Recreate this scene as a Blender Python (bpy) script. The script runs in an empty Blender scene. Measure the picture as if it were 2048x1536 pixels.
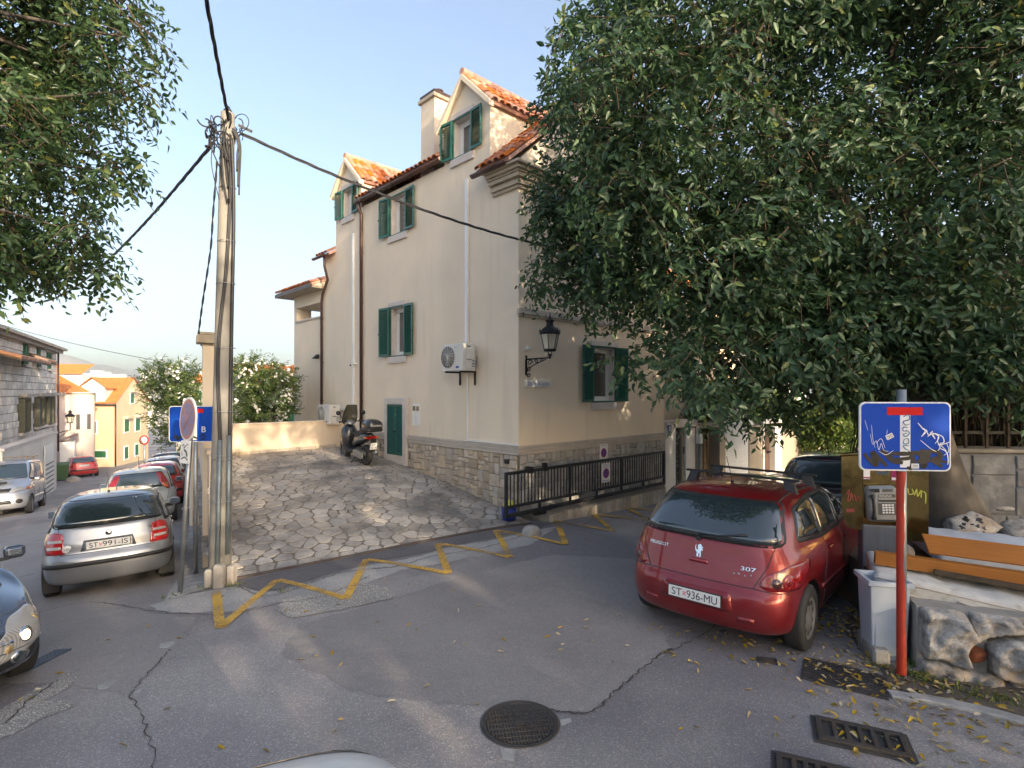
import bpy, bmesh, math, random
import numpy as np
from mathutils import Vector, Matrix, geometry
from mathutils.bvhtree import BVHTree
random.seed(7); rng = np.random.default_rng(7)
PI = math.pi
scn = bpy.context.scene
COL = scn.collection
# ------------------------------------------------------------------ camera
F, CX, CY, CAMH = 1101.0, 1024.0, 783.0, 2.5
cam_d = bpy.data.cameras.new('camera'); cam = bpy.data.objects.new('camera', cam_d); COL.objects.link(cam)
cam.location = (0, 0, CAMH); cam.rotation_euler = (PI/2, 0, 0)
cam_d.sensor_width = 36; cam_d.lens = F/2048*36; cam_d.shift_y = 15/2048
cam_d.clip_start = .05; cam_d.clip_end = 20000
scn.camera = cam
# ------------------------------------------------------------------ world and sun
SUN_DIR = Vector((.60, -.80, math.tan(math.radians(15)))).normalized()   # towards the sun, low behind the camera on the right
world = bpy.data.worlds.new('World'); scn.world = world; world.use_nodes = True
wn = world.node_tree.nodes; wl = world.node_tree.links
bg = wn['Background']; sky = wn.new('ShaderNodeTexSky'); sky.sky_type = 'NISHITA'; sky.sun_disc = False
sky.sun_elevation = math.radians(15); sky.sun_rotation = math.atan2(SUN_DIR.x, SUN_DIR.y)
sky.altitude = 0; sky.air_density = .85; sky.dust_density = 3.2; sky.ozone_density = 0.9
wl.new(sky.outputs[0], bg.inputs[0]); bg.inputs[1].default_value = .15
sd = bpy.data.lights.new('sun', 'SUN'); sd.energy = 2.6; sd.angle = math.radians(.5); sd.color = (1, .82, .58)
sun = bpy.data.objects.new('sun', sd); COL.objects.link(sun)
sun.rotation_euler = SUN_DIR.to_track_quat('Z', 'Y').to_euler(); sun.location = (20, -30, 20)
scn.view_settings.view_transform = 'Standard'; scn.view_settings.look = 'None'
scn.view_settings.gamma = 1; scn.view_settings.use_curve_mapping = False
scn.view_settings.exposure = 1.55
scn.cycles.max_bounces = 6; scn.cycles.transparent_max_bounces = 12; scn.cycles.diffuse_bounces = 4
scn.cycles.use_denoising = True

# ------------------------------------------------------------------ helpers: picture measurements to places
def ray(px, py): return Vector(((px-CX)/F, 1.0, -(py-CY)/F))
def P(px, py, Y): r = ray(px, py); return Vector((r.x*Y, Y, CAMH + r.z*Y))
HA = math.atan2(.688, .7257); HC = Vector((.13, 11.0, 0))
HEX = Vector((math.cos(HA), math.sin(HA), 0)); HEY = Vector((-math.sin(HA), math.cos(HA), 0))
def HW(x, y, z=0): return HC + HEX*x + HEY*y + Vector((0, 0, z))
def HLoc(p): d = Vector(p) - HC; return Vector((d.dot(HEX), d.dot(HEY), d.z))

# ------------------------------------------------------------------ materials
MATS = {}
def nodes_of(name):
    m = bpy.data.materials.new(name); m.use_nodes = True; MATS[name] = m
    nt = m.node_tree; return m, nt, nt.nodes, nt.links, nt.nodes['Principled BSDF']
def ramp(N, stops, interp='LINEAR'):
    r = N.new('ShaderNodeValToRGB'); r.color_ramp.interpolation = interp
    els = r.color_ramp.elements
    while len(els) < len(stops): els.new(.5)
    for e, (p, c) in zip(els, stops):
        e.position = p; e.color = (*c, 1) if len(c) == 3 else c
    return r
def mat(name, col, rough=.6, metal=0., col2=None, ns=3., amt=1., bump=0., bs=60., isl=0., spec=.5, coat=0., detail=6, stretch=None, fine=0., fs=200., dirt=None, ds=1.2, dlo=.5, dhi=.75, objrand=0.):
    m, nt, N, L, b = nodes_of(name)
    b.inputs['Base Color'].default_value = (*col, 1); b.inputs['Roughness'].default_value = rough
    b.inputs['Metallic'].default_value = metal; b.inputs['Specular IOR Level'].default_value = spec
    b.inputs['Coat Weight'].default_value = coat; b.inputs['Coat Roughness'].default_value = .06
    tc = N.new('ShaderNodeTexCoord'); vec = tc.outputs['Object']
    if stretch:
        mp = N.new('ShaderNodeMapping'); mp.inputs['Scale'].default_value = stretch; L.new(vec, mp.inputs[0]); svec = mp.outputs[0]
    else: svec = vec
    cur = None
    def mixc(a, bcol, fac):
        mx = N.new('ShaderNodeMix'); mx.data_type = 'RGBA'
        if isinstance(fac, float): mx.inputs[0].default_value = fac
        else: L.new(fac, mx.inputs[0])
        for s, v in ((6, a), (7, bcol)):
            if isinstance(v, tuple): mx.inputs[s].default_value = (*v, 1)
            else: L.new(v, mx.inputs[s])
        return mx.outputs[2]
    cur = tuple(col)
    if col2:
        n = N.new('ShaderNodeTexNoise'); n.inputs['Scale'].default_value = ns; n.inputs['Detail'].default_value = detail; n.inputs['Roughness'].default_value = .6
        L.new(svec, n.inputs['Vector'])
        r = ramp(N, [(.5-.22*amt, (0, 0, 0)), (.5+.22*amt, (1, 1, 1))]); L.new(n.outputs[0], r.inputs[0])
        cur = mixc(cur, tuple(col2), r.outputs[0])
    if fine:
        n = N.new('ShaderNodeTexNoise'); n.inputs['Scale'].default_value = fs; n.inputs['Detail'].default_value = 3
        L.new(vec, n.inputs['Vector'])
        r = ramp(N, [(.3, (1-fine,)*3), (.7, (1+fine,)*3)]); L.new(n.outputs[0], r.inputs[0])
        mx = N.new('ShaderNodeMix'); mx.data_type = 'RGBA'; mx.blend_type = 'MULTIPLY'; mx.inputs[0].default_value = 1
        if isinstance(cur, tuple): mx.inputs[6].default_value = (*cur, 1)
        else: L.new(cur, mx.inputs[6])
        L.new(r.outputs[0], mx.inputs[7]); cur = mx.outputs[2]
    if dirt:
        n = N.new('ShaderNodeTexNoise'); n.inputs['Scale'].default_value = ds; n.inputs['Detail'].default_value = 9; n.inputs['Roughness'].default_value = .65
        L.new(vec, n.inputs['Vector'])
        r = ramp(N, [(dlo, (0, 0, 0)), (dhi, (1, 1, 1))]); L.new(n.outputs[0], r.inputs[0])
        cur = mixc(cur, tuple(dirt), r.outputs[0])
    if isl or objrand:
        if isl:
            g = N.new('ShaderNodeNewGeometry'); rv = g.outputs['Random Per Island']; a = isl
        else:
            g = N.new('ShaderNodeObjectInfo'); rv = g.outputs['Random']; a = objrand
        hs = N.new('ShaderNodeHueSaturation')
        mr = N.new('ShaderNodeMapRange'); mr.inputs[3].default_value = 1-a; mr.inputs[4].default_value = 1+a; L.new(rv, mr.inputs[0])
        L.new(mr.outputs[0], hs.inputs['Value'])
        m2 = N.new('ShaderNodeMath'); m2.operation = 'MULTIPLY'; m2.inputs[1].default_value = 17.31; L.new(rv, m2.inputs[0])
        m3 = N.new('ShaderNodeMath'); m3.operation = 'FRACT'; L.new(m2.outputs[0], m3.inputs[0])
        mr2 = N.new('ShaderNodeMapRange'); mr2.inputs[3].default_value = 1-a*1.6; mr2.inputs[4].default_value = 1+a*1.2; L.new(m3.outputs[0], mr2.inputs[0])
        L.new(mr2.outputs[0], hs.inputs['Saturation'])
        if isinstance(cur, tuple): hs.inputs['Color'].default_value = (*cur, 1)
        else: L.new(cur, hs.inputs['Color'])
        cur = hs.outputs[0]
    if not isinstance(cur, tuple): L.new(cur, b.inputs['Base Color'])
    if bump:
        n = N.new('ShaderNodeTexNoise'); n.inputs['Scale'].default_value = bs; n.inputs['Detail'].default_value = 5
        L.new(svec, n.inputs['Vector'])
        bp = N.new('ShaderNodeBump'); bp.inputs['Strength'].default_value = bump; bp.inputs['Distance'].default_value = .01
        L.new(n.outputs[0], bp.inputs['Height']); L.new(bp.outputs[0], b.inputs['Normal'])
    return m

def plaster(name, col, stain, streak=True):
    """render / stucco: faint cloudy tone, vertical rain streaks that belong to the wall"""
    m, nt, N, L, b = nodes_of(name); b.inputs['Roughness'].default_value = .85; b.inputs['Specular IOR Level'].default_value = .25
    tc = N.new('ShaderNodeTexCoord')
    n1 = N.new('ShaderNodeTexNoise'); n1.inputs['Scale'].default_value = .8; n1.inputs['Detail'].default_value = 8; L.new(tc.outputs['Object'], n1.inputs['Vector'])
    mp = N.new('ShaderNodeMapping'); mp.inputs['Scale'].default_value = (3.2, 3.2, .28); L.new(tc.outputs['Object'], mp.inputs[0])
    n2 = N.new('ShaderNodeTexNoise'); n2.inputs['Scale'].default_value = 1.2; n2.inputs['Detail'].default_value = 7; n2.inputs['Roughness'].default_value = .6; L.new(mp.outputs[0], n2.inputs['Vector'])
    r1 = ramp(N, [(.35, (0, 0, 0)), (.75, (.55, .55, .55))]); L.new(n1.outputs[0], r1.inputs[0])
    r2 = ramp(N, [(.47, (0, 0, 0)), (.76, (.62, .62, .62))]); L.new(n2.outputs[0], r2.inputs[0])
    mx = N.new('ShaderNodeMath'); mx.operation = 'MAXIMUM'; L.new(r1.outputs[0], mx.inputs[0]); L.new(r2.outputs[0], mx.inputs[1])
    mi = N.new('ShaderNodeMix'); mi.data_type = 'RGBA'; mi.inputs[6].default_value = (*col, 1); mi.inputs[7].default_value = (*stain, 1)
    L.new(mx.outputs[0] if streak else r1.outputs[0], mi.inputs[0]); L.new(mi.outputs[2], b.inputs['Base Color'])
    n3 = N.new('ShaderNodeTexNoise'); n3.inputs['Scale'].default_value = 90; n3.inputs['Detail'].default_value = 4; L.new(tc.outputs['Object'], n3.inputs['Vector'])
    bp = N.new('ShaderNodeBump'); bp.inputs['Strength'].default_value = .35; bp.inputs['Distance'].default_value = .004
    L.new(n3.outputs[0], bp.inputs['Height']); L.new(bp.outputs[0], b.inputs['Normal'])
    return m

plaster('cream_plaster', (.78, .665, .525), (.58, .51, .41))
plaster('wall_plaster', (.72, .60, .47), (.60, .49, .38))
plaster('pale_plaster', (.72, .67, .60), (.5, .45, .39))
plaster('pink_plaster', (.62, .50, .45), (.5, .41, .37))
plaster('sand_plaster', (.66, .53, .37), (.52, .42, .30))
plaster('grey_concrete', (.34, .30, .25), (.19, .165, .135))
plaster('old_concrete_wall', (.22, .22, .225), (.11, .11, .115))
mat('trim_stone', (.52, .46, .40), .8, col2=(.42, .37, .32), ns=4, bump=.2)
mat('window_stone', (.62, .56, .52), .75, col2=(.5, .45, .42), ns=5, bump=.15)
mat('cornice_stone', (.50, .43, .33), .8, col2=(.38, .32, .24), ns=3, bump=.15)
mat('plinth_stone', (.52, .44, .34), .8, col2=(.36, .30, .24), ns=7, bump=.6, bs=35, objrand=.22, dirt=(.40, .26, .14), ds=4, dlo=.6, dhi=.75)
mat('plinth_stone_grey', (.50, .47, .42), .85, col2=(.30, .28, .26), ns=9, bump=.8, bs=30, objrand=.18)
mat('mortar', (.30, .26, .21), .95, col2=(.22, .19, .16), ns=12, bump=.5)
mat('paving_stone', (.48, .435, .385), .7, col2=(.35, .325, .295), ns=2.5, bump=.35, bs=30, objrand=.22, fine=.2, fs=50, dirt=(.17, .16, .15), ds=.9, dlo=.42, dhi=.62)
mat('paving_joint', (.17, .15, .13), .95, col2=(.22, .195, .17), ns=3, bump=.5, dirt=(.06, .06, .045), ds=1.5)
mat('house_stone', (.70, .665, .62), .85, col2=(.40, .37, .34), ns=2, bump=.6, bs=18, objrand=.14, dirt=(.36, .335, .31), ds=1.3, dlo=.55, dhi=.75)
mat('roof_tile', (.55, .19, .075), .75, col2=(.42, .13, .05), ns=6, bump=.3, bs=40, objrand=.28, dirt=(.28, .17, .10), ds=3, dlo=.55, dhi=.8)
mat('roof_tile_mass', (.55, .19, .075), .75, col2=(.42, .13, .05), ns=2, bump=.3, bs=40, isl=.25)
mat('far_tile', (.62, .21, .055), .8, col2=(.5, .16, .045), ns=1.5, amt=.8, fine=.15, fs=12)
mat('old_tile', (.38, .20, .13), .85, col2=(.24, .16, .12), ns=3, isl=.2)
mat('green_shutter', (.012, .105, .075), .4, col2=(.010, .085, .06), ns=3, coat=.2)
mat('far_green', (.02, .115, .055), .55, col2=(.025, .14, .07), ns=2)
mat('old_block', (.25, .25, .255), .9, col2=(.12, .12, .125), ns=3, bump=1., bs=14, objrand=.15, dirt=(.38, .36, .33), ds=2.2, dlo=.56, dhi=.7)
mat('old_green', (.07, .075, .05), .7, col2=(.13, .12, .085), ns=6)
mat('white_pvc', (.78, .78, .78), .35, col2=(.70, .70, .69), ns=4)
mat('white_paint', (.78, .77, .74), .5, col2=(.66, .65, .62), ns=3)
mat('brown_metal', (.085, .045, .035), .4, metal=.3, col2=(.06, .035, .03), ns=5)
mat('gutter_grey', (.10, .08, .075), .45, metal=.5, col2=(.065, .05, .045), ns=6)
mat('dark_iron', (.045, .048, .055), .5, metal=.6, col2=(.03, .032, .036), ns=8)
mat('black_iron', (.02, .021, .024), .45, metal=.5)
mat('galvanised', (.36, .38, .40), .42, metal=.75, col2=(.25, .27, .29), ns=6, bump=.1)
mat('steel_conduit', (.20, .235, .26), .5, metal=.5, col2=(.14, .165, .18), ns=5)
mat('pole_concrete', (.31, .295, .27), .88, col2=(.21, .20, .185), ns=2.5, bump=.5, bs=25, stretch=(3, 3, .6), dirt=(.20, .18, .16), ds=2.2, dlo=.55, dhi=.8)
mat('rough_concrete', (.36, .34, .31), .9, col2=(.24, .22, .20), ns=5, bump=.6, bs=30, dirt=(.20, .12, .07), ds=3, dlo=.55, dhi=.8)
mat('cable_black', (.018, .018, .022), .55, col2=(.03, .03, .035), ns=20)
mat('cable_grey', (.09, .085, .08), .6)
mat('rubber', (.022, .022, .023), .75, col2=(.03, .03, .03), ns=10, bump=.3)
mat('black_plastic', (.02, .02, .022), .5)
mat('grey_plastic', (.22, .22, .23), .5, col2=(.18, .18, .19), ns=5)
mat('ac_white', (.66, .65, .62), .5, col2=(.58, .56, .52), ns=3)
mat('ac_dark', (.10, .10, .10), .6)
mat('alloy', (.42, .42, .43), .35, metal=.7, col2=(.33, .33, .34), ns=6)
mat('chrome', (.7, .7, .72), .15, metal=1.)
mat('plate_white', (.72, .72, .72), .4)
mat('ink_black', (.01, .01, .012), .5)
mat('ink_red', (.5, .02, .02), .5)
mat('ink_blue', (.01, .03, .25), .5)
mat('ink_white', (.75, .75, .75), .5)
mat('sign_blue', (.0, .058, .42), .6, col2=(.0, .05, .38), ns=2, spec=.25)
mat('sign_red', (.58, .008, .008), .6, col2=(.5, .008, .008), ns=3, spec=.25)
mat('sign_faded_red', (.42, .16, .13), .5, col2=(.30, .16, .20), ns=14)
mat('sign_faded_blue', (.14, .16, .36), .5, col2=(.26, .18, .28), ns=12)
mat('sign_magenta', (.30, .01, .10), .5)
mat('spray_black', (.008, .008, .01), .5); mat('spray_white', (.72, .75, .78), .5); mat('spray_blue', (.02, .14, .30), .5)
mat('spray_red', (.55, .10, .07), .5); mat('spray_yellow', (.55, .55, .10), .5)
mat('post_red', (.45, .035, .015), .5, col2=(.33, .03, .015), ns=12)
mat('brass_sheet', (.40, .29, .11), .16, metal=.95, col2=(.26, .19, .075), ns=3, dirt=(.08, .06, .035), ds=3, dlo=.5, dhi=.7)
mat('pedestal_grey', (.15, .16, .19), .55, metal=.2, col2=(.11, .12, .14), ns=3, stretch=(6, 6, .5))
mat('bin_blue', (.42, .47, .55), .5, col2=(.36, .41, .48), ns=4)
mat('mattress_cloth', (.58, .58, .58), .9, col2=(.46, .45, .42), ns=6, bump=.4, bs=20, dirt=(.28, .24, .18), ds=5, dlo=.55, dhi=.75)
mat('mattress_pale', (.56, .61, .70), .9, col2=(.48, .52, .60), ns=4, bump=.4, bs=15)
mat('board_orange', (.42, .155, .028), .55, col2=(.33, .115, .02), ns=3, stretch=(1, 14, 14))
mat('board_dark', (.33, .12, .012), .55, col2=(.26, .09, .01), ns=3, stretch=(1, 14, 14))
mat('rotten_wood', (.085, .06, .038), .9, col2=(.035, .027, .02), ns=5, bump=.6)
mat('boulder', (.50, .475, .44), .9, col2=(.11, .11, .115), ns=7, amt=.8, bump=1., bs=22, fine=.2, fs=60, objrand=.15, dirt=(.34, .25, .17), ds=2.5, dlo=.5, dhi=.72)
mat('brick_red', (.30, .085, .035), .9, col2=(.22, .07, .03), ns=8, bump=.5)
mat('earth', (.13, .105, .08), .95, col2=(.075, .062, .05), ns=4, bump=.8, bs=20)
mat('bark', (.085, .070, .058), .9, col2=(.05, .043, .036), ns=3, bump=.8, bs=14, stretch=(1, 1, .35), dirt=(.13, .11, .085), ds=2.5)
mat('twig', (.10, .07, .045), .9)
mat('cast_iron', (.075, .07, .066), .6, metal=.35, col2=(.055, .05, .048), ns=8, bump=.4, bs=40, dirt=(.10, .07, .05), ds=5)
mat('tread_plate', (.06, .058, .06), .55, metal=.3, col2=(.045, .042, .044), ns=5, dirt=(.11, .10, .09), ds=4)
mat('blue_iron', (.09, .12, .16), .5, metal=.3, col2=(.06, .08, .11), ns=6)
mat('dry_leaf', (.40, .30, .09), .8, col2=(.30, .20, .06), ns=3, isl=.35)
mat('green_bin', (.05, .10, .045), .6)
mat('door_brown', (.085, .05, .035), .6, col2=(.06, .035, .028), ns=4)
mat('roller_white', (.68, .70, .74), .45, col2=(.60, .62, .66), ns=2)
mat('brown_wall', (.21, .16, .115), .9, col2=(.13, .10, .075), ns=2, bump=.3)
mat('green_panel', (.05, .30, .11), .5)
mat('reed', (.085, .06, .032), .9, col2=(.03, .024, .016), ns=8, isl=.3)
mat('city_white', (.80, .78, .74), .8)
mat('white_flower', (.80, .78, .74), .7)
mat('curtain', (.55, .53, .52), .9, col2=(.42, .40, .40), ns=3)
mat('lamp_glass', (.72, .68, .56), .35, col2=(.46, .43, .35), ns=3)
mat('wood_frame', (.20, .14, .09), .7)

def glass_mat(name, col, rough=.04, coat=0.):
    m, nt, N, L, b = nodes_of(name)
    b.inputs['Base Color'].default_value = (*col, 1); b.inputs['Roughness'].default_value = rough
    b.inputs['Specular IOR Level'].default_value = 1.0; b.inputs['IOR'].default_value = 1.55; b.inputs['Coat Weight'].default_value = coat
    return m
glass_mat('car_glass', (.018, .03, .038), .03, .8)
glass_mat('car_glass_pale', (.05, .075, .09), .04, .5)
glass_mat('house_glass', (.10, .095, .09), .05)
glass_mat('mirror_glass', (.12, .15, .2), .02, 1.)
glass_mat('visor', (.10, .095, .07), .08)
def lens(name, col, emit=0, ecol=None, rough=.12):
    m, nt, N, L, b = nodes_of(name)
    tc = N.new('ShaderNodeTexCoord'); w = N.new('ShaderNodeTexWave'); w.inputs['Scale'].default_value = 28; L.new(tc.outputs['Object'], w.inputs['Vector'])
    mi = N.new('ShaderNodeMix'); mi.data_type = 'RGBA'; mi.inputs[6].default_value = (*col, 1); mi.inputs[7].default_value = (*[c*.6 for c in col], 1)
    L.new(w.outputs[1], mi.inputs[0]); L.new(mi.outputs[2], b.inputs['Base Color'])
    b.inputs['Roughness'].default_value = rough; b.inputs['Coat Weight'].default_value = 1.; b.inputs['Specular IOR Level'].default_value = .7
    if emit: b.inputs['Emission Color'].default_value = (*ecol, 1); b.inputs['Emission Strength'].default_value = emit
    return m
lens('lens_red', (.42, .012, .012)); lens('lens_dark_red', (.26, .006, .010), rough=.25); lens('lens_clear', (.45, .43, .40)); lens('lens_orange', (.65, .16, .03)); lens('lens_smoke', (.10, .03, .03))
lens('lens_lit', (.8, .65, .35), 5.5, (1, .72, .35)); lens('lens_amber', (.62, .42, .16))
def paint(name, col, metal=.35, dust=(.3, .28, .25), rough=.3):
    m, nt, N, L, b = nodes_of(name)
    tc = N.new('ShaderNodeTexCoord'); n = N.new('ShaderNodeTexNoise'); n.inputs['Scale'].default_value = 4; n.inputs['Detail'].default_value = 10; n.inputs['Roughness'].default_value = .7
    L.new(tc.outputs['Object'], n.inputs['Vector'])
    r = ramp(N, [(.42, (0, 0, 0)), (.85, (.35, .35, .35))]); L.new(n.outputs[0], r.inputs[0])
    mi = N.new('ShaderNodeMix'); mi.data_type = 'RGBA'; mi.inputs[6].default_value = (*col, 1); mi.inputs[7].default_value = (*dust, 1)
    L.new(r.outputs[0], mi.inputs[0]); L.new(mi.outputs[2], b.inputs['Base Color'])
    mr = N.new('ShaderNodeMapRange'); mr.inputs[3].default_value = rough; mr.inputs[4].default_value = rough+.35; L.new(r.outputs[0], mr.inputs[0]); L.new(mr.outputs[0], b.inputs['Roughness'])
    b.inputs['Metallic'].default_value = metal; b.inputs['Coat Weight'].default_value = .9; b.inputs['Coat Roughness'].default_value = .05
    return m
paint('paint_red', (.215, .007, .012), .45, (.26, .10, .09)); paint('paint_silver', (.30, .31, .33), .6, (.29, .295, .30)); paint('paint_grey', (.16, .17, .19), .6, (.2, .19, .18))
paint('paint_van', (.46, .48, .52), .5, (.38, .38, .38)); paint('paint_brightred', (.55, .03, .03), .1); paint('paint_white', (.70, .71, .70), .0)
paint('paint_lightgrey', (.50, .54, .56), .4); paint('paint_dark', (.02, .022, .028), .3, (.12, .11, .10)); paint('paint_black', (.018, .018, .03), .3); paint('paint_bluegrey', (.10, .125, .165), .6, (.14, .14, .15), .22)

def leaf_mat(name, c1, c2, trans=.35, rough=.38, yellow=None):
    m, nt, N, L, b = nodes_of(name); out = N['Material Output']
    g = N.new('ShaderNodeNewGeometry')
    r = ramp(N, [(0, c1), (.7, c2), (.93, tuple(min(1, v*1.5) for v in c2)), (1, yellow or c2)]); L.new(g.outputs['Random Per Island'], r.inputs[0])
    L.new(r.outputs[0], b.inputs['Base Color']); b.inputs['Roughness'].default_value = rough; b.inputs['Specular IOR Level'].default_value = .5
    t = N.new('ShaderNodeBsdfTranslucent'); hs = N.new('ShaderNodeHueSaturation'); hs.inputs['Hue'].default_value = .48; hs.inputs['Saturation'].default_value = 1.1; hs.inputs['Value'].default_value = 1.6
    L.new(r.outputs[0], hs.inputs['Color']); L.new(hs.outputs[0], t.inputs[0])
    mx = N.new('ShaderNodeMixShader'); mx.inputs[0].default_value = trans
    L.new(b.outputs[0], mx.inputs[1]); L.new(t.outputs[0], mx.inputs[2]); L.new(mx.outputs[0], out.inputs[0])
    return m
leaf_mat('tree_leaf', (.028, .066, .031), (.056, .104, .043), .25, .45, yellow=(.17, .18, .05))
leaf_mat('tree_leaf_light', (.032, .068, .026), (.06, .105, .04), .35, .36, yellow=(.20, .20, .05))
leaf_mat('shrub_leaf', (.07, .13, .035), (.12, .18, .05), .4, yellow=(.3, .3, .06))
leaf_mat('oleander_leaf', (.06, .11, .04), (.12, .17, .055), .35, yellow=(.34, .32, .06))
leaf_mat('weed_leaf', (.06, .10, .02), (.13, .17, .04), .35, yellow=(.3, .25, .06))

# ------------------------------------------------------------------ mesh builder
class MB:
    def __init__(s): s.v = []; s.f = []; s.m = []; s.sm = []
    def add(s, vs, fs, mi=0, smooth=False):
        b = len(s.v); s.v += [tuple(v) for v in vs]
        for f in fs: s.f.append(tuple(i+b for i in f)); s.m.append(mi); s.sm.append(smooth)
        return s
    def box(s, a, b, mi=0):
        x0, y0, z0 = a; x1, y1, z1 = b
        return s.add([(x0,y0,z0),(x1,y0,z0),(x1,y1,z0),(x0,y1,z0),(x0,y0,z1),(x1,y0,z1),(x1,y1,z1),(x0,y1,z1)],
                     [(0,3,2,1),(4,5,6,7),(0,1,5,4),(1,2,6,5),(2,3,7,6),(3,0,4,7)], mi)
    def cbox(s, c, d, M=None, mi=0, bev=0.):
        hx, hy, hz = d[0]/2, d[1]/2, d[2]/2
        if bev:
            v = []; 
            for sx in (-1, 1):
                for sy in (-1, 1):
                    for sz in (-1, 1):
                        v += [(sx*hx, sy*(hy-bev), sz*(hz-bev)), (sx*(hx-bev), sy*hy, sz*(hz-bev)), (sx*(hx-bev), sy*(hy-bev), sz*hz)]
            bm = bmesh.new()
            for q in v: bm.verts.new(q)
            bmesh.ops.convex_hull(bm, input=bm.verts); bmesh.ops.dissolve_limit(bm, angle_limit=.02, verts=bm.verts, edges=bm.edges)
            bm.verts.index_update(); vs = [q.co.copy() for q in bm.verts]; fs = [tuple(q.index for q in f.verts) for f in bm.faces]; bm.free()
        else:
            vs = [Vector((a*hx, b*hy, e*hz)) for a, b, e in ((-1,-1,-1),(1,-1,-1),(1,1,-1),(-1,1,-1),(-1,-1,1),(1,-1,1),(1,1,1),(-1,1,1))]
            fs = [(0,3,2,1),(4,5,6,7),(0,1,5,4),(1,2,6,5),(2,3,7,6),(3,0,4,7)]
        c = Vector(c)
        return s.add([(M @ q if M else q)+c for q in vs], fs, mi)
    def tube(s, pts, r, n=8, mi=0, caps=True, smooth=True):
        pts = [Vector(p) for p in pts]; rs = r if isinstance(r, (list, tuple)) else [r]*len(pts)
        rings = []; up = None
        for i, p in enumerate(pts):
            d = (pts[min(i+1, len(pts)-1)]-pts[max(i-1, 0)])
            if d.length < 1e-9: d = Vector((0, 0, 1))
            d.normalize()
            if up is None: up = d.orthogonal().normalized()
            else:
                up = up - d*up.dot(d); up = up.normalized() if up.length > 1e-6 else d.orthogonal().normalized()
            w = d.cross(up); rings.append([p + (up*math.cos(2*PI*k/n)+w*math.sin(2*PI*k/n))*rs[i] for k in range(n)])
        vs = [q for R_ in rings for q in R_]; fs = []
        for i in range(len(pts)-1):
            for k in range(n): fs.append((i*n+k, i*n+(k+1) % n, (i+1)*n+(k+1) % n, (i+1)*n+k))
        s.add(vs, fs, mi, smooth)
        if caps:
            b = len(s.v)-len(vs)
            s.f.append(tuple(b+k for k in reversed(range(n)))); s.m.append(mi); s.sm.append(False)
            s.f.append(tuple(b+(len(pts)-1)*n+k for k in range(n))); s.m.append(mi); s.sm.append(False)
        return s
    def lathe(s, prof, n=24, c=(0, 0, 0), axis='z', mi=0, smooth=True):
        c = Vector(c); vs = []; fs = []
        for r, h in prof:
            for k in range(n):
                a = 2*PI*k/n; x, y = r*math.cos(a), r*math.sin(a)
                vs.append(c + (Vector((x, y, h)) if axis == 'z' else Vector((x, h, y)) if axis == 'y' else Vector((h, x, y))))
        for i in range(len(prof)-1):
            for k in range(n): fs.append((i*n+k, i*n+(k+1) % n, (i+1)*n+(k+1) % n, (i+1)*n+k))
        return s.add(vs, fs, mi, smooth)
    def prism(s, poly, O, U, V, W, mi=0):
        """polygon in the U,V plane at O, thickened along W (a vector)"""
        O, U, V, W = Vector(O), Vector(U), Vector(V), Vector(W); n = len(poly)
        a = [O+U*p[0]+V*p[1] for p in poly]; vs = a+[q+W for q in a]
        tr = geometry.tessellate_polygon([[Vector((p[0], p[1], 0)) for p in poly]])
        fs = [tuple(t) for t in tr]+[tuple(n+i for i in reversed(t)) for t in tr]
        fs += [(i, (i+1) % n, n+(i+1) % n, n+i) for i in range(n)]
        return s.add(vs, fs, mi)
    def panel(s, outer, holes, O, U, V, W, mi=0):
        """wall sheet with holes, thickened along W"""
        O, U, V, W = Vector(O), Vector(U), Vector(V), Vector(W)
        loops = [outer]+holes; flat = [p for l in loops for p in l]; n = len(flat)
        tr = geometry.tessellate_polygon([[Vector((p[0], p[1], 0)) for p in l] for l in loops])
        a = [O+U*p[0]+V*p[1] for p in flat]; vs = a+[q+W for q in a]
        fs = [tuple(t) for t in tr]+[tuple(n+i for i in reversed(t)) for t in tr]; k = 0
        for l in loops:
            m = len(l); fs += [(k+i, k+(i+1) % m, n+k+(i+1) % m, n+k+i) for i in range(m)]; k += m
        return s.add(vs, fs, mi)
    def mesh(s, name='mesh'):
        me = bpy.data.meshes.new(name); me.from_pydata(s.v, [], s.f)
        me.polygons.foreach_set('material_index', s.m); me.polygons.foreach_set('use_smooth', s.sm); me.update()
        return me
def fixn(me):
    bm = bmesh.new(); bm.from_mesh(me); bmesh.ops.recalc_face_normals(bm, faces=bm.faces); bm.to_mesh(me); bm.free(); return me
def tag(o, label=None, cat=None, group=None, kind=None):
    if label: o['label'] = label
    if cat: o['category'] = cat
    if group: o['group'] = group
    if kind: o['kind'] = kind
    return o
def ob(name, me, mats=None, parent=None, kind=None, label=None, cat=None, group=None, loc=None, rot=None, fix=True, bev=0., sm=None):
    if isinstance(me, MB): me = me.mesh(name); fix and fixn(me)
    if mats is not None:
        mats = [mats] if isinstance(mats, str) else mats
        if not me.materials:
            for m in mats: me.materials.append(MATS[m])
    if sm is not None: me.polygons.foreach_set('use_smooth', [sm]*len(me.polygons))
    o = bpy.data.objects.new(name, me); COL.objects.link(o)
    if parent: o.parent = parent
    if loc is not None: o.location = loc
    if rot is not None: o.rotation_euler = rot
    if bev:
        m = o.modifiers.new('bevel', 'BEVEL'); m.width = bev; m.segments = 2; m.limit_method = 'ANGLE'; m.angle_limit = .6
        m.harden_normals = False
    return tag(o, label, cat, group, kind)
def thing(name, label, cat, loc=(0, 0, 0), rotz=0, group=None, rot=None):
    o = bpy.data.objects.new(name, None); COL.objects.link(o); o.location = loc
    o.rotation_euler = rot if rot is not None else (0, 0, rotz); o.empty_display_size = .3
    return tag(o, label, cat, group)
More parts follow.
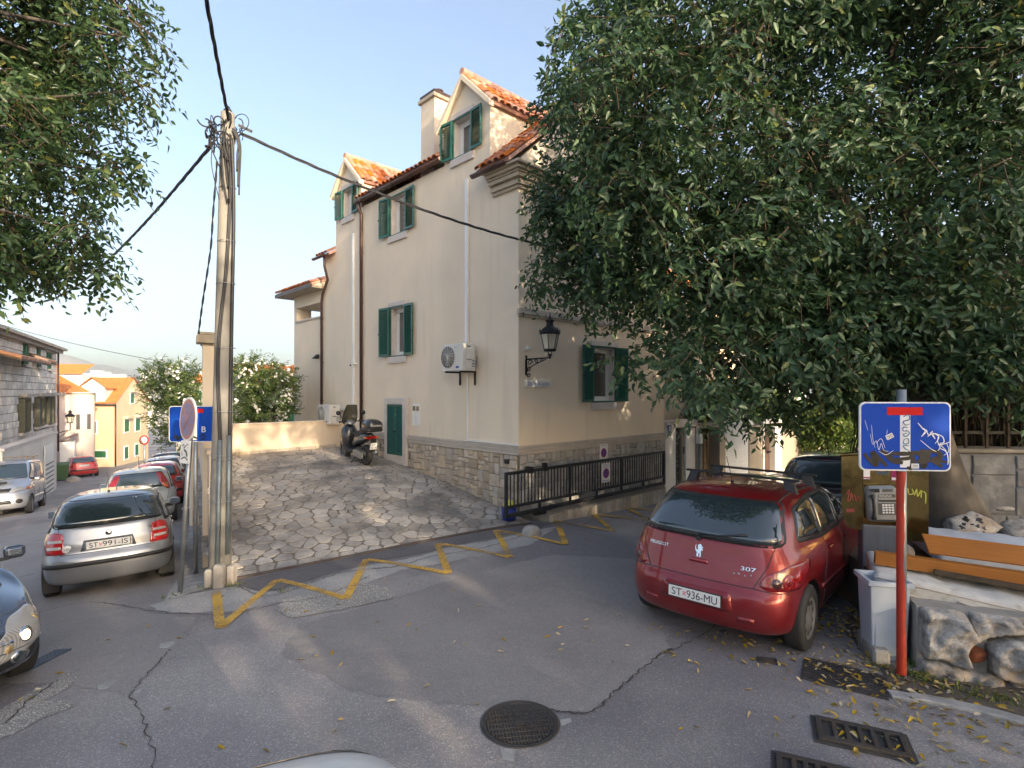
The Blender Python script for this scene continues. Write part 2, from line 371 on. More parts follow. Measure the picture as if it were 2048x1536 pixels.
def copy_tree(o, parent=None):
    c = o.copy(); COL.objects.link(c); c.parent = parent
    for ch in list(o.children): copy_tree(ch, c)
    return c
def text_mb(txt, h, O, U, V, W, mi=0, mb=None, width=None, bold=0.):
    """letters as thin solid shapes: baseline-left at O, along U, up V, thickness W"""
    cu = bpy.data.curves.new('letters', 'FONT'); cu.body = txt; cu.size = 1; cu.offset = bold
    o = bpy.data.objects.new('letters', cu); COL.objects.link(o)
    dg = bpy.context.evaluated_depsgraph_get(); me = bpy.data.meshes.new_from_object(o.evaluated_get(dg))
    vs = [v.co.copy() for v in me.vertices]; fs = [tuple(p.vertices) for p in me.polygons]
    bpy.data.objects.remove(o); bpy.data.curves.remove(cu); bpy.data.meshes.remove(me)
    mb = mb or MB()
    if not vs: return mb
    x0 = min(v.x for v in vs); x1 = max(v.x for v in vs); y0 = min(v.y for v in vs); y1 = max(v.y for v in vs)
    sy = h/(y1-y0); sx = (width/(x1-x0)) if width else sy
    O, U, V, W = Vector(O), Vector(U), Vector(V), Vector(W)
    mb.add([O+U*((v.x-x0)*sx)+V*((v.y-y0)*sy)+W for v in vs], fs, mi)
    return mb
def ribbon2d(pts, w):
    """flat stroke polygon quads along pts (2D) with width w (number or list)"""
    vs = []; fs = []; n = len(pts)
    for i in range(n):
        a = pts[max(i-1, 0)]; b = pts[min(i+1, n-1)]; dx, dy = b[0]-a[0], b[1]-a[1]; l = math.hypot(dx, dy) or 1
        ww = (w[i] if isinstance(w, (list, tuple)) else w)/2
        vs += [(pts[i][0]-dy/l*ww, pts[i][1]+dx/l*ww), (pts[i][0]+dy/l*ww, pts[i][1]-dx/l*ww)]
    for i in range(n-1): fs.append((2*i, 2*i+1, 2*i+3, 2*i+2))
    return vs, fs
def spline(pts, k=6):
    pts = [Vector(p) for p in pts]; out = []
    for i in range(len(pts)-1):
        p0, p1, p2, p3 = pts[max(i-1, 0)], pts[i], pts[i+1], pts[min(i+2, len(pts)-1)]
        for j in range(k):
            t = j/k; out.append(.5*((2*p1)+(p2-p0)*t+(2*p0-5*p1+4*p2-p3)*t*t+(3*p1-p0-3*p2+p3)*t**3))
    out.append(pts[-1]); return out
def rpoly(x0, y0, x1, y1, r, n=4):
    out = []
    for cx, cy, a0 in ((x1-r, y1-r, 0), (x0+r, y1-r, 90), (x0+r, y0+r, 180), (x1-r, y0+r, 270)):
        for k in range(n+1): a = math.radians(a0+90*k/n); out.append((cx+r*math.cos(a), cy+r*math.sin(a)))
    return out
def roundpoly(pts, r, n=3):
    out = []; m = len(pts)
    for i in range(m):
        p = Vector(pts[i]).to_2d(); a = Vector(pts[i-1]).to_2d(); b = Vector(pts[(i+1) % m]).to_2d()
        ra = min(r, (a-p).length*.45); rb = min(r, (b-p).length*.45); s = p+(a-p).normalized()*ra; e = p+(b-p).normalized()*rb
        for k in range(n+1): t = k/n; q = s*(1-t)**2+p*2*t*(1-t)+e*t*t; out.append((q.x, q.y))
    return out

# ------------------------------------------------------------------ ground heights
class TPS:
    def __init__(s, pts):
        a = np.array(pts, float); s.p = a[:, :2]; n = len(a)
        d = np.linalg.norm(s.p[:, None]-s.p[None], axis=2); K = np.where(d > 0, d*d*np.log(d+1e-12), 0)+np.eye(n)*.02
        Pm = np.c_[np.ones(n), s.p]; A = np.zeros((n+3, n+3)); A[:n, :n] = K; A[:n, n:] = Pm; A[n:, :n] = Pm.T
        s.w = np.linalg.solve(A, np.r_[a[:, 2], 0, 0, 0])
    def __call__(s, x, y):
        x = np.asarray(x, float); sh = x.shape; q = np.c_[x.ravel(), np.asarray(y, float).ravel()]
        d = np.linalg.norm(q[:, None]-s.p[None], axis=2); U = np.where(d > 0, d*d*np.log(d+1e-12), 0)
        n = len(s.p); return (U@s.w[:n]+s.w[n]+q@s.w[n+1:]).reshape(sh)
RP = [(0,4.15,0),(0,0,.05),(4,0,.1),(-4,0,.05),(0,-8,.2),(8,-8,.4),(-10,-8,.1),(3.4,4.3,0),(5.2,3.2,.05),(-3.1,5.8,0),(-1,7.5,-.02),(.3,9.8,-.01),(1.2,10.2,-.05),(2.82,5.42,0),(4.54,7.38,-.1),
      (3.9,14.1,-.26),(6.8,17.6,-.3),(9.7,20.1,-.43),(15,26,-.6),(22,33,-.8),(7,10,-.15),(10,13,-.25),(-4.1,7.72,-.2),(-5.3,8.48,-.42),(-6.5,7.7,-.45),(-9.4,13.9,-.95),(-11.1,17.2,-1.2),
      (-13.7,21,-1.5),(-16.2,25,-1.85),(-18.3,20.9,-1.98),(-20,23.5,-2.2),(-30,39,-3.4),(-36,45,-3.75),(-26,36,-3.0),(-42,60,-4.5),(-8,5,-.4),(-12,10,-.9),(-4.3,4.6,-.06),(-16,13,-1.3),(-22,20,-2.1),(-30,28,-2.9)]
zr = TPS(RP)
COURT = [HW(-.06, -.45), HW(-.06, 7.41), Vector((-7.87, 13.63, 0)), Vector((-4.85, 8.6, 0)), P(470, 1150, 7.9)]
COURT = [(p.x, p.y) for p in COURT]
cfront = [(COURT[4][0]+(COURT[0][0]-COURT[4][0])*t, COURT[4][1]+(COURT[0][1]-COURT[4][1])*t) for t in (0, .25, .5, .75, 1)]
CP = [(x, y, float(zr(x, y))+.012) for x, y in cfront]
for y, z in ((.28, .08), (1.5, .27), (2.85, .458), (4.41, .65), (5.79, .79), (7.41, .86)): q = HW(0, y); CP.append((q.x, q.y, z))
CP += [(-7.19, 14.28, .827), (-7.87, 13.63, .80), (-6.2, 11.1, .38), (-4.9, 8.7, .0), (-6.1, 15.35, .85), (-2.6, 11.6, .43)]
zc = TPS(CP)
def inpoly(x, y, poly):
    x = np.asarray(x, float); y = np.asarray(y, float); r = np.zeros(x.shape, bool); n = len(poly)
    for i in range(n):
        x0, y0 = poly[i]; x1, y1 = poly[(i+1) % n]
        c = ((y0 > y) != (y1 > y)) & (x < (x1-x0)*(y-y0)/((y1-y0) or 1e-9)+x0); r ^= c
    return r
def pdist(x, y, poly, closed=True):
    x = np.asarray(x, float); y = np.asarray(y, float); d = np.full(x.shape, 1e9); n = len(poly)
    for i in range(n if closed else n-1):
        ax, ay = poly[i]; bx, by = poly[(i+1) % n]; L2 = (bx-ax)**2+(by-ay)**2
        t = np.clip(((x-ax)*(bx-ax)+(y-ay)*(by-ay))/L2, 0, 1); d = np.minimum(d, np.hypot(x-ax-t*(bx-ax), y-ay-t*(by-ay)))
    return d
def zroad(x, y): return float(zr(x, y))
def G(px, py, dz=0.):
    """where the sight line meets the road"""
    r = ray(px, py); lo, hi = .5, 80.
    t = lo
    while t < hi:
        if CAMH+r.z*t < zroad(r.x*t, t)+dz: break
        t += .1
    a, b = t-.1, t
    for _ in range(25):
        m = (a+b)/2
        if CAMH+r.z*m < zroad(r.x*m, m)+dz: b = m
        else: a = m
    return Vector((r.x*b, b, zroad(r.x*b, b)))
# ------------------------------------------------------------------ asphalt
def asphalt(name, base, alt, speck=.5, crack=True, patchy=True):
    m, nt, N, L, b = nodes_of(name); b.inputs['Roughness'].default_value = .82; b.inputs['Specular IOR Level'].default_value = .35
    tc = N.new('ShaderNodeTexCoord'); V = tc.outputs['Object']
    def noise(sc, det=5, ro=.6):
        n = N.new('ShaderNodeTexNoise'); n.inputs['Scale'].default_value = sc; n.inputs['Detail'].default_value = det; n.inputs['Roughness'].default_value = ro; L.new(V, n.inputs['Vector']); return n.outputs[0]
    def mix(a, c, f, bt='MIX'):
        x = N.new('ShaderNodeMix'); x.data_type = 'RGBA'; x.blend_type = bt
        for s, v in ((0, f), (6, a), (7, c)):
            if isinstance(v, tuple): x.inputs[s].default_value = (*v, 1)
            elif isinstance(v, float): x.inputs[s].default_value = v
            else: L.new(v, x.inputs[s])
        return x.outputs[2]
    r = ramp(N, [(.36, (0, 0, 0)), (.66, (1, 1, 1))]); L.new(noise(.55, 9, .62), r.inputs[0]); c = mix(base, alt, r.outputs[0])
    if patchy:
        r = ramp(N, [(.46, (0, 0, 0)), (.53, (1, 1, 1))]); L.new(noise(.16, 4, .55), r.inputs[0]); c = mix(c, (.185, .172, .178), r.outputs[0])
        r = ramp(N, [(.60, (0, 0, 0)), (.72, (.75, .75, .75))]); L.new(noise(1.1, 10, .7), r.inputs[0]); c = mix(c, (.11, .105, .11), r.outputs[0])
        r = ramp(N, [(.62, (0, 0, 0)), (.70, (.5, .5, .5))]); L.new(noise(.8, 8, .75), r.inputs[0]); c = mix(c, (.27, .25, .22), r.outputs[0])
    # aggregate: pale and dark grains
    vo = N.new('ShaderNodeTexVoronoi'); vo.inputs['Scale'].default_value = 150; L.new(V, vo.inputs['Vector'])
    sp = N.new('ShaderNodeSeparateColor'); L.new(vo.outputs['Color'], sp.inputs[0])
    gr = ramp(N, [(0, (.55, .55, .55)), (.45, (.9, .9, .9)), (.86, (1.15, 1.15, 1.15)), (.93, (2.1, 2.05, 2.0)), (1, (3.2, 3.1, 3.0))]); L.new(sp.outputs[0], gr.inputs[0])
    c = mix(c, gr.outputs[0], speck, 'MULTIPLY')
    h = sp.outputs[0]
    if crack:
        n = N.new('ShaderNodeTexNoise'); n.inputs['Scale'].default_value = 1.3; n.inputs['Detail'].default_value = 6; L.new(V, n.inputs['Vector'])
        va = N.new('ShaderNodeVectorMath'); va.operation = 'MULTIPLY_ADD'; va.inputs[1].default_value = (.9, .9, .9); L.new(n.outputs['Color'], va.inputs[0]); L.new(V, va.inputs[2])
        v2 = N.new('ShaderNodeTexVoronoi'); v2.feature = 'DISTANCE_TO_EDGE'; v2.inputs['Scale'].default_value = .33; L.new(va.outputs[0], v2.inputs['Vector'])
        r = ramp(N, [(.0, (1, 1, 1)), (.0055, (0, 0, 0))]); L.new(v2.outputs[0], r.inputs[0])
        r2 = ramp(N, [(.56, (0, 0, 0)), (.62, (.8, .8, .8))]); L.new(noise(.35, 3), r2.inputs[0])
        mm = N.new('ShaderNodeMath'); mm.operation = 'MULTIPLY'; L.new(r.outputs[0], mm.inputs[0]); L.new(r2.outputs[0], mm.inputs[1])
        c = mix(c, (.03, .028, .027), mm.outputs[0])
    L.new(c, b.inputs['Base Color'])
    bp = N.new('ShaderNodeBump'); bp.inputs['Strength'].default_value = .5; bp.inputs['Distance'].default_value = .006; L.new(h, bp.inputs['Height'])
    bp2 = N.new('ShaderNodeBump'); bp2.inputs['Strength'].default_value = .5; bp2.inputs['Distance'].default_value = .03; L.new(noise(6, 5), bp2.inputs['Height']); L.new(bp.outputs[0], bp2.inputs['Normal'])
    L.new(bp2.outputs[0], b.inputs['Normal'])
asphalt('asphalt', (.245, .228, .224), (.32, .30, .29), .42)
asphalt('asphalt_dark', (.125, .118, .122), (.16, .15, .152), .5, False, False)
asphalt('asphalt_repair', (.40, .39, .375), (.27, .26, .255), .45, False, False)
asphalt('asphalt_gravelly', (.23, .22, .205), (.36, .34, .31), 1., False, False)
mat('kerb_concrete', (.42, .41, .39), .9, col2=(.22, .215, .21), ns=6, bump=.5, fine=.15, fs=150)
mat('terrain_green', (.13, .13, .09), .95, col2=(.2, .18, .13), ns=.1)

def road_mat_paint():
    m, nt, N, L, b = nodes_of('yellow_paint'); out = N['Material Output']
    b.inputs['Base Color'].default_value = (.62, .36, .055, 1); b.inputs['Roughness'].default_value = .7
    tc = N.new('ShaderNodeTexCoord'); n = N.new('ShaderNodeTexNoise'); n.inputs['Scale'].default_value = 38; n.inputs['Detail'].default_value = 8; n.inputs['Roughness'].default_value = .75; L.new(tc.outputs['Object'], n.inputs['Vector'])
    n2 = N.new('ShaderNodeTexNoise'); n2.inputs['Scale'].default_value = 1.1; n2.inputs['Detail'].default_value = 3; L.new(tc.outputs['Object'], n2.inputs['Vector'])
    ad = N.new('ShaderNodeMath'); ad.operation = 'ADD'; L.new(n.outputs[0], ad.inputs[0]); L.new(n2.outputs[0], ad.inputs[1])
    r = ramp(N, [(.88, (0, 0, 0)), (1.0, (.0, .0, .0)), ]); r = ramp(N, [(.475, (1, 1, 1)), (.57, (.15, .15, .15))]); 
    hf = N.new('ShaderNodeMath'); hf.operation = 'MULTIPLY'; hf.inputs[1].default_value = .5; L.new(ad.outputs[0], hf.inputs[0]); L.new(hf.outputs[0], r.inputs[0])
    tr = N.new('ShaderNodeBsdfTransparent'); mx = N.new('ShaderNodeMixShader'); L.new(r.outputs[0], mx.inputs[0]); L.new(tr.outputs[0], mx.inputs[1]); L.new(b.outputs[0], mx.inputs[2]); L.new(mx.outputs[0], out.inputs[0])
road_mat_paint()

HOUSEP = [(p.x, p.y) for p in (HW(.2, .2), HW(5.2, .2), HW(5.2, 11), HW(.2, 11))]
def build_road():
    xs = np.r_[-3000, -900, -300, -120, -80, np.arange(-60, -24, 1.5), np.arange(-24, 14, .2), np.arange(14, 40, 1.5), 60, 120, 400, 3000]
    ys = np.r_[-600, -200, -60, -30, np.arange(-16, -6, 1.), np.arange(-6, 26, .2), np.arange(26, 64, 1.5), 80, 120, 300, 900, 6000]
    X, Y = np.meshgrid(xs, ys); Z = zr(np.clip(X, -46, 24), np.clip(Y, -10, 62))
    far = np.maximum(np.hypot(np.maximum(0, np.abs(X+10)-38), np.maximum(0, Y-64)), 0); Z = Z-np.minimum(far*.02, 14)
    d = pdist(X, Y, COURT); ins = inpoly(X, Y, COURT); Z = np.where(ins, Z-np.clip((d-.25)*1.5, 0, .6), Z)
    nx, ny = len(xs), len(ys); v = np.c_[X.ravel(), Y.ravel(), Z.ravel()]
    i = np.arange(nx*ny).reshape(ny, nx); f = np.c_[i[:-1, :-1].ravel(), i[:-1, 1:].ravel(), i[1:, 1:].ravel(), i[1:, :-1].ravel()]
    me = bpy.data.meshes.new('road'); me.from_pydata(v.tolist(), [], f.tolist()); me.update()
    ob('road', me, 'asphalt', kind='structure', sm=True)
build_road()

def drape(poly, step, lift, zf=zroad, thick=0.):
    """a sheet that follows the ground inside an outline given in world x, y"""
    bm = bmesh.new(); vs = [bm.verts.new((p[0], p[1], 0)) for p in poly]
    try: bm.faces.new(vs)
    except ValueError: pass
    x0 = min(p[0] for p in poly); x1 = max(p[0] for p in poly); y0 = min(p[1] for p in poly); y1 = max(p[1] for p in poly)
    x = math.floor(x0/step)*step
    while x < x1: bmesh.ops.bisect_plane(bm, geom=bm.verts[:]+bm.edges[:]+bm.faces[:], plane_co=(x, 0, 0), plane_no=(1, 0, 0)); x += step
    y = math.floor(y0/step)*step
    while y < y1: bmesh.ops.bisect_plane(bm, geom=bm.verts[:]+bm.edges[:]+bm.faces[:], plane_co=(0, y, 0), plane_no=(0, 1, 0)); y += step
    bmesh.ops.triangulate(bm, faces=bm.faces)
    for v in bm.verts: v.co.z = zf(v.co.x, v.co.y)+lift
    bmesh.ops.recalc_face_normals(bm, faces=bm.faces)
    for f in bm.faces:
        if f.normal.z < 0: f.normal_flip()
    me = bpy.data.meshes.new('sheet'); bm.to_mesh(me); bm.free(); return me
def ragged(pts, amp=.04, step=.12, seed=1):
    rr = random.Random(seed); out = []; n = len(pts)
    for i in range(n):
        a = pts[i]; b = pts[(i+1) % n]; l = math.hypot(b[0]-a[0], b[1]-a[1]); k = max(1, int(l/step))
        for j in range(k):
            t = j/k; out.append((a[0]+(b[0]-a[0])*t+rr.uniform(-amp, amp), a[1]+(b[1]-a[1])*t+rr.uniform(-amp, amp)))
    return out
def gpoly(px): return [(G(*p).x, G(*p).y) for p in px]
# pale concrete repair along the zigzag, ramp by the gate, gravelly scar, old concrete in the left corner
asphalt('asphalt_smooth', (.275, .255, .245), (.215, .20, .197), .3, False, False)
patches = [
 ([(600,1250),(760,1205),(900,1160),(1100,1110),(1290,1120),(1300,1220),(1345,1300),(1230,1385),(1180,1425),(1095,1420),(900,1410),(700,1380),(560,1310)], 'asphalt_smooth', .0025, 31),
 ([(-200,1270),(60,1232),(180,1210),(300,1226),(390,1236),(350,1300),(285,1360),(262,1392),(120,1366),(-100,1370)], 'asphalt_smooth', .0025, 32),
 ([(300,1212),(360,1192),(430,1180),(474,1172),(520,1186),(570,1182),(640,1158),(700,1140),(740,1130),(800,1122),(860,1106),(900,1092),(960,1086),(1040,1068),(1085,1058),(1120,1052),(1060,1090),(960,1112),(880,1128),(800,1140),(760,1158),(720,1170),(640,1186),(560,1206),(470,1222),(400,1226),(330,1226)], 'asphalt_repair', .004, 3),
 ([(566,1200),(640,1186),(735,1168),(775,1176),(790,1196),(720,1212),(640,1228),(580,1236),(556,1222)], 'asphalt_gravelly', .008, 4),
 ([(474,1168),(560,1140),(720,1112),(860,1080),(1000,1048),(1100,1046),(1085,1058),(960,1082),(860,1104),(740,1126),(640,1154),(560,1178),(520,1182)], 'asphalt_dark', .006, 5),
 ([(0,1420),(60,1388),(130,1352),(160,1340),(140,1376),(80,1404),(130,1402),(150,1412),(90,1436),(20,1470),(-60,1500),(-80,1450)], 'asphalt_gravelly', .005, 6),
 ([(470,1120),(470,1120)], None, 0, 0),
]
for k, (px, mt, lift, sd_) in enumerate(patches):
    if mt: ob('road_patch', drape(ragged(gpoly(px), .025, .1, sd_), .2, lift), mt, kind='structure', sm=True)
mb_small = [([(322,1288),(345,1282),(352,1288),(338,1296),(320,1296)], 7), ([(196,1372),(228,1358),(232,1362),(214,1378),(200,1382)], 8), ([(262,1388),(284,1378),(286,1390),(268,1396)], 9), ([(1119,1440),(1140,1436),(1142,1446),(1122,1452)], 10), ([(1000,1496),(1032,1500),(1028,1526),(1008,1520)], 11)]
for px, s_ in mb_small: ob('road_patch', drape(ragged(gpoly(px), .01, .05, s_), .2, .004), 'kerb_concrete', kind='structure')
# cracks as thin dark fillings that follow the ground
def crack(px, w, seed, mt='ink_crack', lift=.009):
    rr = random.Random(seed); pts = [G(*p) for p in px]; pts = spline(pts, 14); q = []
    for p in pts: q.append((p.x+rr.uniform(-.02, .02), p.y+rr.uniform(-.02, .02)))
    ws = [w*rr.uniform(.35, 1.3) for _ in q]; vs, fs = ribbon2d(q, ws)
    return [(x, y, zroad(x, y)+lift) for x, y in vs], fs
mat('ink_crack', (.055, .05, .047), .95)
cm = MB()
for k, (px, w) in enumerate([([(474,1172),(520,1192),(570,1186),(640,1160),(705,1142),(790,1134),(870,1112),(960,1098),(1040,1074),(1110,1058)], .018), ([(290,1222),(400,1230),(480,1226),(560,1208),(650,1192),(740,1152)], .014),
    ([(1095,1420),(1180,1425),(1230,1385),(1270,1350),(1330,1305),(1345,1300)], .018), ([(262,1392),(285,1360),(340,1300)], .009), ([(340,1700),(300,1480),(262,1392)], .01),
    ([(1060,1056),(1120,1046),(1160,1052),(1185,1040)], .02), ([(60,1230),(180,1205),(300,1222)], .014), ([(120,1360),(60,1400),(10,1450)], .012), ([(1345,1300),(1420,1260),(1500,1200)], .01)]):
    v, f = crack(px, w, 40+k); cm.add(v, f)
ob('asphalt_cracks', cm, 'ink_crack', kind='structure', fix=False)

# yellow zigzag no-parking line
zz = [(432,1182),(440,1258),(555,1161),(692,1199),(733,1120),(897,1148),(874,1088),(1020,1116),(991,1062),(1131,1090),(1112,1043),(1227,1064),(1186,1030),(1306,1043),(1250,1016),(1385,1030),(1313,1004),(1440,1015)]
def line_strip(pxs, w, mb, lift=.012):
    g = [G(*p) for p in pxs]; dense = []
    for a, b in zip(g, g[1:]):
        k = max(2, int((b-a).length/.15))
        vs, fs = ribbon2d([(a.x+(b.x-a.x)*t/k, a.y+(b.y-a.y)*t/k) for t in range(k+1)], w)
        mb.add([(x, y, zroad(x, y)+lift) for x, y in vs], fs); lift += .0005
zm = MB(); line_strip(zz, .105, zm)
for a, b in (((1500,950),(1590,962)), ((1530,952),(1620,970)), ((1560,945),(1640,957)), ((1470,962),(1560,975))): line_strip([a, b], .12, zm)
tag(ob('zigzag_road_marking', zm, 'yellow_paint', fix=False), 'worn yellow zigzag line painted on the asphalt in front of the paved yard', 'road marking')

# ------------------------------------------------------------------ courtyard: joint bed, crazy paving stone by stone
bed = ob('courtyard', drape(COURT, .3, .0, lambda x, y: float(zc(x, y))+.006), 'paving_joint', kind='structure', sm=True)
def clip(poly, nx, ny, c):
    out = []; n = len(poly)
    for i in range(n):
        a, b = poly[i], poly[(i+1) % n]; da = a[0]*nx+a[1]*ny-c; db = b[0]*nx+b[1]*ny-c
        if da <= 0: out.append(a)
        if (da < 0) != (db < 0) and da != db: t = da/(da-db); out.append((a[0]+(b[0]-a[0])*t, a[1]+(b[1]-a[1])*t))
    return out
def voronoi(seeds, bounds):
    s = np.array(seeds); cells = []
    for i, p in enumerate(s):
        d = np.hypot(*(s-p).T); idx = np.argsort(d)[1:26]; poly = [(p[0]-1.2, p[1]-1.2), (p[0]+1.2, p[1]-1.2), (p[0]+1.2, p[1]+1.2), (p[0]-1.2, p[1]+1.2)]
        for j in idx:
            q = s[j]; nx, ny = q-p; c = (q@q-p@p)/2; poly = clip(poly, nx, ny, c)
            if len(poly) < 3: break
        for k in range(len(bounds)):                       # bounds is convex and runs clockwise or not: test with the centroid
            a = bounds[k]; b = bounds[(k+1) % len(bounds)]; nx, ny = b[1]-a[1], -(b[0]-a[0]); c = nx*a[0]+ny*a[1]
            if nx*CEN[0]+ny*CEN[1] > c: nx, ny, c = -nx, -ny, -c
            if len(poly) >= 3: poly = clip(poly, nx, ny, c)
        if len(poly) >= 3: cells.append(poly)
    return cells
CEN = np.mean(np.array(COURT), 0)
def parea(p): return abs(sum(p[i][0]*p[(i+1) % len(p)][1]-p[(i+1) % len(p)][0]*p[i][1] for i in range(len(p))))/2
seeds = []; tries = 0
cx0, cy0 = np.min(np.array(COURT), 0); cx1, cy1 = np.max(np.array(COURT), 0)
R2 = random.Random(3)
while tries < 12000:
    tries += 1; x, y = R2.uniform(cx0, cx1), R2.uniform(cy0, cy1)
    if not inpoly([x], [y], COURT)[0]: continue
    rmin = R2.choice([.12, .16, .24, .30, .36])
    if all((x-a)**2+(y-b)**2 > max(rmin, .8*c)**2 for a, b, c in seeds): seeds.append((x, y, rmin))
cells = voronoi([(a, b) for a, b, c in seeds], COURT)
def stone_mesh(poly, zf, gap, h, rr, lift=0.):
    """one flag: irregular outline, chamfered rim, slightly uneven top"""
    c = np.mean(poly, 0); pts = []; n = len(poly)
    for i in range(n):
        a, b = poly[i], poly[(i+1) % n]; l = math.hypot(b[0]-a[0], b[1]-a[1])
        if l < .05: continue
        for t in ((.12, .5, .88) if l > .22 else (.2, .8) if l > .1 else (.5,)): pts.append((a[0]+(b[0]-a[0])*t+rr.uniform(-.012, .012), a[1]+(b[1]-a[1])*t+rr.uniform(-.012, .012)))
    if len(pts) < 3: return None
    n = len(pts); vs = []
    def ins(p, g): d = math.hypot(p[0]-c[0], p[1]-c[1]) or 1; k = max(.2, 1-g/d); return (c[0]+(p[0]-c[0])*k, c[1]+(p[1]-c[1])*k)
    z0 = rr.uniform(-.004, .006)+lift
    for g, dz in ((gap, -.02), (gap+.002, h*.7), (gap+.016, h)):
        for p in pts: q = ins(p, g+rr.uniform(-.004, .004)); vs.append((q[0], q[1], zf(*q)+dz+z0))
    vs.append((c[0], c[1], zf(*c)+h+z0+.002)); fs = []
    for k in (0, 1):
        for i in range(n): fs.append((k*n+i, k*n+(i+1) % n, (k+1)*n+(i+1) % n, (k+1)*n+i))
    for i in range(n): fs.append((2*n+i, 2*n+(i+1) % n, 3*n))
    if sum(pts[i][0]*pts[(i+1) % n][1]-pts[(i+1) % n][0]*pts[i][1] for i in range(n)) < 0: fs = [tuple(reversed(f)) for f in fs]
    return vs, fs
zcf = lambda x, y: float(zc(x, y))
def shows(c):     # size in the photograph
    x, y = np.mean(c, 0); return parea(c)/(y**3)
cells.sort(key=shows, reverse=True); rest = MB(); ns_ = 0
for c in cells:
    if parea(c) < .006: continue
    r = stone_mesh(c, zcf, .013, .018, R2)
    if not r: continue
    if ns_ < 298:
        o = ob('paving_stone', MB().add(*r), 'paving_stone', parent=bed, fix=False); ns_ += 1
    else: rest.add(*r)
if rest.v: ob('paving_stone_remainder', rest, 'paving_stone', parent=bed, kind='stuff', fix=False)
# gate rail / steel edge at the front of the yard
rail = MB()
for i in range(40):
    pass
a, b = COURT[4], COURT[0]; vs = []; K = 30
d = Vector((b[0]-a[0], b[1]-a[1])).normalized(); nrm = Vector((d.y, -d.x))
for i in range(K+1):
    t = i/K; x, y = a[0]+(b[0]-a[0])*t, a[1]+(b[1]-a[1])*t; z = zroad(x, y)
    for o_, dz in ((.03, .0), (.03, .032), (-.02, .036), (-.02, .0)): vs.append((x+nrm.x*o_, y+nrm.y*o_, z+dz))
fs = [(i*4+k, i*4+k+1, (i+1)*4+k+1, (i+1)*4+k) for i in range(K) for k in range(3)]
mat('rust_rail', (.09, .05, .04), .7, metal=.3, col2=(.12, .11, .10), ns=5)
ob('gate_rail', MB().add(vs, fs), 'rust_rail', label='thin rusty steel rail set along the front edge of the paved yard', cat='rail')

# manhole, grates, covers, kerb
def ground_frame(p, ang):
    e = .3; n = Vector((-(zroad(p.x+e, p.y)-zroad(p.x-e, p.y))/(2*e), -(zroad(p.x, p.y+e)-zroad(p.x, p.y-e))/(2*e), 1)).normalized()
    x = Vector((math.cos(ang), math.sin(ang), 0)); x = (x-n*x.dot(n)).normalized(); y = n.cross(x)
    return Matrix((x, y, n)).transposed().to_euler()
g = G(1040, 1447); t = thing('manhole_cover', 'round ribbed cast iron manhole cover in the asphalt in the foreground', 'manhole cover', g, rot=ground_frame(g, .15))
ob('rim', MB().lathe([(.300, -.05), (.300, .008), (.284, .010), (.284, -.02)], 48), 'cast_iron', t)
m = MB().lathe([(.280, -.03), (.280, .006), (.262, .009), (.262, .004), (.0005, .004)], 48); ob('lid', m, 'cast_iron', t)
m = MB()
for i in range(-10, 11):
    x = i*.024; h = math.sqrt(max(0, .25**2-x*x))
    if abs(i) > 1: m.box((x-.0075, -h, .0035), (x+.0075, h, .0085))
    else:
        m.box((x-.0075, -h, .0035), (x+.0075, -.05, .0085)); m.box((x-.0075, .05, .0035), (x+.0075, h, .0085))
for j in range(-4, 5):
    h = math.sqrt(.25**2-(j*.055)**2); m.box((-h, j*.055-.003, .0036), (h, j*.055+.003, .0105))
ob('ribs', m, 'cast_iron', t); ob('badge', MB().cbox((0, 0, .008), (.07, .07, .008)), 'cast_iron', t)
def grate(px, ang, L_, W_, label, n=7):
    g = G(*px); t = thing('drain_grate', label, 'drain grate', g, rot=ground_frame(g, ang), group='drain grates in the road')
    ob('pit', MB().panel([(-L_/2-.03, -W_/2-.03), (L_/2+.03, -W_/2-.03), (L_/2+.03, W_/2+.03), (-L_/2-.03, W_/2+.03)], [], (0, 0, .006), (1, 0, 0), (0, 1, 0), (0, 0, .003)), 'ink_crack', t)
    m = MB().panel([(-L_/2, -W_/2), (L_/2, -W_/2), (L_/2, W_/2), (-L_/2, W_/2)], [[(-L_/2+.035, -W_/2+.045), (-L_/2+.035, W_/2-.045), (L_/2-.035, W_/2-.045), (L_/2-.035, -W_/2+.045)]], (0, 0, .010), (1, 0, 0), (0, 1, 0), (0, 0, .022))
    ob('frame', m, 'cast_iron', t, bev=.003)
    for k in range(n-1):
        x = -L_/2+.035+(L_-.07)*(k+1)/n; ob('bar', MB().cbox((x, 0, .022), (.030, W_-.09, .020)), 'cast_iron', t, bev=.004)
    return t
grate((1722, 1478), -.42, .56, .30, 'cast iron drain grate near the kerb, upper of the two at the lower right', 6)
grate((1650, 1560), -.42, .56, .30, 'cast iron drain grate cut by the bottom edge of the picture, lower of the two')
g = G(1535, 1323); t = thing('valve_cover', 'small rectangular rusty iron valve cover in the asphalt behind the red car', 'valve cover', g, rot=ground_frame(g, -.25))
ob('frame', MB().panel([(-.085, -.05), (.085, -.05), (.085, .05), (-.085, .05)], [[(-.065, -.035), (-.065, .035), (.065, .035), (.065, -.035)]], (0, 0, .004), (1, 0, 0), (0, 1, 0), (0, 0, .012)), 'cast_iron', t)
ob('lid', MB().cbox((0, 0, .008), (.125, .066, .008)), 'rust_rail', t); ob('rib', MB().cbox((0, 0, .014), (.10, .008, .006)).cbox((-.03, .015, .014), (.02, .02, .006)), 'cast_iron', t)
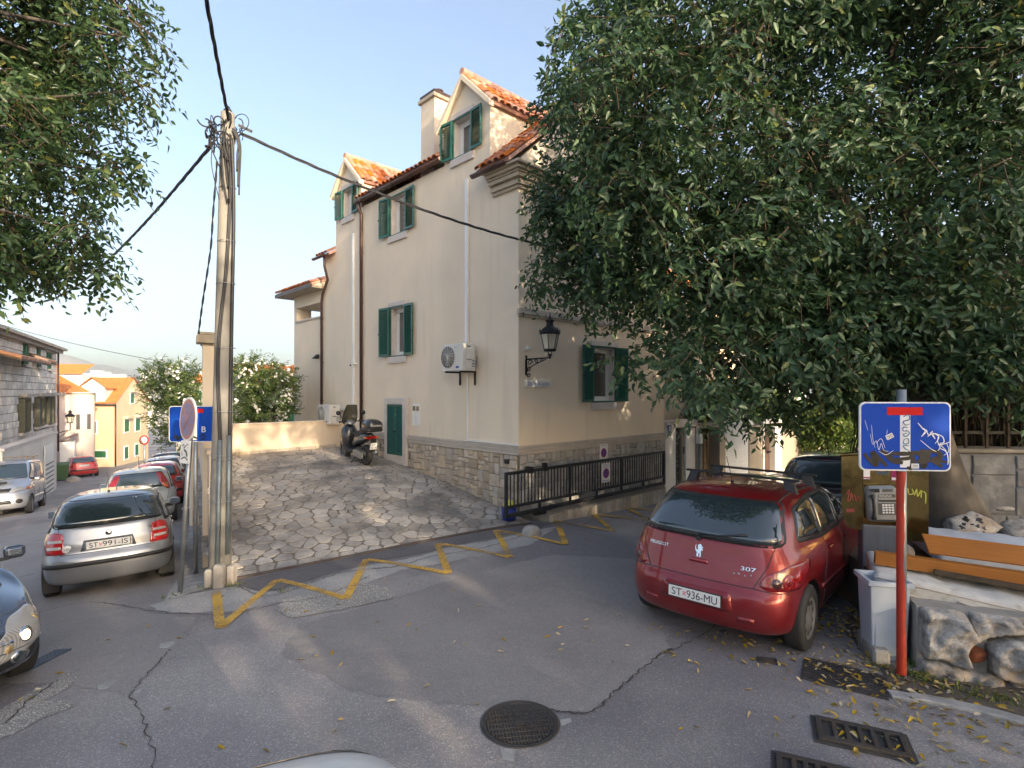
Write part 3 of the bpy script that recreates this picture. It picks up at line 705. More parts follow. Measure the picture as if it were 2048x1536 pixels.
def plate_cover(pxs, label, m_, name='iron_cover', cat='cover', n=22):
    q = [G(*p) for p in pxs]; c = sum(q, Vector())/4; u = ((q[1]-q[0])+(q[2]-q[3]))/2; v = ((q[3]-q[0])+(q[2]-q[1]))/2
    t = thing(name, label, cat, c, rot=ground_frame(c, math.atan2(u.y, u.x))); a, b = u.length, v.length
    ob('plate', MB().cbox((0, 0, .006), (a, b, .016)), m_, t, bev=.003); mm = MB()
    for i in range(n):
        for j in range(int(n*b/a)):
            x = -a/2+a*(i+.5)/n; y = -b/2+b*(j+.5)/int(n*b/a); s = 1 if (i+j) % 2 else -1
            mm.prism([(-.013, -.003), (.013, -.003), (.013, .003), (-.013, .003)], (x, y, .0145), Vector((.7, .7*s, 0)), Vector((-.7*s, .7, 0)), (0, 0, .003))
    ob('tread_pattern', mm, m_, t)
plate_cover([(1598,1360),(1776,1398),(1776,1358),(1612,1314)], 'dark chequered steel plate strewn with yellow leaves next to the sign post', 'tread_plate', 'steel_plate', 'plate', 26)
plate_cover([(60,1340),(94,1338),(106,1306),(76,1308)], 'bluish iron cover in the road in front of the dark grey car', 'blue_iron', n=8)
# kerb strip at the lower right
def strip_solid(name, pxs, w, h, m_, label, cat, lift=0., kind=None):
    g = [G(*p) for p in pxs]; pts = []
    for a, b in zip(g, g[1:]):
        for k in range(6): pts.append(a.lerp(b, k/6))
    pts.append(g[-1]); rr = random.Random(2); vs = []; fs = []
    for i, p in enumerate(pts):
        d = (pts[min(i+1, len(pts)-1)]-pts[max(i-1, 0)]).normalized(); nn = Vector((-d.y, d.x, 0)); j = rr.uniform(-.006, .006)
        for s, dz in ((-1, -.04), (-1, h*.6), (-.82, h), (.82, h), (1, h*.6), (1, -.04)):
            q = p+nn*(w/2*s+j); vs.append((q.x, q.y, zroad(q.x, q.y)+dz+lift))
    for i in range(len(pts)-1): fs += [(i*6+k, i*6+k+1, (i+1)*6+k+1, (i+1)*6+k) for k in range(5)]
    fs += [tuple(range(6)), tuple(reversed([(len(pts)-1)*6+k for k in range(6)]))]
    return ob(name, MB().add(vs, fs), m_, label=label, cat=cat, kind=kind)
strip_solid('kerb', [(1780,1392),(1860,1402),(1960,1422),(2048,1446),(2160,1482)], .115, .028, 'kerb_concrete', None, None, kind='structure')
ob('verge', drape(ragged(gpoly([(1785,1378),(1850,1392),(1960,1412),(2048,1436),(2200,1480),(2240,1400),(2048,1380),(1900,1362),(1830,1350),(1720,1300),(1700,1230),(1690,1262),(1760,1345)]), .02, .12, 12), .2, .004), 'earth', kind='structure', sm=True)
# pavement plinth under the pole
ob('pavement', drape(ragged(gpoly([(330,1205),(372,1190),(420,1176),(474,1168),(476,1150),(455,1136),(425,1130),(398,1090),(388,1050),(378,1052),(374,1100),(362,1150),(340,1180)]), .015, .1, 14), .2, .010), 'kerb_concrete', kind='structure', sm=True)
# ------------------------------------------------------------------ tiled roofs
def tile_mesh(w=.19, l=.43, r0=.088, r1=.072, n=6):
    """one barrel tile, lying along +x (up the slope), hump up (+z)"""
    vs = []; fs = []
    for x, r, dz in ((0, r0, .0), (l, r1, -.012)):
        for rr_ in (r, r-.012):
            for k in range(n+1): a = PI*k/n; vs.append((x, -rr_*math.cos(a), rr_*math.sin(a)*.8+dz))
    m = n+1
    for k in range(n): fs += [(k, k+1, 2*m+k+1, 2*m+k), (m+k, 3*m+k, 3*m+k+1, m+k+1), (k, m+k, m+k+1, k+1)]
    me = bpy.data.meshes.new('roof_tile'); me.from_pydata(vs, [], fs); me.polygons.foreach_set('use_smooth', [True]*len(fs)); me.materials.append(MATS['roof_tile']); me.update(); return me
TILE = tile_mesh(); TR = random.Random(5)
def lay_tiles(parent, O, U, S, LU, LS, budget, deck=True, first=None):
    """O lower corner at the eave, U along the eave, S up the slope (unit); tiles as objects for the first rows, the rest joined"""
    O, U, S = Vector(O), Vector(U).normalized(), Vector(S).normalized(); Nn = U.cross(S)
    if Nn.z < 0: Nn = -Nn
    ncol = max(1, int(round(LU/.19))); wcol = LU/ncol; nrow = int(math.ceil(LS/.33)); Rm = Matrix((S, Nn.cross(S), Nn)).transposed(); mass = MB()
    tv = [v.co.copy() for v in TILE.vertices]; tf = [tuple(p.vertices) for p in TILE.polygons]; cnt = 0
    for r in range(nrow):
        for c in range(ncol):
            p = O+U*((c+.5)*wcol)+S*(r*.33-.03)+Nn*(.03+TR.uniform(-.004, .006)); M = Rm @ Matrix.Rotation(TR.uniform(-.03, .03), 3, 'Z')
            if cnt < budget:
                o = bpy.data.objects.new('roof_tile', TILE); COL.objects.link(o); o.parent = parent; o.location = p; o.rotation_euler = M.to_euler(); cnt += 1
            else: mass.add([M @ q+p for q in tv], tf, 0, True)
    if mass.v: ob('roof_tile_remainder', mass, 'roof_tile_mass', parent, kind='stuff', fix=False)
    if deck:
        d = MB(); a = O-Nn*.06; e = a+U*LU; vs = [a, e, e+S*LS, a+S*LS]; vs += [q+Nn*.065 for q in vs]
        d.add(vs, [(0, 1, 2, 3), (7, 6, 5, 4), (0, 4, 5, 1), (1, 5, 6, 2), (2, 6, 7, 3), (3, 7, 4, 0)]); ob('roof_deck', d, 'roof_tile_mass', parent)
    return cnt

# ------------------------------------------------------------------ the house on the corner
house = thing('house', 'tall cream rendered corner house with green shutters, stone plinth and gabled dormers', 'house', HC, HA)
WT = .28
def wnd_hole(y0, y1, z0, z1): return [(y0, z0), (y0, z1), (y1, z1), (y1, z0)]
lw = [(.003,-1.2),(8.0,-1.2),(8.0,8.50),(7.2,9.26),(6.4,8.50),(6.4,7.74),(2.49,7.74),(2.49,8.62),(1.675,9.40),(.86,8.62),(.86,7.0),(.003,7.0)]
holesL = [wnd_hole(4.10,4.80,6.60,7.58), wnd_hole(4.15,4.80,3.44,4.68), wnd_hole(1.48,2.09,7.79,8.62), wnd_hole(6.91,7.47,7.68,8.46)]
ob('wall', MB().panel(lw, holesL, (0, 0, 0), (0, 1, 0), (0, 0, 1), (WT, 0, 0)), 'cream_plaster', house)
holesR = [wnd_hole(2.38,3.20,2.28,3.52), wnd_hole(2.38,3.20,4.9,6.1), wnd_hole(2.35, 3.0, 7.4, 8.4)]
ob('wall', MB().panel([(0.002,-1.2),(5.43,-1.2),(5.43,7.0),(2.7,9.45),(.002,7.0)], holesR, (0, 0, 0), (1, 0, 0), (0, 0, 1), (0, WT, 0)).box((5.15,.28,-1.2),(5.43,8.0,7.0)).box((0.28,7.72,-1.2),(5.15,8.0,7.0)), 'cream_plaster', house)
# inner floors keep the rooms dark
ob('floor_slab', MB().box((.28,.28,1.2),(5.15,7.72,1.35)).box((.28,.28,4.75),(5.15,7.72,4.88)).box((2.6,.28,-1),(2.7,7.72,7)), 'grey_concrete', house)
# lower wing and loggia further back
ob('wall', MB().box((0.003,8.0,-1.2),(3.5,8.76,6.68)), 'cream_plaster', house)
lg = [(8.76,-1.2),(11.2,-1.2),(11.2,5.36),(8.76,5.36)]
ob('wall', MB().panel(lg, [wnd_hole(8.95,10.98,4.90,5.36-.0001+.0)], (0.006, 0, 0), (0, 1, 0), (0, 0, 1), (.28, 0, 0)) if False else MB().box((.006,8.76,-1.2),(.30,11.2,4.86)).box((.006,10.98,4.86),(.52,11.2,5.36)).box((.006,8.76,4.86),(.30,8.95,5.36)).box((3.2,8.76,-1.2),(3.5,11.2,4.86)).box((3.0,10.98,4.86),(3.5,11.2,5.36)).box((.006,8.76,5.36),(3.5,11.2,5.74)).box((.30,8.76,4.7),(3.2,11.2,4.86)), 'cream_plaster', house)
ob('loggia_sill', MB().box((-.04,8.96,4.86),(.34,10.99,4.91)), 'window_stone', house)
ob('loggia_roof', MB().add([(-.42,8.78,5.745),(-.42,11.65,5.745),(-.42,11.65,5.82),(-.42,8.78,5.82),(3.9,8.78,5.745),(3.9,11.65,5.745),(3.9,11.65,5.82),(3.9,8.78,5.82)], [(0,1,2,3),(4,7,6,5),(0,4,5,1),(3,2,6,7),(0,3,7,4),(1,5,6,2)]), 'cornice_stone', house)
lay_tiles(house, (-.44,8.78,5.88), (0,1,0), (.93,0,.36), 2.86, 1.6, 24)
ob('eaves_infill', MB().prism([(-.40,5.822),(1.05,5.822),(1.05,6.36)], (0,8.80,0), (1,0,0), (0,0,1), (0,2.8,0)), 'cream_plaster', house)
ob('eaves_infill', MB().prism([(0,6.681),(1.0,6.681),(1.0,7.28),(0,6.80)], (0,8.0,0), (1,0,0), (0,0,1), (0,.76,0)), 'cream_plaster', house)
lay_tiles(house, (-.24,8.0,6.70), (0,1,0), (.86,0,.5), .80, 1.2, 12)
ob('fascia', MB().box((-.47,8.76,5.74),(-.42,11.70,5.85)).box((-.42,11.65,5.74),(3.9,11.70,5.85)), 'gutter_grey', house)
def gutter(pts, r=.065):
    m = MB(); pts = [Vector(p) for p in pts]; vs = []; n = 8; d = (pts[1]-pts[0]).normalized(); s = Vector((0,0,1)).cross(d).normalized()
    for p in pts:
        for rr_ in (r, r-.008):
            for k in range(n+1): a = PI+PI*k/n; vs.append(p+s*(rr_*math.cos(a))+Vector((0,0,rr_*math.sin(a))))
    q = n+1; fs = []
    for k in range(n): fs += [(k, k+1, 2*q+k+1, 2*q+k), (q+k, 3*q+k, 3*q+k+1, q+k+1), (k, q+k, q+k+1, k+1), (2*q+k, 2*q+k+1, 3*q+k+1, 3*q+k)]
    fs += [(0, 2*q, 3*q, q), (n, q+n, 3*q+n, 2*q+n)]; return m.add(vs, fs, 0, True)
ob('gutter', gutter([(-.15,2.42,7.86),(-.15,6.50,7.86)], .075), 'brown_metal', house)
for y in (2.9,3.7,4.5,5.3,6.1): ob('gutter_bracket', MB().tube([(-.235,y,7.88),(-.225,y,7.80),(-.15,y,7.778),(-.07,y,7.80),(0,y,7.88)], .008, 5), 'brown_metal', house)
ob('gutter', gutter([(-.36,-.02,7.0),(-.36,1.02,7.0)], .07), 'brown_metal', house)
ob('gutter', gutter([(-.30,8.02,6.66),(-.30,8.95,6.66)], .06), 'brown_metal', house)
ob('downpipe', MB().tube([(-.15,6.32,7.80),(-.15,6.32,7.70),(-.06,6.32,7.5),(-.06,6.32,1.2)], .045, 10), 'brown_metal', house)
ob('downpipe', MB().tube([(-.28,8.22,6.66),(-.26,8.22,6.3),(-.10,8.35,5.95),(-.06,8.80,5.55),(-.06,8.88,5.3),(-.06,8.88,1.6)], .04, 10), 'brown_metal', house)
for z in (2.2,3.6,5.0,6.4): ob('pipe_clip', MB().tube([(-.06,6.32,z),(-.06,6.32,z+.03)], .052, 10).box((-.06,6.31,z),(0,6.33,z+.03)), 'brown_metal', house)
for z in (2.2,3.4,4.8): ob('pipe_clip', MB().tube([(-.06,8.88,z),(-.06,8.88,z+.03)], .048, 10).box((-.06,8.87,z),(0.004,8.89,z+.03)), 'brown_metal', house)
# white ducts
d = MB().box((-.06,1.56,3.50),(-.001,1.65,7.18)); ob('cable_duct', d, 'white_pvc', house, bev=.008)
ob('cable_duct', MB().box((-.03,1.585,1.44),(-.001,1.615,2.94)).box((-.055,0-.05,1.415),(-.001,1.615,1.438)), 'white_pvc', house)
ob('cable_duct', MB().box((-.06,6.80,2.02),(-.001,6.89,7.08)), 'white_pvc', house, bev=.008)
ob('cable_duct', MB().box((-.06,6.80,1.94),(-.001,8.0,2.018)), 'white_pvc', house, bev=.008)

def Lpoly(p, yend, xend=5.5): return [(-p, yend), (-p, -p), (xend, -p), (xend, -.001), (-.001, -.001), (-.001, yend)]
def Lsteps(name, steps, yend, m_, xend=5.5, parent=house, y2=None):
    mb = MB()
    for z0, z1, p in steps: mb.prism(Lpoly(p, yend, xend), (0, 0, z0), (1, 0, 0), (0, 1, 0), (0, 0, z1-z0))
    if y2:
        for z0, z1, p in steps: mb.box((-p, y2[0], z0), (-.001, y2[1], z1))
    return ob(name, mb, m_, parent, bev=.006)
Lsteps('cornice', [(6.56,6.62,.06),(6.625,6.70,.11),(6.705,6.74,.09),(6.745,6.82,.17),(6.825,6.86,.2),(6.865,6.93,.26),(6.932,6.98,.34)], .74, 'cornice_stone', 5.8)
Lsteps('plinth_band', [(1.232,1.275,.085),(1.277,1.31,.065),(1.312,1.345,.08),(1.347,1.36,.055),(1.362,1.405,.035)], 3.955, 'trim_stone', 5.43, y2=(5.0,7.38))
ob('string_course', MB().box((-.04,-.05,4.01),(5.45,-.001,4.05)).box((-.06,-.08,4.052),(5.47,-.001,4.10)).box((-.045,-.06,4.102),(5.45,-.001,4.17)), 'trim_stone', house, bev=.006)

# roofs
sl = Vector((1,0,.85)).normalized()
nt_ = lay_tiles(house, (-.40,-.12,7.03), (0,1,0), sl, .96, 4.15, 60)
nt_ += lay_tiles(house, (-.17,2.49,7.90), (0,1,0), Vector((1,0,.63)), 3.91, 3.35, 60)
slr = MB()
for (x0, z0, x1, z1, y0, y1) in ((5.9,6.95,2.7,9.66,-.12,8.1), (.35,8.19,2.7,9.66,6.4,8.1)):
    slr.add([(x0,y0,z0),(x0,y1,z0),(x1,y1,z1),(x1,y0,z1),(x0,y0,z0+.08),(x0,y1,z0+.08),(x1,y1,z1+.08),(x1,y0,z1+.08)], [(0,1,2,3),(7,6,5,4),(0,4,5,1),(1,5,6,2),(2,6,7,3),(3,7,4,0)])
ob('roof_slope', slr, 'roof_tile_mass', house)
ob('ridge', MB().tube([(2.7,-.15,9.70),(2.7,8.15,9.70)], .10, 10), 'roof_tile_mass', house)
ob('gable_coping', MB().prism([(.0,6.985),(.16,6.985),(2.7,9.32),(5.24,6.985),(5.43,6.985),(5.43,7.12),(2.7,9.62),(0,7.16)], (0,-.10,0), (1,0,0), (0,0,1), (0,.099,0)), 'cream_plaster', house)
def dormer(y0, y1, ze, zp, xin, tb):
    yc = (y0+y1)/2; n = 0
    # side walls back to the roof
    sm = MB()
    for ya, yb in ((y0, y0+.15), (y1-.15, y1)): sm.box((.281, ya, 6.9), (xin, yb, ze))
    ob('dormer_wall', sm, 'cream_plaster', house)
    for s, yy in ((-1, y0), (1, y1)):
        ye = yy+s*.12; zz_ = ze-.12*(zp-ze)/(yc-y0); dy = abs(yc-ye); dz = zp-zz_; L_ = math.hypot(dy, dz)
        n += lay_tiles(house, (-.10, ye, zz_+.09), (1,0,0), Vector((0, -s*dy/L_, dz/L_)), xin+.15, L_, tb)
        v = MB(); t = .13
        v.add([(-.14,ye,zz_-.03),(-.14,yc,zp-.03),(-.14,yc,zp-.03+t),(-.14,ye,zz_-.03+t),(-.001,ye,zz_-.03),(-.001,yc,zp-.03),(-.001,yc,zp-.03+t),(-.001,ye,zz_-.03+t)], [(0,1,2,3),(7,6,5,4),(0,4,5,1),(1,5,6,2),(2,6,7,3),(3,7,4,0)])
        ob('verge', v, 'cream_plaster', house)
    ob('ridge', MB().tube([(-.12,yc,zp+.16),(xin+.3,yc,zp+.16)], .085, 10), 'roof_tile_mass', house); return n
nt_ += dormer(.86, 2.49, 8.62, 9.40, 2.5, 45)
nt_ += dormer(6.4, 8.0, 8.50, 9.26, 2.4, 45)
# chimney
ob('chimney', MB().box((.25,3.22,7.5),(.92,3.80,9.74)), 'cream_plaster', house)
ob('chimney_cap', MB().box((.19,3.16,9.742),(.98,3.86,9.83)), 'cornice_stone', house, bev=.01); ob('chimney_lid', MB().box((.23,3.20,9.832),(.94,3.82,9.93)), 'brown_metal', house)
ob('chimney_pot', MB().lathe([(.08,9.93),(.08,10.06),(.12,10.08),(.12,10.11),(.0005,10.15)], 16, (.58,3.5,0)), 'brown_metal', house)
ob('skylight', MB().box((1.6,5.3,9.1),(2.1,6.0,9.32)), 'window_stone', house)

SLAT = {}
def slat_mesh(w):
    k = round(w, 3)
    if k not in SLAT: SLAT[k] = fixn(MB().cbox((0,0,0), (w, .006, .058), Matrix.Rotation(-.75, 3, 'X')).mesh('slat')); SLAT[k].materials.append(MATS['green_shutter'])
    return SLAT[k]
def shutter(parent, O, ang, w, h, mir, name='shutter', n=None, mids=()):
    """leaf hinged at O, spreading along local +x (mir=1) or -x; local y points into the wall"""
    M = Matrix.Rotation(ang, 4, 'Z'); s = mir; st = .045; rl = .06; t = .035
    f = MB(); x0, x1 = (0, w) if s > 0 else (-w, 0)
    f.panel([(x0,0),(x1,0),(x1,h),(x0,h)], [[(x0+st,rl),(x0+st,h-rl),(x1-st,h-rl),(x1-st,rl)]], (0,-t,0), (1,0,0), (0,0,1), (0,t,0))
    o = ob(name, f, 'green_shutter', parent, bev=.004); o.location = O; o.rotation_euler = (0, 0, ang)
    n = n or int((h-2*rl)/.041); ws = w-2*st
    for i in range(n):
        c = bpy.data.objects.new('slat', slat_mesh(ws)); COL.objects.link(c); c.parent = o; c.location = ((x0+x1)/2, -t/2, rl+(h-2*rl)*(i+.5)/n)
    ob('latch', MB().box((x0+.01 if s < 0 else x1-.03, -t-.03, h*.45), (x0+.03 if s < 0 else x1-.01, -t-.001, h*.45+.03)), 'black_iron', o)
    return o
def window(parent, O, rz, w, h, sw, al=.10, ar=.04, lace=True, lintel=True, left=True, right=True):
    """O = lower corner at the left of the opening seen from outside; local x runs to the right, y into the wall"""
    M = Matrix.Translation(O) @ Matrix.Rotation(rz, 4, 'Z')
    def pt(m, name, mt, par=parent, bev=0.):
        me = m.mesh(name); fixn(me); me.transform(M) if par is parent else None; return ob(name, me, mt, par, bev=bev)
    pt(MB().panel([(-.035,-.035),(w+.035,-.035),(w+.035,h+.035),(-.035,h+.035)], [[(0,0),(0,h),(w,h),(w,0)]], (0,-.03,0), (1,0,0), (0,0,1), (0,.029,0)), 'shutter_frame', 'green_shutter', bev=.003)
    fr = .055
    wo = pt(MB().panel([(.0,.0),(w,.0),(w,h),(.0,h)], [[(fr,fr),(fr,h-fr),(w-fr,h-fr),(w-fr,fr)]], (0,.16,0), (1,0,0), (0,0,1), (0,.06,0)), 'window', 'white_pvc', bev=.004)
    def sub(m, name, mt): me = m.mesh(name); fixn(me); me.transform(M); return ob(name, me, mt, wo)
    sub(MB().panel([(fr+.002,fr+.002),(w-fr-.002,fr+.002),(w-fr-.002,h-fr-.002),(fr+.002,h-fr-.002)], [[(fr+.05,fr+.05),(fr+.05,h-fr-.05),(w-fr-.05,h-fr-.05),(w-fr-.05,fr+.05)]], (0,.172,0), (1,0,0), (0,0,1), (0,.04,0)), 'sash', 'white_pvc')
    sub(MB().box((fr+.045,.190,fr+.045),(w-fr-.045,.196,h-fr-.045)), 'pane', 'house_glass')
    if lace:
        lm = MB()
        for s in range(6):
            z = fr+.12+(h-2*fr-.2)*s/5; x = w/2
            for q in range(5):
                a = q*1.2566; lm.cbox((x+.035*math.cos(a), .187, z+.035*math.sin(a)), (.022,.002,.022))
        sub(lm, 'curtain', 'curtain')
    pt(MB().box((-.10,-.055,-.20),(w+.10,-.001,-.037)), 'sill', 'window_stone', bev=.006)
    if lintel: pt(MB().box((-.10,-.045,h+.037),(w+.10,-.001,h+.15)), 'lintel', 'window_stone', bev=.006)
    # plastered reveal
    pt(MB().box((0,.001,-.002),(.004,.159,h)).box((w-.004,.001,0),(w,.159,h)).box((.004,.001,h-.004),(w-.004,.159,h)).box((.004,.001,0),(w-.004,.159,.004)), 'reveal', 'window_stone')
    R_ = Matrix.Rotation(rz, 3, 'Z')
    if left: shutter(parent, Vector(O)+R_ @ Vector((-.035,-.035,-.02)), rz+al, sw, h+.05, -1)
    if right: shutter(parent, Vector(O)+R_ @ Vector((w+.035,-.035,-.02)), rz-ar, sw, h+.05, 1)
LRZ = -PI/2     # left face: outside looks from -x; local x of the window runs towards -y
window(house, (0,4.80,6.60), LRZ, .70, .98, .43, .12, .05, lintel=False)
window(house, (0,4.80,3.44), LRZ, .65, 1.24, .42, .14, .05)
window(house, (0,2.09,7.79), LRZ, .61, .83, .38, .12, .05, lace=False)
window(house, (0,7.47,7.68), LRZ, .56, .78, .37, .12, .05, lace=False)
window(house, (2.38,0,2.28), 0, .82, 1.24, .42, .06, .06, lace=False)
window(house, (2.38,0,4.90), 0, .82, 1.20, .42, .06, .06, lace=False)
# low louvred door in a stone frame
ob('door_frame', MB().panel([(3.955,.62),(4.995,.62),(4.995,2.33),(3.955,2.33)], [[(4.12,.86),(4.12,2.17),(4.88,2.17),(4.88,.86)]], (-.10,0,0), (0,1,0), (0,0,1), (.10,0,0)), 'window_stone', house, bev=.008)
for y, mir in ((4.88, 1), (4.12, -1)): shutter(house, (-.055, y, .865), LRZ, .378, 1.30, mir, 'door_leaf', 25)
ob('meter_box', MB().box((-.012,3.47,1.66),(-.001,3.80,2.20)), 'white_paint', house); ob('meter_window', MB().box((-.018,3.50,2.02),(-.0125,3.62,2.14)).box((-.018,3.65,2.02),(-.0125,3.77,2.14)), 'house_glass', house)
ob('meter_seam', MB().box((-.0145,3.633,1.68),(-.0125,3.637,2.0)).box((-.0145,3.60,1.86),(-.0125,3.67,1.864)), 'grey_plastic', house)
ob('hinge_pin', MB().tube([(-.06,5.25,.98),(-.06,5.25,1.12),(-.03,5.25,1.0),(-.03,5.10,1.0)], .008, 5).tube([(-.06,3.84,.82),(-.06,3.84,.98),(-.03,3.84,.88),(-.03,3.68,.88)], .008, 5), 'black_iron', house)
ob('junction_box', MB().box((-.10,.22,1.04),(-.04,.32,1.13)), 'black_plastic', house)

# plinth stones
def ashlar(w, h, lo, hi, rr):
    out = []
    def split(x0, y0, x1, y1):
        a, b = x1-x0, y1-y0
        if (a <= hi and b <= hi and (rr.random() < .45 or (a < 1.6*lo and b < 1.6*lo))) or (a < 1.5*lo and b < 1.5*lo): out.append((x0, y0, x1, y1)); return
        if a > b*rr.uniform(.8, 1.3) and a > 1.5*lo: t = x0+a*rr.uniform(.35, .65); split(x0, y0, t, y1); split(t, y0, x1, y1)
        elif b > 1.5*lo: t = y0+b*rr.uniform(.35, .65); split(x0, y0, x1, t); split(x0, t, x1, y1)
        elif a > 1.5*lo: t = x0+a*rr.uniform(.35, .65); split(x0, y0, t, y1); split(t, y0, x1, y1)
        else: out.append((x0, y0, x1, y1))
    split(0, 0, w, h); return out
def lay_stones(parent, O, U, V, N, w, h, lo, hi, seed, mt, gap=.010, th=.045, zmin=None, name='stone'):
    rr = random.Random(seed); O, U, V, N = map(Vector, (O, U, V, N)); k = 0
    for x0, y0, x1, y1 in ashlar(w, h, lo, hi, rr):
        if zmin and zmin((x0+x1)/2, y1): continue
        cs = [(x0+gap, y0+gap), (x1-gap, y0+gap), (x1-gap, y1-gap), (x0+gap, y1-gap)]; p = th*rr.uniform(.75, 1.25); b = .012
        mx, my = (x0+x1)/2, (y0+y1)/2; mid = [((cs[i][0]+cs[(i+1) % 4][0])/2, (cs[i][1]+cs[(i+1) % 4][1])/2) for i in range(4)]; ring = []
        for i in range(4): ring += [cs[i], mid[i]]
        ring = [(a+rr.uniform(-.007, .007), c+rr.uniform(-.007, .007)) for a, c in ring]; vs = []
        for d, s in ((0, 0), (p-.012, 0), (p+rr.uniform(-.004,.004), b)):
            for a, c in ring: vs.append(O+U*(a+(s if a < mx else -s))+V*(c+(s if c < my else -s))+N*(d+(rr.uniform(-.006, .006) if s else 0)))
        vs.append(O+U*mx+V*my+N*(p+rr.uniform(0, .012))); fs = []
        for q in (0, 1): fs += [(q*8+i, q*8+(i+1) % 8, q*8+8+(i+1) % 8, q*8+8+i) for i in range(8)]
        fs += [(16+i, 16+(i+1) % 8, 24) for i in range(8)]
        ob(name, MB().add(vs, fs), mt, parent); k += 1
    return k
ob('plinth_backing', MB().box((-.022,-.022,-.8),(-.001,3.955,1.231)).box((-.022,4.995,-.8),(-.001,7.38,1.231)).box((-.022,-.022,-.8),(5.43,-.001,1.231)), 'mortar', house)
gz = lambda y: float(zc(*(HW(-.1, y).x, HW(-.1, y).y)))
lay_stones(house, (-.022,3.95,-.1), (0,-1,0), (0,0,1), (-1,0,0), 3.95, 1.33, .12, .36, 11, 'plinth_stone', .007, .03, lambda a, c: -.1+c < gz(3.95-a)-.02)
lay_stones(house, (-.022,7.37,.6), (0,-1,0), (0,0,1), (-1,0,0), 2.37, .63, .12, .3, 12, 'plinth_stone', .007, .03)
lay_stones(house, (0,-.022,.05), (1,0,0), (0,0,1), (0,-1,0), 5.42, 1.18, .16, .36, 13, 'plinth_stone_grey', .008, .035)

# air conditioners
def aircon(O, rz, w, h, dep, label, bracket=True):
    t = thing('air_conditioner', label, 'air conditioner', HW(*O[:2], O[2]), HA+rz, group='outdoor air conditioning units')
    ob('casing', MB().box((0,-dep,0),(w,0,h)), 'ac_white', t, bev=.015)
    c = (w*.32, -dep-.002, h*.52); r = h*.40
    ob('fan_recess', MB().lathe([(.0005,0),(r,0),(r,.006),(.0005,.006)], 28, (c[0], c[1]-.006, c[2]), 'y'), 'ac_dark', t)
    g = MB()
    for k in range(1, 6): g.tube([(c[0]+r*k/5*math.cos(a), c[1]-.014, c[2]+r*k/5*math.sin(a)) for a in [2*PI*j/20 for j in range(21)]], .004, 4, caps=False)
    for k in range(8): a = PI*k/8; g.tube([(c[0]-r*math.cos(a), c[1]-.016, c[2]-r*math.sin(a)), (c[0]+r*math.cos(a), c[1]-.016, c[2]+r*math.sin(a))], .004, 4)
    ob('fan_grille', g, 'ac_white', t)
    f = MB()
    for k in range(3):
        a = 2*PI*k/3; f.add([(c[0], c[1]-.009, c[2]), (c[0]+r*.9*math.cos(a), c[1]-.009, c[2]+r*.9*math.sin(a)), (c[0]+r*.9*math.cos(a+.8), c[1]-.011, c[2]+r*.9*math.sin(a+.8))], [(0,1,2)])
    ob('fan_blade', f, 'grey_plastic', t, fix=False)
    ob('service_panel', MB().box((w+.001,-dep+.06,.05),(w+.012,-.08,h-.10)), 'ac_white', t, bev=.004)
    ob('vent', MB().box((w+.001,-dep+.12,h-.08),(w+.008,-.14,h-.05)), 'ac_dark', t); ob('handle_slot', MB().box((w+.0125,-dep+.09,h*.40),(w+.018,-.12,h*.43)), 'ac_dark', t)
    ob('badge', text_mb('AKP', .028, (w*.62,-dep-.002,h*.84), (1,0,0), (0,0,1), (0,-.001,0)), 'ink_blue', t, fix=False)
    ob('sticker', MB().box((w*.68,-dep-.002,.06),(w*.82,-dep-.0005,.10)), 'ink_blue', t)
    vm = MB()
    for z in (.10,.16,.22): vm.tube([(w+.01,-.10,z),(w+.05,-.09,z),(w+.055,-.03,z-.02),(w+.04,.02,z+.1)], .011, 6)
    ob('valve', vm, 'galvanised', t)
    if bracket: ob('bracket', MB().box((.10,-dep+.02,-.035),(.14,dep*.3,-.001)).box((w-.14,-dep+.02,-.035),(w-.10,dep*.3,-.001)).box((.10,.07,-.30),(.14,.10,-.036)).box((w-.14,.07,-.30),(w-.10,.10,-.036)), 'black_iron', t)
aircon((-.13,1.95,2.94), LRZ, .76, .58, .34, 'white air conditioning unit on brackets high on the cream wall')
aircon((-.28,7.95,1.55), LRZ, .78, .56, .32, 'white air conditioning unit standing behind the low yard wall', False)
# security camera, wall light
t = thing('security_camera', 'small white bullet security camera on the cream wall', 'camera', HW(-.001,6.72,3.30), HA)
ob('housing', MB().tube([(-.10,.02,-.02),(-.22,-.08,-.05)], .035, 12), 'white_pvc', t); ob('mount', MB().tube([(0,0,0),(-.04,0,0)], .045, 12).tube([(-.04,0,0),(-.12,.0,-.02)], .015, 8), 'white_pvc', t); ob('lens', MB().tube([(-.2195,-.0797,-.05),(-.224,-.083,-.0508)], .026, 12), 'black_plastic', t)
t = thing('wall_light', 'small dark wedge shaped wall light beside the far brown downpipe', 'wall light', HW(.0,9.25,3.55), HA)
ob('shade', MB().prism([(0,0),(-.20,.0),(-.05,.14),(0,.14)], (0,-.08,0), (1,0,0), (0,0,1), (0,.16,0)), 'dark_iron', t)
ob('diffuser', MB().box((-.18,-.07,-.012),(-.02,.07,-.001)), 'lamp_glass', t)

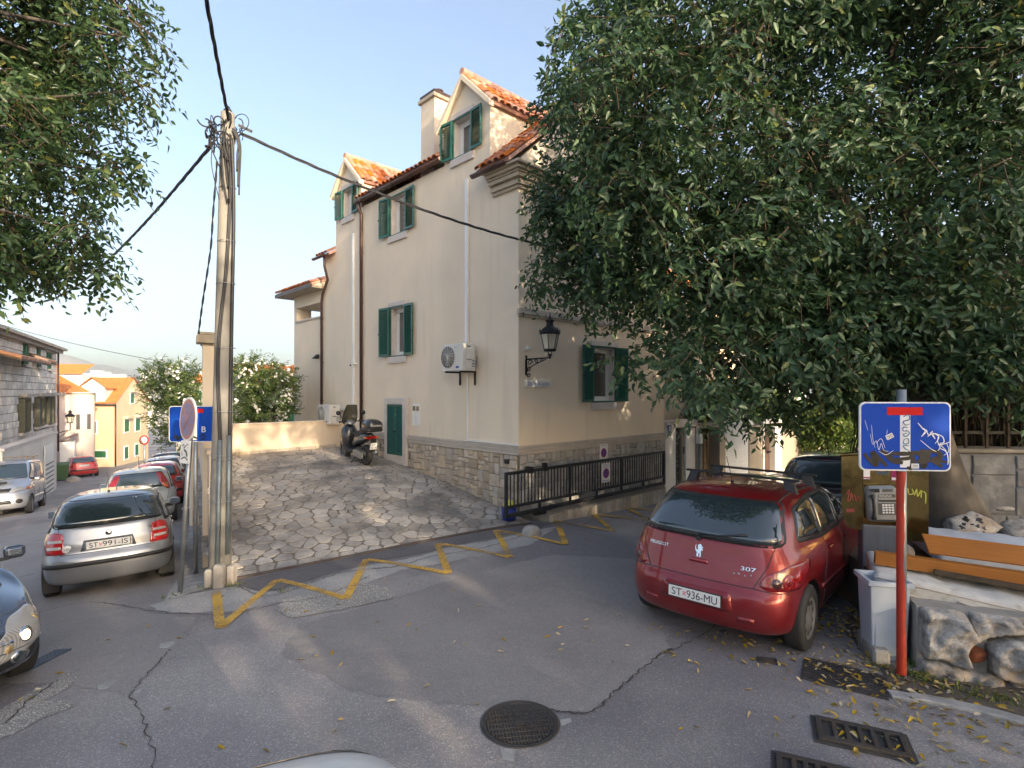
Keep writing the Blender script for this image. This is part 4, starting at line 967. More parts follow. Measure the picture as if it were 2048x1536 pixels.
# street lantern on a scrolled bracket
def lantern(t, c, s=1., hang=False):
    c = Vector(c); n = 6
    def ring(r, z): return [(c.x+r*s*math.cos(2*PI*(k+.5)/n), c.y+r*s*math.sin(2*PI*(k+.5)/n), c.z+z*s) for k in range(n)]
    gl = MB(); a, b = ring(.125, 0), ring(.205, .36); gl.add(a+b, [(k, (k+1) % n, n+(k+1) % n, n+k) for k in range(n)]+[tuple(range(n))]); ob('glass', gl, 'lamp_glass', t)
    fr = MB(); a, b = ring(.13, 0), ring(.212, .36)
    for k in range(n): fr.tube([a[k], b[k]], .010*s, 5)
    fr.lathe([(.0005*s,-.03*s),(.13*s,-.03*s),(.145*s,-.01*s),(.145*s,.02*s),(.12*s,.025*s)], 12, c, smooth=False)
    fr.lathe([(.19*s,.35*s),(.235*s,.36*s),(.245*s,.38*s),(.225*s,.395*s),(.0005*s,.395*s)], 12, c, smooth=False); ob('frame', fr, 'black_iron', t)
    rf = MB().lathe([(.225*s,.395*s),(.205*s,.44*s),(.15*s,.50*s),(.10*s,.53*s),(.085*s,.56*s),(.075*s,.62*s),(.085*s,.64*s),(.11*s,.655*s),(.10*s,.67*s),(.05*s,.70*s),(.025*s,.73*s),(.02*s,.76*s),(.012*s,.80*s),(.002*s,.86*s)], 14, c)
    for k in range(n):
        a = 2*PI*(k+.5)/n; q = c+Vector((.232*s*math.cos(a), .232*s*math.sin(a), .40*s)); rf.lathe([(.014*s,0),(.02*s,.02*s),(.008*s,.05*s),(.001,.10*s)], 6, q)
    ob('roof', rf, 'black_iron', t)
lt = thing('street_lantern', 'black six sided street lantern on a scrolled iron bracket above the street name', 'street lamp', HW(.21, 0, 3.05), HA)
lantern(lt, (.17,-.50,.27), .88)
br = MB(); arm = lambda u, z: (.0+.17*u/.50, -u, z)
br.tube([arm(0,.10),arm(.50,.12)], .014, 6).tube([arm(.50,.10),arm(.50,.20)], .022, 8)
br.tube([arm(.46,.14),arm(.47,.24),arm(.50,.25)], .008, 5).tube([arm(.54,.14),arm(.53,.24),arm(.50,.25)], .008, 5)
def curl(cx, cz, r, a0, a1, k=16): return [arm(cx+r*(1-j/k*.75)*math.cos(a0+(a1-a0)*j/k), cz+r*(1-j/k*.75)*math.sin(a0+(a1-a0)*j/k)) for j in range(k+1)]
br.tube(spline([arm(0,-.20),arm(.05,-.10),arm(.20,.0),arm(.42,.09)], 5), .011, 6)
for cx, cz, r, a0, a1 in ((.09,.03,.06,0,7.5),(.22,.055,.045,3,-5),(.33,.075,.035,0,7),(.07,-.10,.05,1,8.5),(.05,-.22,.045,1.5,-6)): br.tube(curl(cx, cz, r, a0, a1), .009, 5)
br.cbox((0,-.006,-.02), (.05,.012,.40)); ob('bracket', br, 'black_iron', lt)
ob('cable', MB().tube(spline([(-.02,-.01,.10),(-.10,-.02,.22),(-.03,-.03,.30),(.02,-.02,.34)], 5), .006, 5).box((-.01,-.07,.30),(.07,-.001,.37)), 'white_paint', lt)
# street name
t = thing('street_name_plate', 'white stone plate with the street name on the cream wall under the lantern', 'street sign', HW(.18,-.001,2.59), HA)
ob('slab', MB().box((0,-.03,0),(.75,0,.145)), 'white_paint', t, bev=.004)
ob('lettering', text_mb('ŠENOINA ULICA', .088, (.045,-.0305,.028), (1,0,0), (0,0,1), (0,-.0015,0), width=.66), 'ink_blue', t, fix=False)
t = thing('house_number_plate', 'small dark blue plate with white lines at the far end of the house', 'plaque', HW(5.44,-.10,1.32), HA)
ob('plate', MB().box((0,-.02,0),(.16,0,.28)), 'ink_blue', t)
pm = MB()
for k in range(5): pm.box((.02,-.022,.04+k*.045),(.14,-.0205,.055+k*.045))
ob('lettering', pm, 'ink_white', t)

# low tiled wall under the gate
lowg = thing('low_wall', 'low wall faced with upright pale stones under the sliding gate', 'wall', HW(.32,-.55,0), HA)
ob('core', MB().box((0,.02,-.9),(4.28,.50,.075)).box((0,-.0,.076),(4.28,.49,.10)), 'mortar', lowg)
rr = random.Random(21); x = .0
while x < 4.25:
    w = rr.uniform(.09,.19); w = min(w, 4.27-x); g0 = zroad(*HW(.32+x, -.6).xy)
    m = MB().cbox((x+w/2, .0+rr.uniform(-.004,.004), (g0-.05+.072)/2), (w-.012, .036, .072-g0+.05), bev=.005); ob('stone', m, 'plinth_stone', lowg); x += w
# sliding gate
gate = thing('sliding_gate', 'long dark grey steel sliding gate parked in front of the stone plinth', 'gate', HW(-.80,-.47,0), HA)
GL = 5.48
ob('frame', MB().box((0,-.025,.955),(GL,.025,1.01)).box((0,-.025,.165),(.055,.025,.954)).box((GL-.055,-.025,.165),(GL,.025,.954)).box((.056,-.025,.335),(GL-.056,.025,.385)).box((1.80,-.022,.386),(1.85,.022,.954)).box((3.60,-.022,.386),(3.65,.022,.954)), 'dark_iron', gate, bev=.003)
ob('track_beam', MB().box((.056,-.035,.165),(GL-.056,.035,.235)), 'dark_iron', gate, bev=.004)
lm = MB()
for x in (.9,1.81,2.7,3.61,4.5): lm.box((x,-.02,.236),(x+.04,.02,.334))
ob('strut', lm, 'dark_iron', gate)
BAR = fixn(MB().cbox((0,0,.67), (.018,.018,.568)).mesh('bar')); BAR.materials.append(MATS['dark_iron']); x = .135
while x < GL-.08:
    if min(abs(x-1.825), abs(x-3.625)) > .045: o = bpy.data.objects.new('bar', BAR); COL.objects.link(o); o.parent = gate; o.location = (x,0,0)
    x += .0935
ob('guide', MB().box((.62,-.05,.94),(.70,.10,1.06)).box((.52,-.04,1.012),(.64,.03,1.03)).box((1.02,-.05,.94),(1.09,.05,1.10)), 'black_iron', gate)
ob('roller', MB().cbox((.95,.03,.13), (.30,.08,.07)), 'black_iron', gate)
def noparksign(t, w, h, top, bottom):
    ob('board', MB().prism(rpoly(0,0,w,h,.008), (0,0,0), (1,0,0), (0,0,1), (0,.006,0)), 'white_paint', t)
    c = (w/2, -.001, h*.47); r = w*.36
    ob('emblem', MB().lathe([(.0005,0),(r,0)], 28, c, 'y'), 'sign_magenta', t, fix=False)
    ob('emblem', MB().lathe([(.0005,0),(r*.72,0)], 28, (c[0],c[1]-.001,c[2]), 'y'), 'ink_blue', t, fix=False)
    a = r*.7; x_ = MB()
    for s in (1,-1): x_.prism([(-a,-.008),(a,-.008),(a,.008),(-a,.008)], (c[0],c[1]-.0022,c[2]), Vector((.707,0,.707*s)), Vector((-.707*s,0,.707)), (0,-.0006,0))
    ob('emblem', x_, 'sign_magenta', t, fix=False)
    m = MB(); 
    for k, s in enumerate(top): text_mb(s, h*.075, (w*.10,-.0006,h*(.88-.115*k)), (1,0,0), (0,0,1), (0,-.001,0), mb=m, width=w*.8)
    if bottom: text_mb(bottom, h*.085, (w*.12,-.0006,h*.06), (1,0,0), (0,0,1), (0,-.001,0), mb=m, width=w*.76)
    ob('lettering', m, 'ink_blue', t, fix=False)
t = thing('private_parking_sign', 'white private parking sign with a round no parking symbol tied to the gate bars', 'sign', HW(2.04,-.512,.50), HA); noparksign(t, .31, .42, ['PRIVATE','PARKING'], 'Hvala')
t = thing('no_parking_sign', 'white no parking notice fixed to the stone plinth above the gate', 'sign', HW(2.52,-.09,.90), HA); noparksign(t, .30, .38, ['NE PARKIRAJ'], None)
# things round the gate
t = thing('bucket', 'blue plastic tub with a yellow lid behind the gate bars', 'bucket', HW(-.38,-.13,.03), HA)
ob('tub', MB().lathe([(.0005,0),(.13,0),(.15,.24),(.14,.24),(.12,.02)], 16), 'ink_blue', t); ob('lid', MB().lathe([(.10,.24),(.12,.25),(.10,.36),(.0005,.38)], 12), 'spray_yellow', t)
g = G(1097, 1039); t = thing('gate_post', 'short concrete post with a dark sensor in front of the gate', 'post', g, HA)
ob('shaft', MB().box((-.065,-.05,-.1),(.065,.05,.33)), 'rough_concrete', t, bev=.012); ob('sensor', MB().box((-.035,-.062,.20),(.005,-.051,.28)), 'black_plastic', t); ob('foot', MB().box((-.10,-.08,-.02),(.11,.07,.03)), 'rough_concrete', t, bev=.01)
g = G(1063, 1070); t = ob('stone_bollard', MB().lathe([(.17,-.05),(.175,.03),(.16,.09),(.12,.14),(.06,.165),(.0005,.17)], 20), 'rough_concrete', label='low rounded concrete dome on the asphalt beside the zigzag line', cat='bollard', loc=g)

# ------------------------------------------------------------------ yard walls
yw = thing('yard_wall', 'low cream rendered wall closing the back of the paved yard', 'wall', HW(-.001,7.41,0), HA)
ob('wall', MB().box((-4.05,0,-1.5),(-.03,.22,1.62)), 'wall_plaster', yw); ob('coping', MB().box((-4.09,-.03,1.622),(-.03,.25,1.66)), 'wall_plaster', yw, bev=.006)
rr = random.Random(4); x = -3.9
while x < -.3:
    w = rr.uniform(.22,.42); q = HW(x+w/2, 7.39); z = float(zc(q.x, q.y))
    if rr.random() < .88: ob('stone', MB().cbox((x+w/2, -.012, z+.045), (w-.02, .034, .10+rr.uniform(-.01,.02)), bev=.006), 'plinth_stone', yw)
    x += w
SD = Vector((-.514, .857, 0)); SN = Vector((-.857, -.514, 0))
sw0 = Vector((-4.72, 8.55, 0)); SA = math.atan2(SD.y, SD.x)
stw = thing('street_wall', 'cream rendered boundary wall running down the left street behind the parked cars', 'wall', sw0, SA)
ob('wall', MB().box((.2,-.22,-3.0),(5.9,-.02,1.50)).box((5.9,-.22,-4),(24,-.02,.75)), 'wall_plaster', stw)
ob('coping', MB().box((.2,-.25,1.502),(5.93,.01,1.56)).box((5.94,-.25,.752),(24,.01,.80)), 'wall_plaster', stw, bev=.006)
m = MB()
for k in range(14): m.box((6.3+k*1.2,-.15,.80),(6.36+k*1.2,-.09,1.45))
m.box((6.3,-.14,1.30),(22,-.10,1.34)); ob('railing', m, 'white_paint', stw)
gp = thing('gate_pillar', 'tall cream pillar with a moulded cap standing behind the concrete pole', 'pillar', P(421, 1080, 9.3).xy.to_3d(), SA)
ob('shaft', MB().box((-.12,-.12,-1.),(.12,.12,3.27)), 'cream_plaster', gp); ob('cap', MB().box((-.15,-.15,3.272),(.15,.15,3.30)).box((-.21,-.21,3.302),(.21,.21,3.44)).box((-.17,-.17,3.442),(.17,.17,3.49)), 'cornice_stone', gp, bev=.03)
# ------------------------------------------------------------------ cars
def car_rings(p):
    L, W, H = p['L'], p['W'], p['H']
    zh, xh = p['z_hood'], p['x_cowl']; zc_ = p['z_cowl']; zb = p['z_belt']; zrb = p['z_rearbase']; xrb = p['x_rearbase']; xrr, xrf = p['x_roofrear'], p['x_rooffront']
    zf = p.get('z_nose', .62); tb = p.get('tumble', .74); rw = p.get('rearw', .97)
    # columns: 0 rear centre .. 12 front centre : (x, y factor)
    def base(xr, xf, wf=1., bow=.06, fb=.16, cr=1.):
        return [(xr, 0), (xr+bow*.25, .45*wf), (xr+bow*1.4, .84*wf*rw), (xr+bow+.28, .985*wf*rw), (.85, 1.0*wf), (1.45, 1.*wf), (L*.50, 1.*wf), (L*.64, 1.*wf), (L-.85, .995*wf), (xf-fb-.26, .955*wf), (xf-fb*.9, .80*wf), (xf-fb*.22, .42*wf), (xf, 0)]
    R = []
    def ring(xr, xf, z, wf, **k):
        b = base(xr, xf, wf, **k); z = z if callable(z) else (lambda i, x, zz=z: zz); R.append([(x, y*W, z(i, x)) for i, (x, y) in enumerate(b)])
    lerp = lambda a, b, t: a+(b-a)*max(0, min(1, t))
    zbot = p.get('z_bot', .20)
    ring(.30, L-.30, zbot, .80); ring(.10, L-.12, zbot, .93); ring(.035, L-.03, zbot+.10, .985)
    ring(.0, L, .44, 1.0); ring(.01, L-.01, .57, 1.)
    ring(p.get('x_step', .05), L-.05, lambda i, x: lerp(.645, zf-.02, x/L), .995)
    ring(p.get('x_tail', .06)+.01, L-.10, lambda i, x: lerp(.76, zf+.02, (x-.3)/(L-.6)), 1.)
    ring(p.get('x_tail', .06)+.05, L-.22, lambda i, x: lerp(zb-.06, zf+.09, ((x-L*.55)/(L*.45))**1.2 if x > L*.55 else 0) if i > 2 else zrb-.12, .975)
    # shoulder: belt line, then the bonnet
    bl = []
    for i, (x, y) in enumerate(base(xrb-.03, L-.42, .93)):
        if i <= 2: z = zrb-.02
        elif i <= 6: z = zb
        elif i == 7: z = lerp(zb, zc_, .6)-.01
        else: z = [0]*8+[zc_-.06, (zc_+zh)/2-.03, zh-.01, zh+.01, zh+.015][i-8] if False else {8: zc_-.05, 9: zh+.03, 10: zh+.015, 11: zh+.03, 12: zh+.035}[i]
        bl.append((x, y*W, z))
    R.append(bl)
    g = [(xrb, 0, zrb), (xrb+.01, .42*W, zrb), (xrb+.05, .76*W, zrb+.0), (xrb+.34, .90*W, zb+.03), (1.0, .91*W, zb+.03), (1.5, .915*W, zb+.03), (L*.50, .915*W, zb+.03), (xh-.38, .90*W, zb+.035), (xh-.16, .84*W, zc_+.01), (xh-.06, .70*W, zc_+.01), (xh-.02, .55*W, zc_+.015), (xh+.03, .28*W, zc_+.02), (xh+.05, 0, zc_+.025)]
    R.append(g)
    t = tb; zr_ = H-.09; xm = xrf
    mid = []
    g2 = [(xrr-.05, 0, zr_+.015), (xrr-.04, .40*W, zr_+.01), (xrr+.0, (t-.07)*W, zr_-.02), (xrr+.25, t*W, zr_-.015), (xrr+.5, (t+.01)*W, zr_), (lerp(xrr, xrf, .42), (t+.015)*W, zr_+.01), (lerp(xrr, xrf, .65), (t+.01)*W, zr_+.005), (lerp(xrr, xrf, .88), t*W, zr_-.02), (xrf+.02, (t-.02)*W, zr_-.055), (xrf+.06, (t-.09)*W, zr_-.055), (xrf+.09, .50*W, zr_-.045), (xrf+.11, .26*W, zr_-.035), (xrf+.12, 0, zr_-.03)]
    # ring half way up the glass with a little bulge
    for a, b in zip(g, g2): mid.append(((a[0]+b[0])/2-(.02 if a[0] < 1 else 0)+(.03 if a[0] > xh-.2 else 0), (a[1]+b[1])/2+(.015 if a[1] > .3 else 0), (a[2]+b[2])/2+.01))
    R.append(mid); R.append(g2)
    R.append([(xrr+.10 if i < 3 else (min(max(x, xrr+.15), xrf-.05)), y*.72, zr_+.065 if 3 <= i <= 7 else zr_+.045 if i < 3 else zr_+.02) for i, (x, y, z) in enumerate(g2)])
    R.append([(x+(.12 if i < 1 else 0), 0, z+.02) for i, (x, y, z) in enumerate(R[-1])])
    return R
CARB = {}
def car_body_mesh(p):
    R = car_rings(p); n = len(R[0]); bm = bmesh.new(); grid = {}
    for s in (1, -1):
        for i, r in enumerate(R):
            for j, (x, y, z) in enumerate(r):
                k = (i, j, s if abs(y) > 1e-6 else 0)
                if k not in grid: grid[k] = bm.verts.new((x, y*s, z))
    for s in (1, -1):
        def g(i, j): return grid[(i, j, s if abs(R[i][j][1]) > 1e-6 else 0)]
        for i in range(len(R)-1):
            for j in range(n-1):
                q = [g(i, j), g(i, j+1), g(i+1, j+1), g(i+1, j)]
                q2 = []; [q2.append(v) for v in q if v not in q2]
                if len(q2) >= 3:
                    try: bm.faces.new(q2 if s > 0 else q2[::-1])
                    except ValueError: pass
        # floor
        for j in range(n-1):
            pass
    bmesh.ops.remove_doubles(bm, verts=bm.verts, dist=.002)
    hole = [e for e in bm.edges if e.is_boundary]
    try: bmesh.ops.contextual_create(bm, geom=hole)
    except Exception: pass
    bmesh.ops.recalc_face_normals(bm, faces=bm.faces)
    cr = bm.edges.layers.float.get('crease_edge') or bm.edges.layers.float.new('crease_edge')
    ys = {}
    me = bpy.data.meshes.new('body'); 
    for e in bm.edges:
        zz_ = [(v.co.x, v.co.z) for v in e.verts]
    bm.to_mesh(me); bm.free()
    o = bpy.data.objects.new('tmp', me); COL.objects.link(o); m = o.modifiers.new('s', 'SUBSURF'); m.levels = p.get('sub', 3); m.render_levels = m.levels
    dg = bpy.context.evaluated_depsgraph_get(); full = bpy.data.meshes.new_from_object(o.evaluated_get(dg))
    bvh = BVHTree.FromPolygons([v.co.copy() for v in full.vertices], [tuple(q.vertices) for q in full.polygons])
    # wheel arches
    cut = MB()
    for xw in (p['xw0'], p['xw1']):
        for s in (1, -1):
            ya, yb = s*(p['W']-.25), s*(p['W']+.2); cut.lathe([(.0005, ya), (p['rw']+.055, ya), (p['rw']+.055, yb), (.0005, yb)], 28, (xw, 0, p['rw']-.01), 'y', smooth=False)
    cme = cut.mesh('cut'); bmc = bmesh.new(); bmc.from_mesh(cme); bmesh.ops.remove_doubles(bmc, verts=bmc.verts, dist=.002); bmesh.ops.recalc_face_normals(bmc, faces=bmc.faces); bmc.to_mesh(cme); bmc.free()
    cme.materials.append(MATS['black_plastic']); me.materials.append(MATS[p['paint']])
    co = bpy.data.objects.new('cutter', cme); COL.objects.link(co)
    b = o.modifiers.new('b', 'BOOLEAN'); b.object = co; b.operation = 'DIFFERENCE'; b.solver = 'EXACT'; b.material_mode = 'TRANSFER'
    dg = bpy.context.evaluated_depsgraph_get(); dg.update(); res = bpy.data.meshes.new_from_object(o.evaluated_get(dg))
    if len(res.polygons) < 300: res = full
    bpy.data.objects.remove(o); bpy.data.objects.remove(co)
    fl = [True]*len(res.polygons)
    for q in res.polygons:
        if q.material_index == 1: fl[q.index] = False
    res.polygons.foreach_set('use_smooth', fl); res.name = 'body'
    return res, bvh
def patch(bvh, poly, O, U, V, D, grid=.06, off=.004, rim=True, maxd=3.0):
    """a panel that lies on the body: outline in the U,V plane at O, dropped along D"""
    O, U, V, D = map(Vector, (O, U, V, D)); U.normalize(); V.normalize(); D.normalize(); bm = bmesh.new()
    den = []
    for i in range(len(poly)):
        a, b = poly[i], poly[(i+1) % len(poly)]; k = max(1, int(math.hypot(b[0]-a[0], b[1]-a[1])/grid))
        for t in range(k): den.append((a[0]+(b[0]-a[0])*t/k, a[1]+(b[1]-a[1])*t/k))
    vs = [bm.verts.new((q[0], q[1], 0)) for q in den]
    try: bm.faces.new(vs)
    except ValueError: bm.free(); return MB()
    for ax in (0, 1):
        lo = min(q[ax] for q in poly); hi = max(q[ax] for q in poly); x = lo+grid
        while x < hi-1e-4:
            co = [0, 0, 0]; co[ax] = x; no = [0, 0, 0]; no[ax] = 1
            bmesh.ops.bisect_plane(bm, geom=bm.verts[:]+bm.edges[:]+bm.faces[:], plane_co=co, plane_no=no); x += grid
    bad = []
    for v in bm.verts:
        o = O+U*v.co.x+V*v.co.y; h = bvh.ray_cast(o, D, maxd)
        if h[0] is None: bad.append(v); continue
        nn = h[1] if h[1].dot(D) < 0 else -h[1]
        v.co = h[0]+nn*off
    if bad: bmesh.ops.delete(bm, geom=bad, context='VERTS')
    if rim and bm.faces:
        be = [e for e in bm.edges if e.is_boundary]; r = bmesh.ops.extrude_edge_only(bm, edges=be)
        for v in [g for g in r['geom'] if isinstance(g, bmesh.types.BMVert)]: v.co += D*(off+.004)
    bmesh.ops.recalc_face_normals(bm, faces=bm.faces)
    avg = Vector()
    for f in bm.faces: avg += f.normal*f.calc_area()
    if avg.dot(D) > 0: bmesh.ops.reverse_faces(bm, faces=bm.faces)
    bm.verts.index_update(); mb = MB(); mb.add([v.co.copy() for v in bm.verts], [tuple(v.index for v in f.verts) for f in bm.faces], 0, True); bm.free(); return mb
def seam(bvh, pts, O, U, V, D, w=.008, off=.002):
    O, U, V, D = map(Vector, (O, U, V, D)); P_ = []
    for a, b in zip(pts, pts[1:]):
        k = max(1, int(math.hypot(b[0]-a[0], b[1]-a[1])/.06))
        for t in range(k+1):
            h = bvh.ray_cast(O+U*(a[0]+(b[0]-a[0])*t/k)+V*(a[1]+(b[1]-a[1])*t/k), D, 3)
            if h[0]: P_.append(h[0]-D*off)
    return MB().tube(P_, w/2, 5) if len(P_) > 1 else MB()
def wheel(parent, x, y, r, s, style='hub', w=.19, steer=0):
    wh = MB().lathe([(r*.62,-w/2),(r*.9,-w/2),(r*.98,-w*.42),(r,-w*.3),(r,w*.3),(r*.98,w*.42),(r*.9,w/2),(r*.68,w/2),(r*.64,w*.40),(r*.60,-w*.3)], 36, axis='y')
    o = ob('wheel', wh, 'rubber', parent, fix=False); o.location = (x, y, r-.01); o.rotation_euler = (0, 0, (0 if s > 0 else PI)+steer)
    for k in (-.2, .0, .2): pass
    rm = MB().lathe([(r*.655,w*.44),(r*.63,w*.47),(r*.60,w*.40),(r*.50,w*.36),(r*.20,w*.46),(r*.10,w*.52),(.0005,w*.53)], 36, axis='y')
    ob('rim', rm, 'alloy', o, fix=False); h = MB(); n = 9 if style == 'hub' else 5
    for k in range(n):
        a = 2*PI*k/n; c, s_ = math.cos(a), math.sin(a); rr_ = r*.46
        h.lathe([(.0005,0),(r*.075 if style == 'hub' else r*.13,0)], 10, (rr_*c, w*.415, rr_*s_), 'y')
    ob('rim_hole', h, 'black_plastic', o, fix=False)
    return o
def car(name, label, cat, p, loc, fwd, group='parked cars', extras=None):
    f = Vector(fwd).normalized(); L = p['L']; c = Vector(loc)
    a, b = c+f*.7, c+f*(L-.8); s = Vector((-f.y, f.x, 0))
    za, zb_ = zroad(a.x, a.y), zroad(b.x, b.y); slope = (zb_-za)/(L-1.5); ff = Vector((f.x, f.y, slope)).normalized()
    m_ = c+f*(L/2); side = (zroad(*(m_+s*.75).xy)-zroad(*(m_-s*.75).xy))/1.5; ss = Vector((s.x, s.y, side)).normalized(); up = ff.cross(ss).normalized(); ss = up.cross(ff)
    M = Matrix((ff, ss, up)).transposed(); z0 = za-slope*.7
    t = thing(name, label, cat, (c.x, c.y, z0), rot=M.to_euler(), group=group)
    W, H = p['W'], p['H']; me, bvh = car_body_mesh(p)
    o = bpy.data.objects.new('body', me); COL.objects.link(o); o.parent = t
    X = Vector((1,0,0)); Y_ = Vector((0,1,0)); Z = Vector((0,0,1)); glass = p.get('glass', 'car_glass')
    def rear(name_, poly, mt, off=.004, par=t, grid=.06, k=None): return ob(name_, patch(bvh, poly, (-1,0,0), (0,1,0), Z, X, grid, off), mt, par, fix=False)
    def front(name_, poly, mt, off=.004, par=t, grid=.06): return ob(name_, patch(bvh, poly, (L+1,0,0), (0,-1,0), Z, -X, grid, off), mt, par, fix=False)
    def side_(name_, poly, mt, s, off=.004, par=t, grid=.07): return ob(name_, patch(bvh, poly, (0,s*2,0), (1,0,0), Z, (0,-s,0), grid, off), mt, par, fix=False)
    p.update(rear=rear, front=front, side_=side_, bvh=bvh)
    # rear screen: u is +y = left side of the car, mirrored symmetric anyway
    rg = p['rearglass']; ro = ob('rear_trim', patch(bvh, roundpoly([(q[0]*1.045, q[1]+(.02 if q[1] > rg[0][1] else -.02)) for q in rg], .08), (-1,0,0), (0,1,0), Z, X, .06, .003), 'black_plastic', t, fix=False)
    rear('rear_window', roundpoly(rg, .07), glass, .009)
    front('windscreen', roundpoly(p['screen'], .06), glass, .006)
    for s in (1, -1):
        for i, q in enumerate(p['sideglass']):
            side_('side_window', roundpoly(q, .04), glass, s, .007)
        side_('window_trim', roundpoly(p['sidetrim'], .06), 'black_plastic', s, .003)
        wn_ = [wheel(t, xw, s*(W-.105), p['rw'], s, p.get('rim', 'hub')) for xw in (p['xw0'], p['xw1'])]
    for s in (1, -1):
        mm = MB().cbox((0,0,0), (.10,.17,.13), bev=.03); mo = ob('mirror', mm, p.get('mirror', p['paint']), t, bev=.01); mo.location = (p['xmir'], s*(W+.08), p['z_belt']+.09)
        ob('mirror_glass', MB().cbox((-.052,0,0), (.004,.14,.10)), 'mirror_glass', mo); ob('mirror_arm', MB().cbox((.02,-s*.10,-.05), (.05,.09,.03)), 'black_plastic', mo)
    sm = MB()
    for s in (1, -1):
        for sp in p.get('seams', []):
            q = seam(bvh, sp, (0,s*2,0), (1,0,0), Z, (0,-s,0), .007); sm.add(q.v, q.f)
    for sp in p.get('rseams', []):
        q = seam(bvh, sp, (-1,0,0), (0,1,0), Z, X, .008); sm.add(q.v, q.f)
    for sp in p.get('fseams', []):
        q = seam(bvh, sp, (L+1,0,0), (0,1,0), Z, -X, .008); sm.add(q.v, q.f)
    if sm.v: ob('panel_gap', sm, 'black_plastic', t, kind='stuff', fix=False)
    for s in (1, -1):
        for x, z in p.get('handles', []):
            h = bvh.ray_cast(Vector((x, s*2, z)), Vector((0,-s,0)), 3)
            if h[0]: ob('door_handle', MB().cbox(h[0]+Vector((0,s*.012,0)), (.16,.03,.03), bev=.01), p['paint'], t)
    if p.get('strip'):
        for s in (1, -1):
            x0, x1, z = p['strip']; side_('rub_strip', [(x0,z),(x1,z),(x1,z+.045),(x0,z+.045)], p.get('stripmat', 'black_plastic'), s, .012)
    if p.get('plate'):
        x, z, txt = p['plate']; h = bvh.ray_cast(Vector((-1,0,z)), X, 3); xr = h[0].x if h[0] else 0
        po = ob('number_plate', MB().box((xr-.024,-.265,z-.06),(xr-.010,.265,z+.06)), 'black_plastic', t)
        ob('plate', MB().box((xr-.028,-.258,z-.052),(xr-.0245,.258,z+.052)), 'plate_white', po)
        if txt:
            a_, b_ = txt; m = text_mb(a_, .072, (xr-.0285,.235-.01,z-.036), (0,-1,0), Z, (-.001,0,0), width=.105)
            text_mb(b_, .072, (xr-.0285,.235-.165,z-.036), (0,-1,0), Z, (-.001,0,0), mb=m, width=.30); ob('lettering', m, 'ink_black', po, fix=False)
            cm_ = MB()
            for i in range(3):
                for j in range(3):
                    if (i+j) % 2 == 0: cm_.box((xr-.0295,.235-.125-.01*i-.01,z-.02+.012*j),(xr-.0285,.235-.125-.01*i,z-.02+.012*j+.012))
            ob('crest', cm_, 'sign_red', po)
    if extras: extras(t, p, bvh)
    return t

def hatch(L=4.0, W=.83, H=1.45, **k):
    s = L/4.2
    p = dict(L=L, W=W, H=H, z_hood=.80, z_cowl=.94, x_cowl=3.02*s, z_belt=.90, z_rearbase=.98, x_rearbase=.13, x_roofrear=.52, x_rooffront=2.32*s, xw0=.78*s, xw1=L-.86*s, rw=.30, xmir=2.72*s,
             rearglass=[(-.60*W/.83,1.0),(.60*W/.83,1.0),(.50*W/.83,H-.13),(-.50*W/.83,H-.13)], screen=[(-.60,.98),(.60,.98),(.50,H-.16),(-.50,H-.16)],
             sideglass=[[(.42,.98),(.62,H-.20),(1.22*s,H-.15),(1.22*s,.95)],[(1.28*s,.95),(1.28*s,H-.15),(1.95*s,H-.15),(2.0*s,.95)],[(2.08*s,.95),(2.04*s,H-.15),(2.28*s,H-.18),(2.80*s,.98)]],
             sidetrim=[(.36,.94),(.58,H-.16),(1.3*s,H-.115),(2.30*s,H-.14),(2.92*s,.95),(2.0*s,.92),(1.0*s,.92)],
             seams=[[(1.25*s,H-.13),(1.22*s,.62),(1.15*s,.34)],[(2.03*s,H-.13),(2.05*s,.32)],[(2.86*s,.90),(2.92*s,.50),(2.90*s,.32)],[(1.15*s,.32),(2.90*s,.32)]], handles=[(1.42*s,.78),(2.22*s,.78)],
             rseams=[[(-.68,.98),(-.60,.60),(.60,.60),(.68,.98)]], paint='paint_red')
    p.update(k); return p

